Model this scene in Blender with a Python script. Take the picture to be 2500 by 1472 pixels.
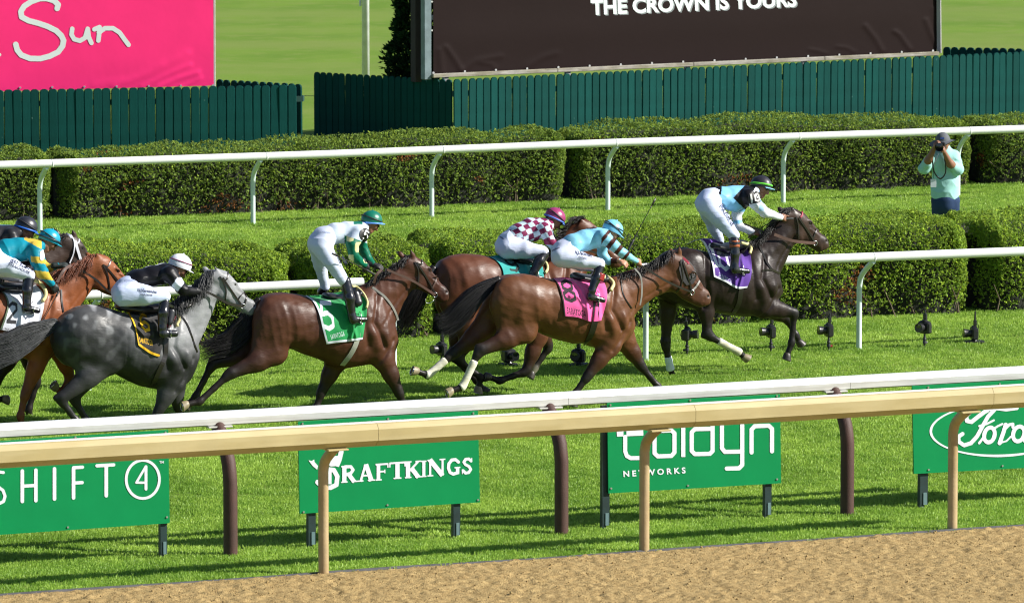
import bpy, math, random
import numpy as np
from mathutils import Vector, Matrix
from mathutils.bvhtree import BVHTree

R = math.radians
rng = np.random.default_rng(7)
random.seed(7)
sc = bpy.context.scene
for o in list(bpy.data.objects):
    bpy.data.objects.remove(o)

# ------------------------------------------------------------------ camera
CAM_H, F, P = 9.5, 15500.0, math.atan(1864 / 15500)     # height, focal length in photo pixels, pitch
cam_d = bpy.data.cameras.new('camera')
cam_d.sensor_width = 36.0
cam_d.lens = F / 2500 * 36.0
cam_d.clip_start, cam_d.clip_end = 1.0, 3000.0
cam_d.dof.use_dof = True
cam_d.dof.focus_distance = 72.0
cam_d.dof.aperture_fstop = 6.3
cam = bpy.data.objects.new('camera', cam_d)
cam.location = (0, 0, CAM_H)
cam.rotation_euler = (math.pi / 2 - P, 0, 0)
sc.collection.objects.link(cam)
sc.camera = cam

# ------------------------------------------------------------------ light
TY = R(24)                                              # heading of the track against the picture plane
T = np.array([math.cos(TY), math.sin(TY), 0.0])         # along the track, to the right
NC = np.array([math.sin(TY), -math.cos(TY), 0.0])       # across the track, towards the stand
sdir = T * 1.30 + NC * 0.78 + np.array([0, 0, 1.0])
sdir /= np.linalg.norm(sdir)
sun_d = bpy.data.lights.new('sun', 'SUN')
sun_d.energy = 5.0
sun_d.angle = R(0.53)
sun_d.color = (1.0, 0.955, 0.88)
sun = bpy.data.objects.new('sun', sun_d)
sun.rotation_euler = Vector(sdir).to_track_quat('Z', 'Y').to_euler()
sun.location = (20, 20, 40)
sc.collection.objects.link(sun)
world = bpy.data.worlds.new('World')
sc.world = world
world.use_nodes = True
wn = world.node_tree
sky = wn.nodes.new('ShaderNodeTexSky')
sky.sky_type = 'NISHITA'
sky.sun_disc = False
sky.air_density = 0.8
sky.dust_density = 0.4
sky.sun_elevation = math.asin(sdir[2])
sky.sun_rotation = math.atan2(sdir[0], sdir[1])
bg = wn.nodes['Background']
wn.links.new(sky.outputs['Color'], bg.inputs['Color'])
bg.inputs['Strength'].default_value = 0.065
sc.view_settings.view_transform = 'Standard'
sc.view_settings.look = 'None'
sc.view_settings.gamma = 1.0
sc.view_settings.use_curve_mapping = False
sc.view_settings.exposure = 0.74
sc.render.engine = 'CYCLES'
sc.cycles.max_bounces = 5
sc.cycles.use_denoising = True
sc.cycles.filter_width = 1.1

# ------------------------------------------------------------------ picture <-> world
cp, sp = math.cos(P), math.sin(P)
CAM = np.array([0, 0, CAM_H])

def ray(px, py):
    u, v = (px - 1250) / F, (736 - py) / F
    return np.array([u, cp + v * sp, -sp + v * cp])

def ground(px, py, z=0.0):
    d = ray(px, py)
    return CAM + d * ((z - CAM_H) / d[2])

def proj(p):
    q = np.asarray(p) - CAM
    dep = q[1] * cp - q[2] * sp
    up = q[1] * sp + q[2] * cp
    return 1250 + F * q[0] / dep, 736 - F * up / dep

class Frame:
    """local axes of a thing: x along its heading, y away from the stand, z up; origin on the ground"""
    def __init__(s, gx, gy, yaw=TY, z=0.0):
        s.o = ground(gx, gy, z); s.yaw = yaw
        s.t = np.array([math.cos(yaw), math.sin(yaw), 0.0]); s.n = np.array([-math.sin(yaw), math.cos(yaw), 0.0])
        s.ppm = F / (s.o[1] * cp - (s.o[2] - CAM_H) * sp)
        c = CAM - s.o
        s.cam = np.array([c @ s.t, c @ s.n, c[2]])
    def dirl(s, px, py):
        d = ray(px, py)
        return np.array([d @ s.t, d @ s.n, d[2]])
    def at(s, px, py, y=0.0):
        d = s.dirl(px, py)
        return s.cam + d * ((y - s.cam[1]) / d[1])
    def world(s, p):
        p = np.asarray(p, float)
        return s.o + p[..., 0:1] * s.t + p[..., 1:2] * s.n + p[..., 2:3] * np.array([0, 0, 1.0])
    def px(s, p):
        w = s.world(p)
        q = w - CAM
        dep = q[..., 1] * cp - q[..., 2] * sp
        return 1250 + F * q[..., 0] / dep, 736 - F * (q[..., 1] * sp + q[..., 2] * cp) / dep

def Z(zm, pts):
    """points read off an enlargement -> photo pixels (extra columns stay)"""
    ox, oy, k = zm
    return [(ox + p[0] / k, oy + p[1] / k) + tuple(p[2:]) for p in pts]

# ------------------------------------------------------------------ materials
def srgb(r, g, b):
    f = lambda c: c / 12.92 if c <= 0.04045 else ((c + 0.055) / 1.055) ** 2.4
    return (f(r / 255), f(g / 255), f(b / 255))

MATS = {}
def mat(name, col=(0.5, 0.5, 0.5), rough=0.6, spec=0.5, metal=0.0, attr=None, vary=0.12, vscale=6.0,
        bump=0.0, bscale=60.0, bstretch=(1, 1, 1), coat=0.0, sheen=0.0, transl=0.0, two=None, tscale=3.0, rvary=0.0, tstretch=(1, 1, 1), detail=3.0):
    if name in MATS: return MATS[name]
    m = bpy.data.materials.new(name); m.use_nodes = True
    nt = m.node_tree; N = nt.nodes; L = nt.links
    b = N['Principled BSDF']; out = N['Material Output']
    tc = N.new('ShaderNodeTexCoord')
    if attr:
        a = N.new('ShaderNodeAttribute'); a.attribute_name = attr; base = a.outputs['Color']
    else:
        c = N.new('ShaderNodeRGB'); c.outputs[0].default_value = (*col, 1); base = c.outputs[0]
    if two:
        mp = N.new('ShaderNodeMapping'); mp.inputs['Scale'].default_value = tstretch; L.new(tc.outputs['Object'], mp.inputs[0])
        n2 = N.new('ShaderNodeTexNoise'); n2.inputs['Scale'].default_value = tscale; n2.inputs['Detail'].default_value = 5
        L.new(mp.outputs[0], n2.inputs['Vector'])
        rp = N.new('ShaderNodeValToRGB'); rp.color_ramp.elements[0].position = 0.42; rp.color_ramp.elements[1].position = 0.62
        L.new(n2.outputs[0], rp.inputs[0])
        mx = N.new('ShaderNodeMix'); mx.data_type = 'RGBA'; L.new(rp.outputs[0], mx.inputs[0]); L.new(base, mx.inputs[6])
        mx.inputs[7].default_value = (*two, 1); base = mx.outputs[2]
    n1 = N.new('ShaderNodeTexNoise'); n1.inputs['Scale'].default_value = vscale; n1.inputs['Detail'].default_value = detail
    L.new(tc.outputs['Object'], n1.inputs['Vector'])
    mr = N.new('ShaderNodeMapRange'); mr.inputs[1].default_value = 0.3; mr.inputs[2].default_value = 0.7
    mr.inputs[3].default_value = 1 - vary; mr.inputs[4].default_value = 1 + vary
    L.new(n1.outputs[0], mr.inputs[0])
    ml = N.new('ShaderNodeVectorMath'); ml.operation = 'SCALE'; L.new(base, ml.inputs[0]); L.new(mr.outputs[0], ml.inputs['Scale'])
    L.new(ml.outputs[0], b.inputs['Base Color'])
    b.inputs['Roughness'].default_value = rough
    if rvary:
        m2 = N.new('ShaderNodeMapRange'); m2.inputs[1].default_value = 0.3; m2.inputs[2].default_value = 0.7
        m2.inputs[3].default_value = rough - rvary; m2.inputs[4].default_value = rough + rvary
        L.new(n1.outputs[0], m2.inputs[0]); L.new(m2.outputs[0], b.inputs['Roughness'])
    b.inputs['Specular IOR Level'].default_value = spec
    b.inputs['Metallic'].default_value = metal
    b.inputs['Coat Weight'].default_value = coat
    b.inputs['Coat Roughness'].default_value = 0.25
    b.inputs['Sheen Weight'].default_value = sheen
    if bump:
        mp = N.new('ShaderNodeMapping'); mp.inputs['Scale'].default_value = bstretch; L.new(tc.outputs['Object'], mp.inputs[0])
        nb = N.new('ShaderNodeTexNoise'); nb.inputs['Scale'].default_value = bscale; nb.inputs['Detail'].default_value = 4
        L.new(mp.outputs[0], nb.inputs['Vector'])
        bp = N.new('ShaderNodeBump'); bp.inputs['Strength'].default_value = 1.0; bp.inputs['Distance'].default_value = bump
        L.new(nb.outputs[0], bp.inputs['Height']); L.new(bp.outputs[0], b.inputs['Normal'])
    if transl:
        t = N.new('ShaderNodeBsdfTranslucent'); L.new(ml.outputs[0], t.inputs['Color'])
        ms = N.new('ShaderNodeMixShader'); ms.inputs[0].default_value = transl
        L.new(b.outputs[0], ms.inputs[1]); L.new(t.outputs[0], ms.inputs[2]); L.new(ms.outputs[0], out.inputs['Surface'])
    MATS[name] = m
    return m

# ------------------------------------------------------------------ objects
def link(o, parent=None):
    sc.collection.objects.link(o)
    if parent is not None: o.parent = parent
    return o

def mesh(name, V, Fc, m=None, parent=None, smooth=False, col=None, mi=None, frame=None):
    me = bpy.data.meshes.new(name)
    V = np.asarray(V, np.float32)
    if isinstance(Fc, np.ndarray):
        n, k = Fc.shape
        me.vertices.add(len(V)); me.vertices.foreach_set('co', V.ravel())
        me.loops.add(n * k); me.loops.foreach_set('vertex_index', Fc.astype(np.int32).ravel())
        me.polygons.add(n)
        me.polygons.foreach_set('loop_start', np.arange(0, n * k, k, dtype=np.int32))
        me.polygons.foreach_set('loop_total', np.full(n, k, np.int32))
        me.update(calc_edges=True)
    else:
        me.from_pydata([tuple(map(float, v)) for v in V], [], [tuple(map(int, f)) for f in Fc]); me.update()
    if m is not None:
        for x in (m if isinstance(m, (list, tuple)) else [m]): me.materials.append(x)
    if smooth: me.polygons.foreach_set('use_smooth', np.ones(len(me.polygons), bool))
    if mi is not None: me.polygons.foreach_set('material_index', np.asarray(mi, np.int32))
    if col is not None:
        a = me.color_attributes.new('Col', 'FLOAT_COLOR', 'POINT')
        c = np.ones((len(V), 4), np.float32); c[:, :3] = col
        a.data.foreach_set('color', c.ravel())
    o = bpy.data.objects.new(name, me)
    if frame is not None:
        o.location = frame.o; o.rotation_euler = (0, 0, frame.yaw)
    return link(o, parent)

def tag(o, label=None, cat=None, group=None, kind=None):
    if label: o['label'] = label
    if cat: o['category'] = cat
    if group: o['group'] = group
    if kind: o['kind'] = kind
    return o

def empty(name, loc, yaw=0.0, label=None, cat=None, group=None):
    o = bpy.data.objects.new(name, None); o.location = loc; o.rotation_euler = (0, 0, yaw)
    o.empty_display_size = 0.2
    return tag(link(o), label, cat, group)

class MB:
    def __init__(s): s.v = []; s.f = []; s.n = 0
    def add(s, V, Fc):
        V = np.asarray(V, float); s.v.append(V); s.f += [tuple(i + s.n for i in f) for f in Fc]; s.n += len(V); return s
    def box(s, c, size, rot=None, bev=0.0):
        c = np.asarray(c, float); h = np.asarray(size, float) / 2
        if bev > 0:
            P_ = []
            b = min(bev, *(h * 0.9))
            for sz in (-1, 1):
                for ins in ((b, 0), (0, b)) if sz < 0 else ((0, b), (b, 0)):
                    i, zz = ins
                    a, d = h[0] - i, h[1] - i
                    z = sz * (h[2] - zz)
                    q = b * 0.6
                    P_ += [(-a + q, -d, z), (a - q, -d, z), (a, -d + q, z), (a, d - q, z), (a - q, d, z), (-a + q, d, z), (-a, d - q, z), (-a, -d + q, z)]
            V = np.array(P_)
            Fc = [tuple(range(7, -1, -1)), tuple(range(24, 32))]
            for k in range(3):
                for i in range(8):
                    j = (i + 1) % 8
                    Fc.append((k * 8 + i, k * 8 + j, k * 8 + 8 + j, k * 8 + 8 + i))
        else:
            V = np.array([(x, y, z) for z in (-1, 1) for y in (-1, 1) for x in (-1, 1)]) * h
            Fc = [(0, 2, 3, 1), (4, 5, 7, 6), (0, 1, 5, 4), (2, 6, 7, 3), (0, 4, 6, 2), (1, 3, 7, 5)]
        if rot is not None: V = V @ np.array(rot).T
        return s.add(V + c, Fc)
    def tube(s, pts, rad, n=10, sq=None, caps=True):
        pts = np.asarray(pts, float); m_ = len(pts)
        rad = np.broadcast_to(np.asarray(rad, float), (m_,))
        tg = np.gradient(pts, axis=0); tg /= np.linalg.norm(tg, axis=1)[:, None] + 1e-9
        up = np.array([0, 1.0, 0.02]) if abs(tg[0][1]) < 0.8 else np.array([0, 0.02, 1.0])
        V = []
        for i in range(m_):
            a = np.cross(tg[i], up); a /= np.linalg.norm(a) + 1e-9; b = np.cross(a, tg[i])
            up = b
            ang = np.arange(n) / n * 2 * math.pi
            sa, sb = (sq if sq else (1, 1))
            V.append(pts[i] + rad[i] * (np.cos(ang)[:, None] * a * sa + np.sin(ang)[:, None] * b * sb))
        V = np.concatenate(V)
        Fc = [(i * n + j, i * n + (j + 1) % n, (i + 1) * n + (j + 1) % n, (i + 1) * n + j) for i in range(m_ - 1) for j in range(n)]
        if caps: Fc += [tuple(range(n - 1, -1, -1)), tuple((m_ - 1) * n + j for j in range(n))]
        return s.add(V, Fc)
    def build(s, name, m=None, parent=None, smooth=False, frame=None):
        o = mesh(name, np.concatenate(s.v), s.f, m, parent, smooth, frame=frame)
        return o

def autosmooth(o, ang=40):
    me = o.data
    me.polygons.foreach_set('use_smooth', np.ones(len(me.polygons), bool))
    try: me.set_sharp_from_angle(angle=R(ang))
    except Exception: pass
    return o

def spline(pts, n=24):
    pts = np.asarray(pts, float)
    if len(pts) < 3:
        t = np.linspace(0, 1, n)[:, None]; return pts[0] * (1 - t) + pts[-1] * t
    e = np.vstack([2 * pts[0] - pts[1], pts, 2 * pts[-1] - pts[-2]])
    out = []
    k = len(pts) - 1
    for g in np.linspace(0, k, n):
        i = min(int(g), k - 1); t = g - i
        a, b, c, d = e[i], e[i + 1], e[i + 2], e[i + 3]
        out.append(0.5 * (2 * b + (c - a) * t + (2 * a - 5 * b + 4 * c - d) * t * t + (3 * b - 3 * c + d - a) * t ** 3))
    return np.array(out)

# ------------------------------------------------------------------ organic bodies: smooth-blended volumes turned into one skin
def cone(a, b, ra, rb, sq=1.0, k=0.03, ca=None, cb=None, sqb=None):
    return dict(t='c', a=np.array(a, float), b=np.array(b, float), ra=ra, rb=rb, sq=sq, sqb=sq if sqb is None else sqb, k=k, ca=ca, cb=cb if cb is not None else ca)

def smooth_curve(xs, ys, lo, hi, n=160, w=0.02):
    o = np.argsort(xs); xs, ys = np.asarray(xs)[o], np.asarray(ys)[o]
    g = np.linspace(lo, hi, n); y = np.interp(g, xs, ys)
    kk = max(1, int(n * w)); ker = np.hanning(2 * kk + 3)[1:-1]; ker /= ker.sum()
    yp = np.concatenate([np.full(kk, y[0]), y, np.full(kk, y[-1])])
    return g, np.convolve(yp, ker, 'valid')

def loft(top, bot, hw, axis, k=0.04, col=None, yc=0.0, pw=2.2):
    """top/bot: outline points (x,z) in metres; hw: (fraction along axis, half width); axis: two points"""
    top, bot = np.asarray(top), np.asarray(bot); A, B = np.asarray(axis[0], float), np.asarray(axis[1], float)
    e = (B - A) / np.linalg.norm(B - A); f = np.array([-e[1], e[0]])
    tx, ty = (top - A) @ e, (top - A) @ f; bx, by = (bot - A) @ e, (bot - A) @ f
    lo, hi = max(tx.min(), bx.min()), min(tx.max(), bx.max())
    lo, hi = min(tx.min(), bx.min()), max(tx.max(), bx.max())
    g, t_ = smooth_curve(tx, ty, lo, hi); _, b_ = smooth_curve(bx, by, lo, hi)
    hs = np.interp((g - lo) / (hi - lo), [h[0] for h in hw], [h[1] for h in hw])
    return dict(t='l', A=A, e=e, f=f, g=g, top=t_, bot=b_, hw=hs, k=k, ca=col, yc=yc, pw=pw)

def prim_d(p, X, Y, Zc):
    if p['t'] == 'c':
        a, b = p['a'], p['b']; ba = b - a; L2 = ba @ ba + 1e-9
        dx, dy, dz = X - a[0], Y - a[1], Zc - a[2]
        t = np.clip((dx * ba[0] + dy * ba[1] + dz * ba[2]) / L2, 0, 1)
        r = p['ra'] + (p['rb'] - p['ra']) * t
        q = p['sq'] + (p['sqb'] - p['sq']) * t
        dx = dx - t * ba[0]; dz = dz - t * ba[2]; dy = (dy - t * ba[1]) / q
        return np.sqrt(dx * dx + dy * dy + dz * dz) - r, t
    x = (X - p['A'][0]) * p['e'][0] + (Zc - p['A'][1]) * p['e'][1]
    y = (X - p['A'][0]) * p['f'][0] + (Zc - p['A'][1]) * p['f'][1]
    T_ = np.interp(x, p['g'], p['top']); B_ = np.interp(x, p['g'], p['bot']); H = np.interp(x, p['g'], p['hw'])
    h = np.maximum((T_ - B_) / 2, 0.012); c = (T_ + B_) / 2; H = np.maximum(H, 0.01)
    pw = p['pw']
    r = (np.abs((y - c) / h) ** pw + np.abs((Y - p['yc']) / H) ** pw) ** (1 / pw)
    d = (r - 1) * np.minimum(h, H)
    return np.maximum(d, np.maximum(p['g'][0] - x, x - p['g'][-1])), np.zeros_like(d)

def prim_box(p):
    if p['t'] == 'c':
        r = max(p['ra'], p['rb']); q = max(p['sq'], p['sqb'])
        e = np.array([r, r * max(q, 0.2), r])
        return np.minimum(p['a'], p['b']) - e, np.maximum(p['a'], p['b']) + e
    pts = []
    for arr in (p['top'], p['bot']):
        pts.append(p['A'] + p['g'][:, None] * p['e'] + arr[:, None] * p['f'])
    pts = np.vstack(pts); H = p['hw'].max()
    return np.array([pts[:, 0].min(), p['yc'] - H, pts[:, 1].min()]), np.array([pts[:, 0].max(), p['yc'] + H, pts[:, 1].max()])

CORN = np.array([(i, j, k) for i in (0, 1) for j in (0, 1) for k in (0, 1)])
EDG = [(a, b) for a in range(8) for b in range(a + 1, 8) if np.abs(CORN[a] - CORN[b]).sum() == 1]

def voxmesh(prims, vox):
    bl = np.min([prim_box(p)[0] for p in prims], axis=0) - 3 * vox
    bh = np.max([prim_box(p)[1] for p in prims], axis=0) + 3 * vox
    n = np.ceil((bh - bl) / vox).astype(int) + 1
    ax = [(bl[i] + np.arange(n[i]) * vox).astype(np.float32) for i in range(3)]
    Fd = np.full(n, 10.0, np.float32)
    for p in prims:
        lo, hi = prim_box(p); mg = p['k'] + 2.5 * vox
        i0 = np.maximum(((lo - mg - bl) / vox).astype(int), 0); i1 = np.minimum(((hi + mg - bl) / vox).astype(int) + 2, n)
        sl = tuple(slice(a, b) for a, b in zip(i0, i1))
        X, Y, Zc = np.meshgrid(ax[0][sl[0]], ax[1][sl[1]], ax[2][sl[2]], indexing='ij')
        if p['t'] == 'l':                       # height profile depends on x,z only: evaluate once
            d, _ = prim_d(p, X, Y, Zc)
        else:
            d, _ = prim_d(p, X, Y, Zc)
        a = Fd[sl]; k = max(p['k'], 1e-4)
        h = np.clip(0.5 + 0.5 * (d - a) / k, 0, 1)
        Fd[sl] = (d * (1 - h) + a * h - k * h * (1 - h)).astype(np.float32)
    ins = Fd < 0
    s = ins.astype(np.int8)
    cnt = np.zeros(n - 1, np.int8)
    for c in CORN:
        cnt += s[c[0]:n[0] - 1 + c[0], c[1]:n[1] - 1 + c[1], c[2]:n[2] - 1 + c[2]]
    act = np.argwhere((cnt > 0) & (cnt < 8))
    cid = np.full(n - 1, -1, np.int32); cid[act[:, 0], act[:, 1], act[:, 2]] = np.arange(len(act))
    val = np.stack([Fd[act[:, 0] + c[0], act[:, 1] + c[1], act[:, 2] + c[2]] for c in CORN], 1)
    acc = np.zeros((len(act), 3)); m_ = np.zeros(len(act))
    for a, b in EDG:
        va, vb = val[:, a], val[:, b]; cr = (va < 0) != (vb < 0)
        t = np.where(cr, va / np.where(cr, va - vb, 1), 0)
        acc += np.where(cr[:, None], CORN[a] + t[:, None] * (CORN[b] - CORN[a]), 0); m_ += cr
    V = bl + (act + acc / m_[:, None]) * vox
    faces = []
    for axis in range(3):
        o1, o2 = [(1, 2), (2, 0), (0, 1)][axis]
        sa = [slice(None)] * 3; sb = [slice(None)] * 3; sa[axis] = slice(0, -1); sb[axis] = slice(1, None)
        A_, B_ = ins[tuple(sa)], ins[tuple(sb)]
        e = np.argwhere(A_ != B_)
        ok = (e[:, o1] > 0) & (e[:, o2] > 0) & (e[:, o1] < n[o1] - 1) & (e[:, o2] < n[o2] - 1); e = e[ok]
        fl = A_[e[:, 0], e[:, 1], e[:, 2]]
        q = []
        for d1, d2 in ((0, 0), (-1, 0), (-1, -1), (0, -1)):
            c = e.copy(); c[:, o1] += d1; c[:, o2] += d2; q.append(cid[c[:, 0], c[:, 1], c[:, 2]])
        q = np.stack(q, 1); q[~fl] = q[~fl][:, ::-1]
        faces.append(q)
    Fc = np.concatenate(faces)
    if ((V - V.mean(0)) * vnormals(V, Fc)).sum() < 0: Fc = Fc[:, ::-1].copy()
    # one light relaxation removes the grid stepping
    acc = V.copy(); w = np.ones(len(V))
    for i in range(4):
        j = (i + 1) % 4
        np.add.at(acc, Fc[:, i], V[Fc[:, j]]); np.add.at(w, Fc[:, i], 1)
    V = V * 0.4 + 0.6 * acc / w[:, None]
    return V, Fc

def vnormals(V, Fc):
    n = np.cross(V[Fc[:, 2]] - V[Fc[:, 0]], V[Fc[:, 3]] - V[Fc[:, 1]])
    N_ = np.zeros_like(V)
    for i in range(4): np.add.at(N_, Fc[:, i], n)
    return N_ / (np.linalg.norm(N_, axis=1)[:, None] + 1e-9)

def prim_colors(prims, V, sharp=0.012):
    W = np.zeros(len(V)); C = np.zeros((len(V), 3))
    for p in prims:
        if p['ca'] is None: continue
        d, t = prim_d(p, V[:, 0], V[:, 1], V[:, 2])
        w = np.exp(-np.clip(d + 0.01, -0.02, 2) / sharp)
        c = np.array(p['ca'])[None] if p['t'] == 'l' else np.array(p['ca'])[None] * (1 - t[:, None]) + np.array(p['cb'])[None] * t[:, None]
        W += w; C += w[:, None] * c
    return C / np.maximum(W, 1e-12)[:, None]

def wob(V, sc_, seed=0):
    r = np.random.default_rng(seed); o = np.zeros(len(V))
    for i in range(5):
        d = r.normal(size=3); d /= np.linalg.norm(d)
        o += np.sin(V @ d * sc_ * r.uniform(0.7, 1.6) + r.uniform(0, 6.28) + 1.3 * np.sin(V @ r.normal(size=3) * sc_ * 0.4))
    return o / 5

def polyd(X, Y, pts):
    """distance in the plane to a polyline"""
    best = np.full(X.shape, 1e9)
    for (x0, y0), (x1, y1) in zip(pts[:-1], pts[1:]):
        dx, dy = x1 - x0, y1 - y0
        t = np.clip(((X - x0) * dx + (Y - y0) * dy) / (dx * dx + dy * dy + 1e-9), 0, 1)
        best = np.minimum(best, np.hypot(X - x0 - t * dx, Y - y0 - t * dy))
    return best

# ------------------------------------------------------------------ flat print: outlines traced as strokes, meshed on their board
def sdf2(shapes, X, Y):
    D = np.full(X.shape, 1e9)
    for s in shapes:
        k = s[0]
        if k in 'pP':                                     # round stroke along points, (pts, width)
            d = polyd(X, Y, s[1]) - s[2] / 2
        elif k == 'e':                                    # ellipse ring cx,cy,rx,ry,w,rot
            c, s_ = math.cos(s[6] if len(s) > 6 else 0), math.sin(s[6] if len(s) > 6 else 0)
            x, y = X - s[1], Y - s[2]; x, y = x * c + y * s_, -x * s_ + y * c
            q = np.hypot(x / s[3], y / s[4])
            d = np.abs(q - 1) * np.hypot(x, y) / np.maximum(q, 1e-6) - s[5] / 2
        elif k == 'b':                                    # butt-ended bar x0,y0,x1,y1,w
            x0, y0, x1, y1, w = s[1:6]; L_ = math.hypot(x1 - x0, y1 - y0); ux, uy = (x1 - x0) / L_, (y1 - y0) / L_
            a = (X - x0) * ux + (Y - y0) * uy; b = -(X - x0) * uy + (Y - y0) * ux
            d = np.maximum(np.maximum(-a, a - L_), np.abs(b) - w / 2)
        elif k == 'g' or k == '-':                        # filled polygon / cut-out
            pts = s[1]; d = polyd(X, Y, list(pts) + [pts[0]]); ins = np.zeros(X.shape, bool)
            for (x0, y0), (x1, y1) in zip(pts, list(pts[1:]) + [pts[0]]):
                cr = ((y0 > Y) != (y1 > Y)) & (X < (x1 - x0) * (Y - y0) / (y1 - y0 + 1e-12) + x0); ins ^= cr
            d = np.where(ins, -d, d)
            if k == '-': D = np.maximum(D, -d); continue
        D = np.minimum(D, d)
    return D

def print2d(shapes, box, step, mapf):
    """triangulated shape (marching over a grid, edges interpolated); mapf: (x,y)->point"""
    xs = np.arange(box[0], box[2] + step, step); ys = np.arange(box[1], box[3] + step, step)
    X, Y = np.meshgrid(xs, ys, indexing='ij'); D = sdf2(shapes, X, Y)
    V = []; Fc = []; idx = {}
    def vid(k, x, y):
        if k not in idx: idx[k] = len(V); V.append((x, y))
        return idx[k]
    I, J = np.where((D[:-1, :-1] < 0) | (D[1:, :-1] < 0) | (D[:-1, 1:] < 0) | (D[1:, 1:] < 0))
    full = (D[:-1, :-1] < 0) & (D[1:, :-1] < 0) & (D[:-1, 1:] < 0) & (D[1:, 1:] < 0)
    done = set()
    for i, j in zip(I, J):
        if full[i, j]:
            Fc.append([vid((i, j, 0), xs[i], ys[j]), vid((i + 1, j, 0), xs[i + 1], ys[j]), vid((i + 1, j + 1, 0), xs[i + 1], ys[j + 1]), vid((i, j + 1, 0), xs[i], ys[j + 1])])
            continue
        cs = [(i, j), (i + 1, j), (i + 1, j + 1), (i, j + 1)]; poly = []
        for a in range(4):
            p, q = cs[a], cs[(a + 1) % 4]; dp, dq = D[p], D[q]
            if dp < 0: poly.append(vid((p[0], p[1], 0), xs[p[0]], ys[p[1]]))
            if (dp < 0) != (dq < 0):
                t = dp / (dp - dq); key = (min(p, q), max(p, q))
                poly.append(vid(key, xs[p[0]] + t * (xs[q[0]] - xs[p[0]]), ys[p[1]] + t * (ys[q[1]] - ys[p[1]])))
        if len(poly) >= 3: Fc.append(poly)
    return np.array([mapf(x, y) for x, y in V]), [f[::-1] for f in Fc]

def text2d(txt, x0, y0, x1, y1, cap, bold=0.0, mapf=None, sub=0, shear=0.0, spacing=1.0):
    """built-in typeface; baseline from (x0,y0) to (x1,y1) in photo pixels (y down), cap height in pixels"""
    cu = bpy.data.curves.new('lettering', 'FONT'); cu.body = txt; cu.resolution_u = 3; cu.offset = bold; cu.space_character = spacing
    ob = bpy.data.objects.new('lettering', cu); sc.collection.objects.link(ob)
    dg = bpy.context.evaluated_depsgraph_get(); me = bpy.data.meshes.new_from_object(ob.evaluated_get(dg))
    V = np.array([v.co[:2] for v in me.vertices]); Fc = [tuple(p.vertices) for p in me.polygons]
    bpy.data.objects.remove(ob); bpy.data.curves.remove(cu); bpy.data.meshes.remove(me)
    w = V[:, 0].max() - V[:, 0].min(); x = (V[:, 0] - V[:, 0].min()) / w; capu = 0.70 + bold
    y = V[:, 1] / capu
    L_ = math.hypot(x1 - x0, y1 - y0); ux, uy = (x1 - x0) / L_, (y1 - y0) / L_
    PX = x0 + ux * x * L_ + uy * y * cap + shear * y * cap; PY = y0 + uy * x * L_ - y * cap
    return PX, PY, Fc
# ================================================================== the setting
def hz(gx, gy, ytop):
    """height whose top shows at ytop, standing on the ground point of (gx,gy)"""
    g = ground(gx, gy); d = ray(gx, ytop); return (CAM + d * (g[1] / d[1]))[2]

class Wall:
    """vertical plane through two ground pixels"""
    def __init__(s, a, b, off=0.0):
        A, B = ground(*a), ground(*b); t = B - A; t[2] = 0; s.len = np.linalg.norm(t); s.t = t / s.len
        s.nc = np.array([s.t[1], -s.t[0], 0.0]); s.A = A + s.nc * off; s.yaw = math.atan2(s.t[1], s.t[0])
    def at(s, px, py, off=0.0):
        d = ray(px, py); o = s.A + s.nc * off
        return CAM + d * (((o - CAM) @ s.nc) / (d @ s.nc))
    def along(s, p): return (np.asarray(p) - s.A) @ s.t
    def loc(s, p):
        q = np.asarray(p) - s.A; return np.array([q @ s.t, -(q @ s.nc), q[2]])

def ground_mat(name, c1, c2, c3, sc1, sc2, rough=0.9, bump=0.01, bsc=40, bands=False):
    m = bpy.data.materials.new(name); m.use_nodes = True; nt = m.node_tree; N = nt.nodes; L = nt.links; b = N['Principled BSDF']
    g = N.new('ShaderNodeNewGeometry')
    def noise(s, det=4, st=(1, 1, 1), rot=0):
        mp = N.new('ShaderNodeMapping'); mp.inputs['Scale'].default_value = st; mp.inputs['Rotation'].default_value = (0, 0, rot); L.new(g.outputs['Position'], mp.inputs[0])
        n = N.new('ShaderNodeTexNoise'); n.inputs['Scale'].default_value = s; n.inputs['Detail'].default_value = det; L.new(mp.outputs[0], n.inputs['Vector']); return n.outputs[0]
    def mix(a, c, f, lo=0.4, hi=0.6):
        mr = N.new('ShaderNodeMapRange'); mr.inputs[1].default_value = lo; mr.inputs[2].default_value = hi; L.new(f, mr.inputs[0])
        mx = N.new('ShaderNodeMix'); mx.data_type = 'RGBA'; L.new(mr.outputs[0], mx.inputs[0])
        if isinstance(a, tuple): mx.inputs[6].default_value = (*a, 1)
        else: L.new(a, mx.inputs[6])
        mx.inputs[7].default_value = (*c, 1); return mx.outputs[2]
    base = mix(c1, c2, noise(sc1))
    if bands: base = mix(base, c3, noise(0.35, 2, (0.12, 1, 1), -0.12), 0.40, 0.75)
    base2 = mix(base, c3, noise(sc2), 0.5, 0.75)
    L.new(base2, b.inputs['Base Color']); b.inputs['Roughness'].default_value = rough; b.inputs['Specular IOR Level'].default_value = 0.15
    bp = N.new('ShaderNodeBump'); bp.inputs['Distance'].default_value = bump; bp.inputs['Strength'].default_value = 1; L.new(noise(bsc), bp.inputs['Height']); L.new(bp.outputs[0], b.inputs['Normal'])
    return m

G_TURF = ground_mat('turf', (0.115, 0.205, 0.022), (0.142, 0.235, 0.028), (0.17, 0.23, 0.048), 0.5, 2.0, bands=True, bump=0.006, bsc=25)
big = mesh('ground', [(-900, -200, 0), (900, -200, 0), (900, 2200, 0), (-900, 2200, 0)], [(0, 1, 2, 3)], G_TURF)
tag(big, kind='structure')

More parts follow.
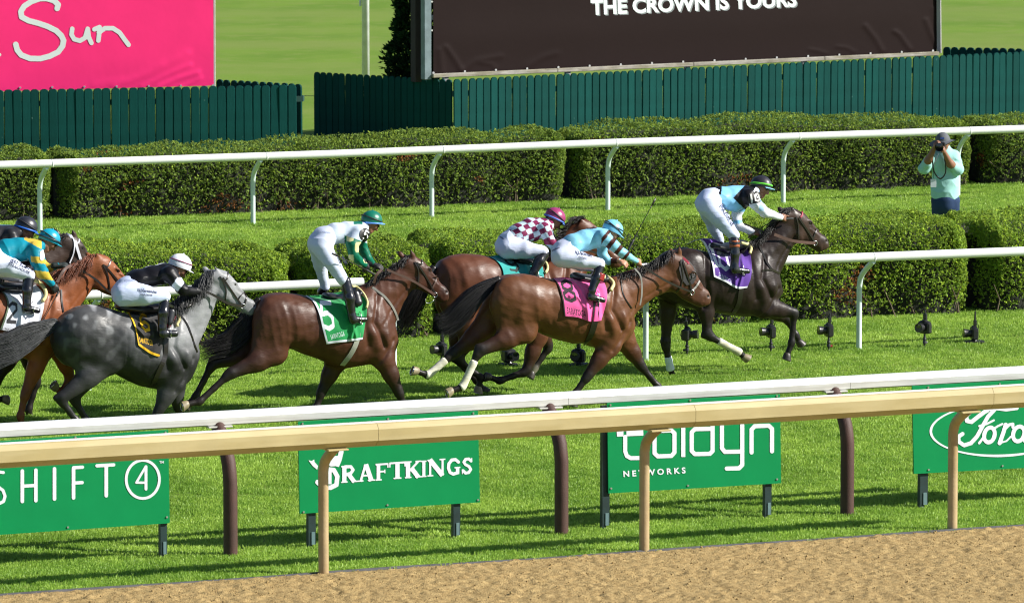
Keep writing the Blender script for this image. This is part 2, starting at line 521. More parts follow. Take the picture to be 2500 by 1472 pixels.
# dirt track, harrowed and clodded
DL = Wall((0, 1457), (2500, 1287))
def dirt():
    nx, ny = 640, 190
    u = np.linspace(-2.2, 13.2, nx); c = np.concatenate([np.linspace(0, 0.12, 10), np.linspace(0.14, 5.2, ny - 10)])
    U, C = np.meshgrid(u, c, indexing='ij'); P3 = np.stack([U, C, 0 * U], -1).reshape(-1, 3)
    z = 0.035 + 0.004 * wob(P3, 3.2, 1) + 0.002 * wob(P3 * [1, 1.6, 1], 14, 2)
    r = np.random.default_rng(5)
    n = r.normal(size=(nx, ny)).astype(float)
    for ax, k in ((0, 1), (1, 1)):
        n = sum(np.roll(n, s, ax) for s in range(-k, k + 1)) / (2 * k + 1)
    n = np.clip(n / n.std(), -2.5, 2.5)
    n2 = r.normal(size=(nx, ny))
    n2 = (n2 + np.roll(n2, 1, 0) + np.roll(n2, -1, 0)) / 1.7
    z = z.reshape(nx, ny) + 0.004 * n + 0.0075 * n2
    edge = np.clip(C / 0.16, 0, 1)
    z = z * edge + (1 - edge) * 0.012
    V = DL.A + U[..., None] * DL.t + C[..., None] * DL.nc + z[..., None] * np.array([0, 0, 1])
    # ragged lip where sand has spilled against the edge board
    lip = 0.03 * wob(np.stack([U[:, :1], 0 * U[:, :1], 0 * U[:, :1]], -1).reshape(-1, 3), 2.3, 8)
    V -= (lip[:, None, None] * np.clip(1 - C / 0.15, 0, 1)[..., None]) * DL.nc
    idx = np.arange(nx * ny).reshape(nx, ny)
    Fc = np.stack([idx[:-1, :-1], idx[:-1, 1:], idx[1:, 1:], idx[1:, :-1]], -1).reshape(-1, 4)[:, ::-1]
    m = ground_mat('sand', (0.35, 0.245, 0.105), (0.41, 0.295, 0.132), (0.19, 0.125, 0.05), 14, 42, bump=0.012, bsc=75)
    o = mesh('dirt_track', V.reshape(-1, 3), Fc, m, smooth=True); tag(o, kind='structure')
    # loose clods
    k = 5200; uu = r.uniform(-1.5, 12.8, k); cc = r.uniform(0.05, 4.2, k) ; s = r.uniform(0.004, 0.013, k) * (0.6 + 0.6 * r.random(k) ** 3)
    ico = np.array([(1, 0, 0), (-1, 0, 0), (0, 1, 0), (0, -1, 0), (0, 0, 1), (0, 0, -1)], float)
    f8 = np.array([(0, 2, 4), (2, 1, 4), (1, 3, 4), (3, 0, 4), (2, 0, 5), (1, 2, 5), (3, 1, 5), (0, 3, 5)])
    zi = z[np.clip(((uu + 2.2) / 15.4 * (nx - 1)).astype(int), 0, nx - 1), np.clip(10 + ((cc - 0.14) / 5.06 * (ny - 11)).astype(int), 0, ny - 1)]
    base = DL.A + uu[:, None] * DL.t + cc[:, None] * DL.nc + (zi + s * 0.2)[:, None] * np.array([0, 0, 1])
    Vc = base[:, None] + ico[None] * s[:, None, None] * r.uniform(0.6, 1.3, (k, 6, 1))
    Fq = (np.arange(k) * 6)[:, None, None] + f8[None]
    o = mesh('dirt_clods', Vc.reshape(-1, 3), Fq.reshape(-1, 3), m); tag(o, kind='stuff')
    # grey edge board between grass and dirt
    mb = MB(); q = spline([DL.A + DL.t * x + np.array([0, 0, 0.02 + 0.004 * math.sin(x * 2.1)]) + DL.nc * 0.012 * math.sin(x * 1.3) for x in np.linspace(-2.2, 13.2, 24)], 60)
    mb.tube(q - DL.nc * 0.01 - [0, 0, .012], 0.026, 6, sq=(0.9, 1.0))
    o = mb.build('kerb', mat('edge_board', (0.075, 0.075, 0.078), 0.8, vary=0.3), smooth=True); tag(o, kind='structure')
dirt()

# ------------------------------------------------------------------ grass blades (nobody could count them)
GRASSM = None
def grass_mat():
    m = bpy.data.materials.new('grass_blades'); m.use_nodes = True; nt = m.node_tree; N = nt.nodes; L = nt.links
    N.remove(N['Principled BSDF']); out = N['Material Output']
    g = N.new('ShaderNodeNewGeometry'); oi = N.new('ShaderNodeObjectInfo')
    n = N.new('ShaderNodeTexNoise'); n.inputs['Scale'].default_value = 0.8; n.inputs['Detail'].default_value = 6; L.new(g.outputs['Position'], n.inputs['Vector'])
    rp = N.new('ShaderNodeValToRGB'); e = rp.color_ramp.elements; e[0].position = 0.36; e[0].color = (0.215, 0.375, 0.048, 1); e[1].position = 0.66; e[1].color = (0.42, 0.60, 0.10, 1)
    ad = N.new('ShaderNodeMath'); ad.operation = 'MULTIPLY_ADD'; L.new(oi.outputs['Random'], ad.inputs[0]); ad.inputs[1].default_value = 0.34; 
    sb = N.new('ShaderNodeMath'); sb.operation = 'SUBTRACT'; L.new(n.outputs[0], sb.inputs[0]); sb.inputs[1].default_value = 0.17; L.new(sb.outputs[0], ad.inputs[2])
    L.new(ad.outputs[0], rp.inputs[0])
    d = N.new('ShaderNodeBsdfPrincipled'); d.inputs['Roughness'].default_value = 0.42; d.inputs['Specular IOR Level'].default_value = 0.35
    L.new(rp.outputs[0], d.inputs['Base Color'])
    t = N.new('ShaderNodeBsdfTranslucent'); L.new(rp.outputs[0], t.inputs['Color'])
    ms = N.new('ShaderNodeMixShader'); ms.inputs[0].default_value = 0.42; L.new(d.outputs[0], ms.inputs[1]); L.new(t.outputs[0], ms.inputs[2]); L.new(ms.outputs[0], out.inputs['Surface'])
    return m
GRASSM = grass_mat()
TUFTS = bpy.data.collections.new('grass_tufts')
for v in range(5):
    k = 34; Vt = []; Ft = []
    for i in range(k):
        r_, a = 0.085 * math.sqrt(random.random()), random.uniform(0, 6.283)
        b = np.array([r_ * math.cos(a), r_ * math.sin(a), 0]); h = random.uniform(0.014, 0.036); w = random.uniform(0.0024, 0.0042)
        l = random.uniform(0, 6.283); ln = np.array([math.cos(l), math.sin(l), 0]) * h * random.uniform(0.1, 0.9); wd = np.array([-math.sin(l + 0.6), math.cos(l + 0.6), 0]) * w
        q = len(Vt); Vt += [b - wd, b + wd, b + ln * 0.35 + wd * 0.8 + [0, 0, h * 0.6], b + ln * 0.35 - wd * 0.8 + [0, 0, h * 0.6], b + ln + [0, 0, h]]
        Ft += [(q, q + 1, q + 2, q + 3), (q + 3, q + 2, q + 4)]
    me = bpy.data.meshes.new('grass_tuft'); me.from_pydata([tuple(x) for x in Vt], [], Ft); me.materials.append(GRASSM)
    TUFTS.objects.link(bpy.data.objects.new('grass_tuft', me))

def scatter(name, poly, density, smin, smax, seed):
    o = mesh(name, poly, [tuple(range(len(poly)))], G_TURF)
    ng = bpy.data.node_groups.new(name, 'GeometryNodeTree')
    ng.interface.new_socket('Geometry', in_out='INPUT', socket_type='NodeSocketGeometry'); ng.interface.new_socket('Geometry', in_out='OUTPUT', socket_type='NodeSocketGeometry')
    N = ng.nodes; L = ng.links; gi = N.new('NodeGroupInput'); go = N.new('NodeGroupOutput')
    dp = N.new('GeometryNodeDistributePointsOnFaces'); dp.inputs['Density'].default_value = density; dp.inputs['Seed'].default_value = seed
    ci = N.new('GeometryNodeCollectionInfo'); ci.inputs['Collection'].default_value = TUFTS; ci.inputs['Separate Children'].default_value = True; ci.inputs['Reset Children'].default_value = True
    ip = N.new('GeometryNodeInstanceOnPoints'); ip.inputs['Pick Instance'].default_value = True
    rv = N.new('FunctionNodeRandomValue'); rv.data_type = 'FLOAT_VECTOR'; rv.inputs[0].default_value = (-0.15, -0.15, 0); rv.inputs[1].default_value = (0.15, 0.15, 6.283)
    rs = N.new('FunctionNodeRandomValue'); rs.data_type = 'FLOAT'; rs.inputs[2].default_value = smin; rs.inputs[3].default_value = smax
    L.new(gi.outputs[0], dp.inputs[0]); L.new(dp.outputs[0], ip.inputs['Points']); L.new(ci.outputs[0], ip.inputs['Instance'])
    L.new(rv.outputs[0], ip.inputs['Rotation']); L.new(rs.outputs[1], ip.inputs['Scale']); L.new(ip.outputs[0], go.inputs[0])
    md = o.modifiers.new('scatter', 'NODES'); md.node_group = ng
    tag(o, kind='stuff'); return o

def gq(*pts):
    return [tuple(ground(*p) + np.array([0, 0, 0.004])) for p in pts]
A0 = DL.A - DL.nc * 0.05 - DL.t * 1.2; B0 = DL.A - DL.nc * 0.05 + DL.t * 12.2
scatter('turf_grass', [tuple(A0 + [0, 0, .004]), tuple(B0 + [0, 0, .004])] + gq((2680, 980), (-180, 1120)), 230, 0.75, 1.25, 3)
scatter('turf_grass', gq((-180, 1120), (2680, 980), (2700, 735), (-190, 860)), 190, 0.7, 1.15, 4)
scatter('turf_grass', gq((-200, 700), (2720, 600), (2740, 430), (-200, 530)), 110, 0.8, 1.3, 5)

# ------------------------------------------------------------------ rails
def rail_fence(name, label, wall, over, centre, prof, mats, feet, post_r, post_m, joints, bend=0.32, flange=None, profmat=None, group=None, round_end=False, post_sides=14, grp_label=None, foot_z=0.0):
    root = empty(name, wall.A, wall.yaw, label, 'rail', group)
    runs = centre if isinstance(centre[0], list) else [centre]
    lines = []
    for run in runs:
        pts = [wall.loc(wall.at(x, y, over)) for x, y in run]
        for p in pts: p[1] = -over
        lines.append(np.array(pts))
    for run, pts in zip(runs, lines):
        xs = [p[0] for p in run]
        js = [xs[0]] + [j for j in joints if xs[0] + 15 < j < xs[-1] - 15] + [xs[-1]]
        for a, b in zip(js[:-1], js[1:]):
            inner = [x for x in xs if a < x < b]
            u = [np.interp(x, xs, pts[:, 0]) for x in [a] + inner + [b]]
            z = np.interp(u, pts[:, 0], pts[:, 2]); u[0] += 0.002; u[-1] -= 0.002
            n = len(prof); V = []; Fc = []; mi = []
            for k, (uu, zz) in enumerate(zip(u, z)):
                V += [(uu, -over - c, zz + h) for c, h in prof]
            for k in range(len(u) - 1):
                for i in range(n):
                    Fc.append((k * n + i, (k + 1) * n + i, (k + 1) * n + (i + 1) % n, k * n + (i + 1) % n)); mi.append(profmat[i] if profmat else 0)
            Fc += [tuple(range(n)), tuple((len(u) - 1) * n + i for i in range(n - 1, -1, -1))]; mi += [0, 0]
            o = mesh('rail_section', V, Fc, mats, root, mi=mi); autosmooth(o, 30)
            # coupling ring at the joint
            if b != js[-1] and round_end:
                m2 = MB(); r0 = max(h for c, h in prof) * 1.035; ub = np.interp(b, xs, pts[:, 0]); zb = np.interp(ub, pts[:, 0], pts[:, 2])
                m2.tube([(ub - 0.012, -over, zb), (ub + 0.012, -over, zb)], r0, 18); m2.build('rail_joint', mats[0], root, True)
    allp = np.concatenate(lines)
    allp = allp[np.argsort(allp[:, 0])]
    for fx, fy in feet:
        g = wall.loc(ground(fx, fy)); g[1] = 0; g[2] = foot_z
        zr = np.interp(g[0], allp[:, 0], allp[:, 2]); low = min(h for c, h in prof)
        top = np.array([g[0], -over, zr + low + 0.004])
        hb = top[2] - bend
        path = np.vstack([[g, [g[0], 0, hb * 0.5], [g[0], 0, hb]], spline([[g[0], 0, hb], [g[0], -over * 0.14, hb + bend * 0.38], [g[0], -over * 0.55, hb + bend * 0.72], top], 8)[1:]])
        mb = MB(); mb.tube(path, post_r, post_sides); p = mb.build('post', post_m, root); autosmooth(p, 50)
        if flange:
            f = MB(); f.box((top[0], top[1], top[2] - 0.012), (flange, flange * 0.8, 0.016), bev=0.003); f.build('bracket', mats[0], root)
    return root

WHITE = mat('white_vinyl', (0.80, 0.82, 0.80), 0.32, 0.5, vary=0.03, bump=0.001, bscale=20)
WPOST = mat('white_post', (0.62, 0.72, 0.71), 0.42, vary=0.05)
CREAM = mat('cream_rail', (0.49, 0.405, 0.205), 0.5, vary=0.06, vscale=3, two=(0.44, 0.355, 0.165), tscale=5, bump=0.0004, bscale=60, tstretch=(0.3, 2, 2))
CREAMLIT = mat('rail_top_lit', (0.78, 0.75, 0.70), 0.5, vary=0.08)  # sun glare on the cream rail's top, painted in as a whiter colour
WHITESHADE = mat('rail_white_shaded', (0.60, 0.60, 0.565), 0.4, vary=0.05, two=(0.50, 0.49, 0.45), tscale=4, tstretch=(0.4, 1, 6))  # white rail's lower faces: their shade put into a greyer base colour
BROWN = mat('brown_post', (0.062, 0.028, 0.020), 0.65, vary=0.18, bump=0.003, bscale=90, two=(0.06, 0.024, 0.018), tscale=4)
CREAMP = mat('cream_post', (0.42, 0.32, 0.175), 0.5, vary=0.1, two=(0.36, 0.25, 0.12), tscale=3, tstretch=(1, 1, 0.5), bump=0.002, bscale=30)

tanW = Wall((790, 1404), (2325, 1296))
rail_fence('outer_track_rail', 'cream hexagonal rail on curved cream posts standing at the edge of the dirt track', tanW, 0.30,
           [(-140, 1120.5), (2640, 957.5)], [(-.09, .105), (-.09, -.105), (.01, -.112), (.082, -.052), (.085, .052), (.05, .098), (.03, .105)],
           [CREAM, CREAMLIT], [(790, 1404), (1573, 1349), (2325, 1296)], 0.048, CREAMP, [865, 1640, 2400], bend=0.26, flange=0.2, profmat=[0, 0, 0, 0, 0, 0, 1])
brW = Wall((563, 1357), (2068, 1258))
rail_fence('turf_outer_rail', 'white square rail on thick rusty brown gooseneck posts between the green signs', brW, -0.34,
           [(-140, 1059), (2640, 902)], [(-.06, .062), (-.06, -.062), (.05, -.062), (.064, -.05), (.062, .010), (.03, .058), (.02, .062)],
           [WHITESHADE, WHITE], [(-240, 1412), (563, 1357), (1360, 1300), (2068, 1258)], 0.067, BROWN, [1330, 2035], bend=0.5, flange=0.24, profmat=[0, 0, 0, 0, 1, 1, 1], post_sides=18)
circ = lambda r, n=18: [(r * math.cos(a), r * math.sin(a)) for a in -np.arange(n) / n * 2 * math.pi]
inW = Wall((962, 913), (2097, 853))
rail_fence('turf_inner_rail', 'white round rail on gooseneck posts behind the galloping horses', inW, 0.38,
           [[(-160, 738), (240, 719.5), (600, 701.5), (886, 689)], [(1560, 655), (1915, 636), (2500, 613.5), (2660, 607.5)]], circ(0.054), [WHITE],
           [(-300, 980), (218, 953), (962, 913), (1578, 881), (2097, 853), (2612, 826)], 0.032, WPOST, [246, 2131], bend=0.34, round_end=True)
frW = Wall((1054, 530.5), (1912, 497.5))
rail_fence('far_rail', 'white round rail on gooseneck posts in front of the far hedge', frW, 0.36,
           [(-150, 409), (0, 403.5), (800, 377), (1500, 349), (2500, 315), (2650, 310)], circ(0.056), [WHITE],
           [(97, 567), (617, 547), (1054, 530.5), (1484, 514), (1912, 497.5), (2338, 481)], 0.034, WPOST, [125, 648, 1079, 1504, 1945, 2365], bend=0.34, round_end=True)

# ------------------------------------------------------------------ hedges
def leaf_mat(name, dark, light, dead=0.0):
    m = bpy.data.materials.new(name); m.use_nodes = True; nt = m.node_tree; N = nt.nodes; L = nt.links; b = N['Principled BSDF']; out = N['Material Output']
    a = N.new('ShaderNodeAttribute'); a.attribute_name = 'Col'
    L.new(a.outputs['Color'], b.inputs['Base Color']); b.inputs['Roughness'].default_value = 0.65; b.inputs['Specular IOR Level'].default_value = 0.2
    t = N.new('ShaderNodeBsdfTranslucent'); L.new(a.outputs['Color'], t.inputs['Color'])
    ms = N.new('ShaderNodeMixShader'); ms.inputs[0].default_value = 0.38; L.new(b.outputs[0], ms.inputs[1]); L.new(t.outputs[0], ms.inputs[2]); L.new(ms.outputs[0], out.inputs['Surface'])
    return m
LEAF = leaf_mat('hedge_leaf', None, None)
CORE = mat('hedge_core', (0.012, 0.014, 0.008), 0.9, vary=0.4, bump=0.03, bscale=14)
TWIG = mat('hedge_twig', (0.10, 0.07, 0.045), 0.8)

def sprays(Pn, Nn, size, rg, cols, nleaf=5, upb=0.5):
    """fans of scale-like leaflets at points with outward normals -> verts, quads, colours"""
    n = len(Pn)
    d = Nn + rg.normal(size=(n, 3)) * 0.45 + np.array([0, 0, upb]); d /= np.linalg.norm(d, axis=1)[:, None]
    r = rg.normal(size=(n, 3)); s = np.cross(d, r); s /= np.linalg.norm(s, axis=1)[:, None]
    V = []; sz = size * rg.uniform(0.6, 1.35, n)[:, None]
    C = []
    for k in range(nleaf):
        f = (k / (nleaf - 1) - 0.5) * 2 if nleaf > 1 else 0
        dd = d + s * f * 0.95 + rg.normal(size=(n, 3)) * 0.22; dd /= np.linalg.norm(dd, axis=1)[:, None]
        w = np.cross(dd, rg.normal(size=(n, 3)) * 0.6 + np.cross(d, s)); w /= np.linalg.norm(w, axis=1)[:, None]
        L_ = sz * (1 - 0.25 * abs(f)); b = Pn + dd * L_ * 0.1
        V.append(np.stack([b, b + dd * L_ * 0.5 + w * L_ * 0.19, b + dd * L_, b + dd * L_ * 0.5 - w * L_ * 0.19], 1)); C.append(np.repeat(cols[:, None], 4, 1) * rg.uniform(0.8, 1.2, (n, 1, 1)))
    V = np.concatenate(V).reshape(-1, 3); C = np.concatenate(C).reshape(-1, 3)
    return V, np.arange(len(V)).reshape(-1, 4), C

def hedge(label, wall, xa, xb, hfun, depth, dens, leaf, seed, tint, group, endr=0.35, dead=0.015):
    rg = np.random.default_rng(seed)
    a = wall.along(wall.at(xa, np.interp(xa, [0, 2500], [wallf(wall, 0), wallf(wall, 2500)])))
    b = wall.along(wall.at(xb, np.interp(xb, [0, 2500], [wallf(wall, 0), wallf(wall, 2500)])))
    L_ = b - a; root = empty('hedge', wall.A + wall.t * a, wall.yaw, label, 'hedge', group)
    pf = 0.42
    def surf(s, th, inset=0.0):
        # s along 0..L_, th 0 (front foot) .. pi (back foot)
        e = np.clip(np.minimum(s, L_ - s) / endr, 0, 1); e = np.sqrt(np.clip(1 - (1 - e) ** 2, 0, 1))
        px_ = proj_x(wall, a + s); H = hfun(px_) * (0.82 + 0.18 * e)
        bulge = 1 + 0.055 * np.sin(s * 2.1 + seed) + 0.035 * np.sin(s * 5.3 + 2 * seed + th * 2)
        D = depth / 2 * (0.5 + 0.5 * e) * bulge - inset; H = H * (1 + 0.02 * np.sin(s * 3.1 + seed) + 0.015 * np.sin(s * 7 + th)) - inset
        c, n = np.cos(th), np.sin(th)
        y = -np.sign(c) * np.abs(c) ** pf * D * (1 - 0.10 * (1 - np.clip(n, 0, 1)) ** 2); z = np.abs(n) ** pf * H
        return np.stack([s, y + depth / 2, z], -1)
    # core
    S, TH = np.meshgrid(np.linspace(0.05, L_ - 0.05, max(8, int(L_ / 0.12))), np.linspace(0, math.pi, 26), indexing='ij')
    V = surf(S.ravel(), TH.ravel(), 0.13); V = V + (wob(V, 7, seed) * 0.03)[:, None]
    V[:, 2] = np.maximum(V[:, 2], 0.0)
    n1, n2 = S.shape; idx = np.arange(n1 * n2).reshape(n1, n2)
    Fc = np.stack([idx[:-1, :-1], idx[1:, :-1], idx[1:, 1:], idx[:-1, 1:]], -1).reshape(-1, 4)
    Vl = [tuple(v) for v in V]; Fl = [tuple(f) for f in Fc] + [tuple(idx[0, ::-1]), tuple(idx[-1, :])]
    mesh('branch_mass', Vl, Fl, CORE, root, smooth=True)
    # leaves
    perim = 2 * 1.1 + depth; n = int(L_ * perim * dens)
    s = rg.uniform(0, L_, n); th = math.pi * rg.beta(0.62, 0.62, n)
    keep = (th < 0.62 * math.pi) | (rg.random(n) < 0.3); s, th = s[keep], th[keep]
    # extra on the rounded ends
    ne = int(perim * 0.9 * dens); s = np.concatenate([s, rg.uniform(0, endr * 0.7, ne // 2), L_ - rg.uniform(0, endr * 0.7, ne // 2)]); th = np.concatenate([th, rg.uniform(0, math.pi * 0.7, 2 * (ne // 2))])
    inset = rg.random(len(s)) ** 2.2 * 0.14 - 0.02
    Pn = surf(s, th, inset); e = 1e-3
    tu = surf(s + e, th, inset) - Pn; tv = surf(s, th + e, inset) - Pn; Nn = np.cross(tv, tu); Nn /= np.linalg.norm(Nn, axis=1)[:, None] + 1e-9
    Nn[np.isnan(Nn).any(1)] = (0, -1, 0)
    q = Pn * [1, 1, 1.0]; cl = wob(q, 9, seed + 3); cl2 = wob(q, 26, seed + 5)
    shoot = (rg.random(len(s)) < 0.012)[:, None] * rg.uniform(0.02, 0.075, (len(s), 1)); Pn = Pn + Nn * (0.045 * cl + 0.024 * cl2)[:, None] + (Nn * .5 + np.array([0, 0, .8])) * shoot
    low = np.clip(1 - Pn[:, 2] / 0.35, 0, 1)                     # bare twiggy foot
    k = (cl2 * 0.5 + cl * 0.5 + rg.normal(size=len(s)) * 0.35 > -0.75 + 0.7 * low) & (Pn[:, 2] > 0.03)
    Pn, Nn, inset, cl = Pn[k], Nn[k], inset[k], cl[k]
    base = np.array(tint)[None] * (1 + 0.25 * rg.normal(size=(len(Pn), 1)).clip(-1.5, 1.8)) * (1 + 0.15 * cl[:, None])
    young = rg.random(len(Pn)) < 0.35; base[young] = base[young] * [1.5, 1.35, 0.9]
    dn = wob(Pn, 4.2, seed + 11) + 0.5 * wob(Pn, 11, seed + 12); dd = (dn > np.quantile(dn, 1 - dead)) & (rg.random(len(Pn)) < 0.75) & (Pn[:, 2] < 0.9)
    base[dd] = np.array([0.26, 0.10, 0.03]) * rg.uniform(0.6, 1.3, (dd.sum(), 1))
    V, Fq, C = sprays(Pn, Nn, leaf, rg, np.clip(base, 0.004, 1))
    V[:, 2] = np.maximum(V[:, 2], 0.005)
    o = mesh('foliage', V, Fq, LEAF, root, col=C); o['kind'] = 'stuff'
    # bare stems at the foot
    mb = MB()
    for i in range(int(L_ * 5)):
        x = rg.uniform(0.1, L_ - 0.1); y = rg.uniform(0.12, 0.35)
        mb.tube([(x, y, 0), (x + rg.normal() * 0.05, y + 0.02, 0.16), (x + rg.normal() * 0.12, y - 0.04, 0.36)], [0.012, 0.009, 0.005], 5)
    o = mb.build('stem', TWIG, root); o['kind'] = 'stuff'
    return root

def wallf(w, px):
    """pixel row of the wall's foot line at column px"""
    p0 = proj(w.A); p1 = proj(w.A + w.t * w.len); return p0[1] + (p1[1] - p0[1]) * (px - p0[0]) / (p1[0] - p0[0])
def proj_x(w, s):
    P_ = w.A[None] + np.asarray(s)[..., None] * w.t; q = P_ - CAM
    return 1250 + F * q[..., 0] / (q[..., 1] * cp - q[..., 2] * sp)

nhW = Wall((0, 876), (2500, 764))
fhW = Wall((0, 548), (2500, 452))
NT = (0.235, 0.355, 0.050); FT = (0.18, 0.27, 0.052)
nh = lambda x: np.interp(x, [-100, 120, 260, 340, 420, 600, 700, 900, 1400, 2000, 2300, 2600], [1.30, 1.29, 1.25, 1.16, 1.13, 1.14, 1.08, 1.12, 1.14, 1.15, 1.15, 1.12])
fh = lambda x: np.interp(x, [-100, 0, 130, 300, 740, 1100, 1390, 1600, 1900, 2150, 2500, 2700], [1.0, 0.99, 0.96, 0.93, 0.97, 1.03, 1.0, 1.05, 1.09, 1.02, 0.95, 0.93])
NG, FG = 'clipped hedges behind the inner rail', 'clipped hedges behind the far rail'
hedge('bright green clipped hedge with a rounded end behind the grey horse', nhW, -190, 738, nh, 2.0, 1700, 0.034, 11, NT, NG, endr=0.5)
hedge('short green hedge behind the horse wearing cloth 5', nhW, 746, 1082, nh, 1.85, 1700, 0.034, 12, (0.21, 0.325, 0.046), NG)
hedge('long green hedge behind the horses wearing cloths 8 and 10', nhW, 1088, 1872, nh, 2.0, 1700, 0.034, 13, (0.22, 0.34, 0.048), NG)
hedge('green hedge with orange dead sprigs right of the leading horse', nhW, 1880, 2392, nh, 2.0, 1700, 0.034, 14, NT, NG)
hedge('green hedge cut off by the right edge of the photo behind the inner rail', nhW, 2412, 2720, nh, 2.0, 1700, 0.034, 15, NT, NG)
hedge('far hedge cut off by the left edge of the photo', fhW, -190, 143, fh, 1.4, 1250, 0.036, 21, FT, FG, dead=0.02)
hedge('long dark green far hedge below the pink banner and the fence gap', fhW, 156, 1398, fh, 1.4, 1250, 0.036, 22, FT, FG, dead=0.02)
hedge('long dark green far hedge below the brown banner', fhW, 1410, 2392, fh, 1.45, 1250, 0.036, 23, FT, FG, dead=0.022)
hedge('far hedge behind the photographer cut off by the right edge', fhW, 2408, 2740, fh, 1.4, 1250, 0.036, 24, FT, FG)

# ------------------------------------------------------------------ picket fences
def picket_mat():
    m = mat('picket_paint', (0.002, 0.053, 0.048), 0.7, 0.12, vary=0.12, vscale=5, bump=0.002, bscale=25, bstretch=(3, 1, 0.4))
    nt = m.node_tree; N = nt.nodes; L = nt.links; b = N['Principled BSDF']
    src = b.inputs['Base Color'].links[0].from_socket
    oi = N.new('ShaderNodeObjectInfo'); mr = N.new('ShaderNodeMapRange'); mr.inputs[3].default_value = 0.84; mr.inputs[4].default_value = 1.12; L.new(oi.outputs['Random'], mr.inputs[0])
    sc_ = N.new('ShaderNodeVectorMath'); sc_.operation = 'SCALE'; L.new(src, sc_.inputs[0]); L.new(mr.outputs[0], sc_.inputs['Scale'])
    # scuffed spots
    tc = N.new('ShaderNodeTexCoord'); n = N.new('ShaderNodeTexNoise'); n.inputs['Scale'].default_value = 9; n.inputs['Detail'].default_value = 6; ad = N.new('ShaderNodeVectorMath'); ad.operation = 'MULTIPLY_ADD'
    g = N.new('ShaderNodeNewGeometry'); L.new(g.outputs['Position'], n.inputs['Vector'])
    r2 = N.new('ShaderNodeMapRange'); r2.inputs[1].default_value = 0.73; r2.inputs[2].default_value = 0.80; L.new(n.outputs[0], r2.inputs[0])
    mx = N.new('ShaderNodeMix'); mx.data_type = 'RGBA'; L.new(r2.outputs[0], mx.inputs[0]); L.new(sc_.outputs[0], mx.inputs[6]); mx.inputs[7].default_value = (0.16, 0.30, 0.27, 1)
    L.new(mx.outputs[2], b.inputs['Base Color']); return m
PICK = picket_mat(); RAILP = mat('fence_rail_paint', (0.010, 0.05, 0.044), 0.6)
def pickets(label, a, b, h0, h1, pitch, cat='fence', group=None):
    A, B = ground(*a), ground(*b); t = B - A; L_ = np.linalg.norm(t); t /= L_; yaw = math.atan2(t[1], t[0])
    root = empty('picket_fence', A, yaw, label, cat, group)
    w, th = pitch * 1.02 / 2, 0.011
    prof = [(-w, 0), (w, 0), (w, 0.955), (w * 0.8, 0.985), (w * 0.35, 1.0), (-w * 0.35, 1.0), (-w * 0.8, 0.985), (-w, 0.955)]
    V = [(x * .84, -th, z) for x, z in prof] + [(x, th, z) for x, z in prof]; n = len(prof)
    Fc = [tuple(range(n)), tuple(range(2 * n - 1, n - 1, -1))] + [(i, i + n, (i + 1) % n + n, (i + 1) % n) for i in range(n)]
    me = bpy.data.meshes.new('picket'); me.from_pydata(V, [], Fc); me.materials.append(PICK)
    k = int(L_ / pitch)
    for i in range(k):
        o = bpy.data.objects.new('picket', me); f = i / max(1, k - 1)
        o.location = ((i + 0.5) * pitch, random.uniform(-0.004, 0.004), 0); o.rotation_euler = (random.uniform(-.008, .008), random.uniform(-.006, .006), random.uniform(-.03, .03))
        o.scale = (random.uniform(0.985, 1.0), 1, (h0 + (h1 - h0) * f) * random.uniform(0.998, 1.002)); link(o, root)
    for z in (0.25, 0.8):
        mb = MB(); hh = h0; mb.box((L_ / 2, 0.035, z * min(h0, h1)), (L_, 0.038, 0.085)); mb.build('fence_rail', RAILP, root)
    return root
pickets('teal green picket fence under the pink banner', (-120, 398.5), (741, 382), hz(-120, 398.5, 222), hz(741, 382, 207), 0.1375, group=None)
pickets('dark picket fence return hidden behind the end of the pink banner', (528, 367), (739, 380), hz(528, 367, 194), hz(739, 380, 206), 0.135)
pickets('dark shaded picket panel angled across the gap left of the brown banner', (767, 347), (1105, 367.5), hz(767, 347, 176), hz(1105, 367.5, 195), 0.118)
pickets('teal green picket fence under the brown banner', (1108, 368), (2640, 281), hz(1108, 368, 194), hz(2640, 281, 119), 0.133)
pickets('dark picket fence row showing behind the fence right of the brown banner', (2300, 277), (2640, 289), hz(2300, 277, 115), hz(2640, 289, 122), 0.14)

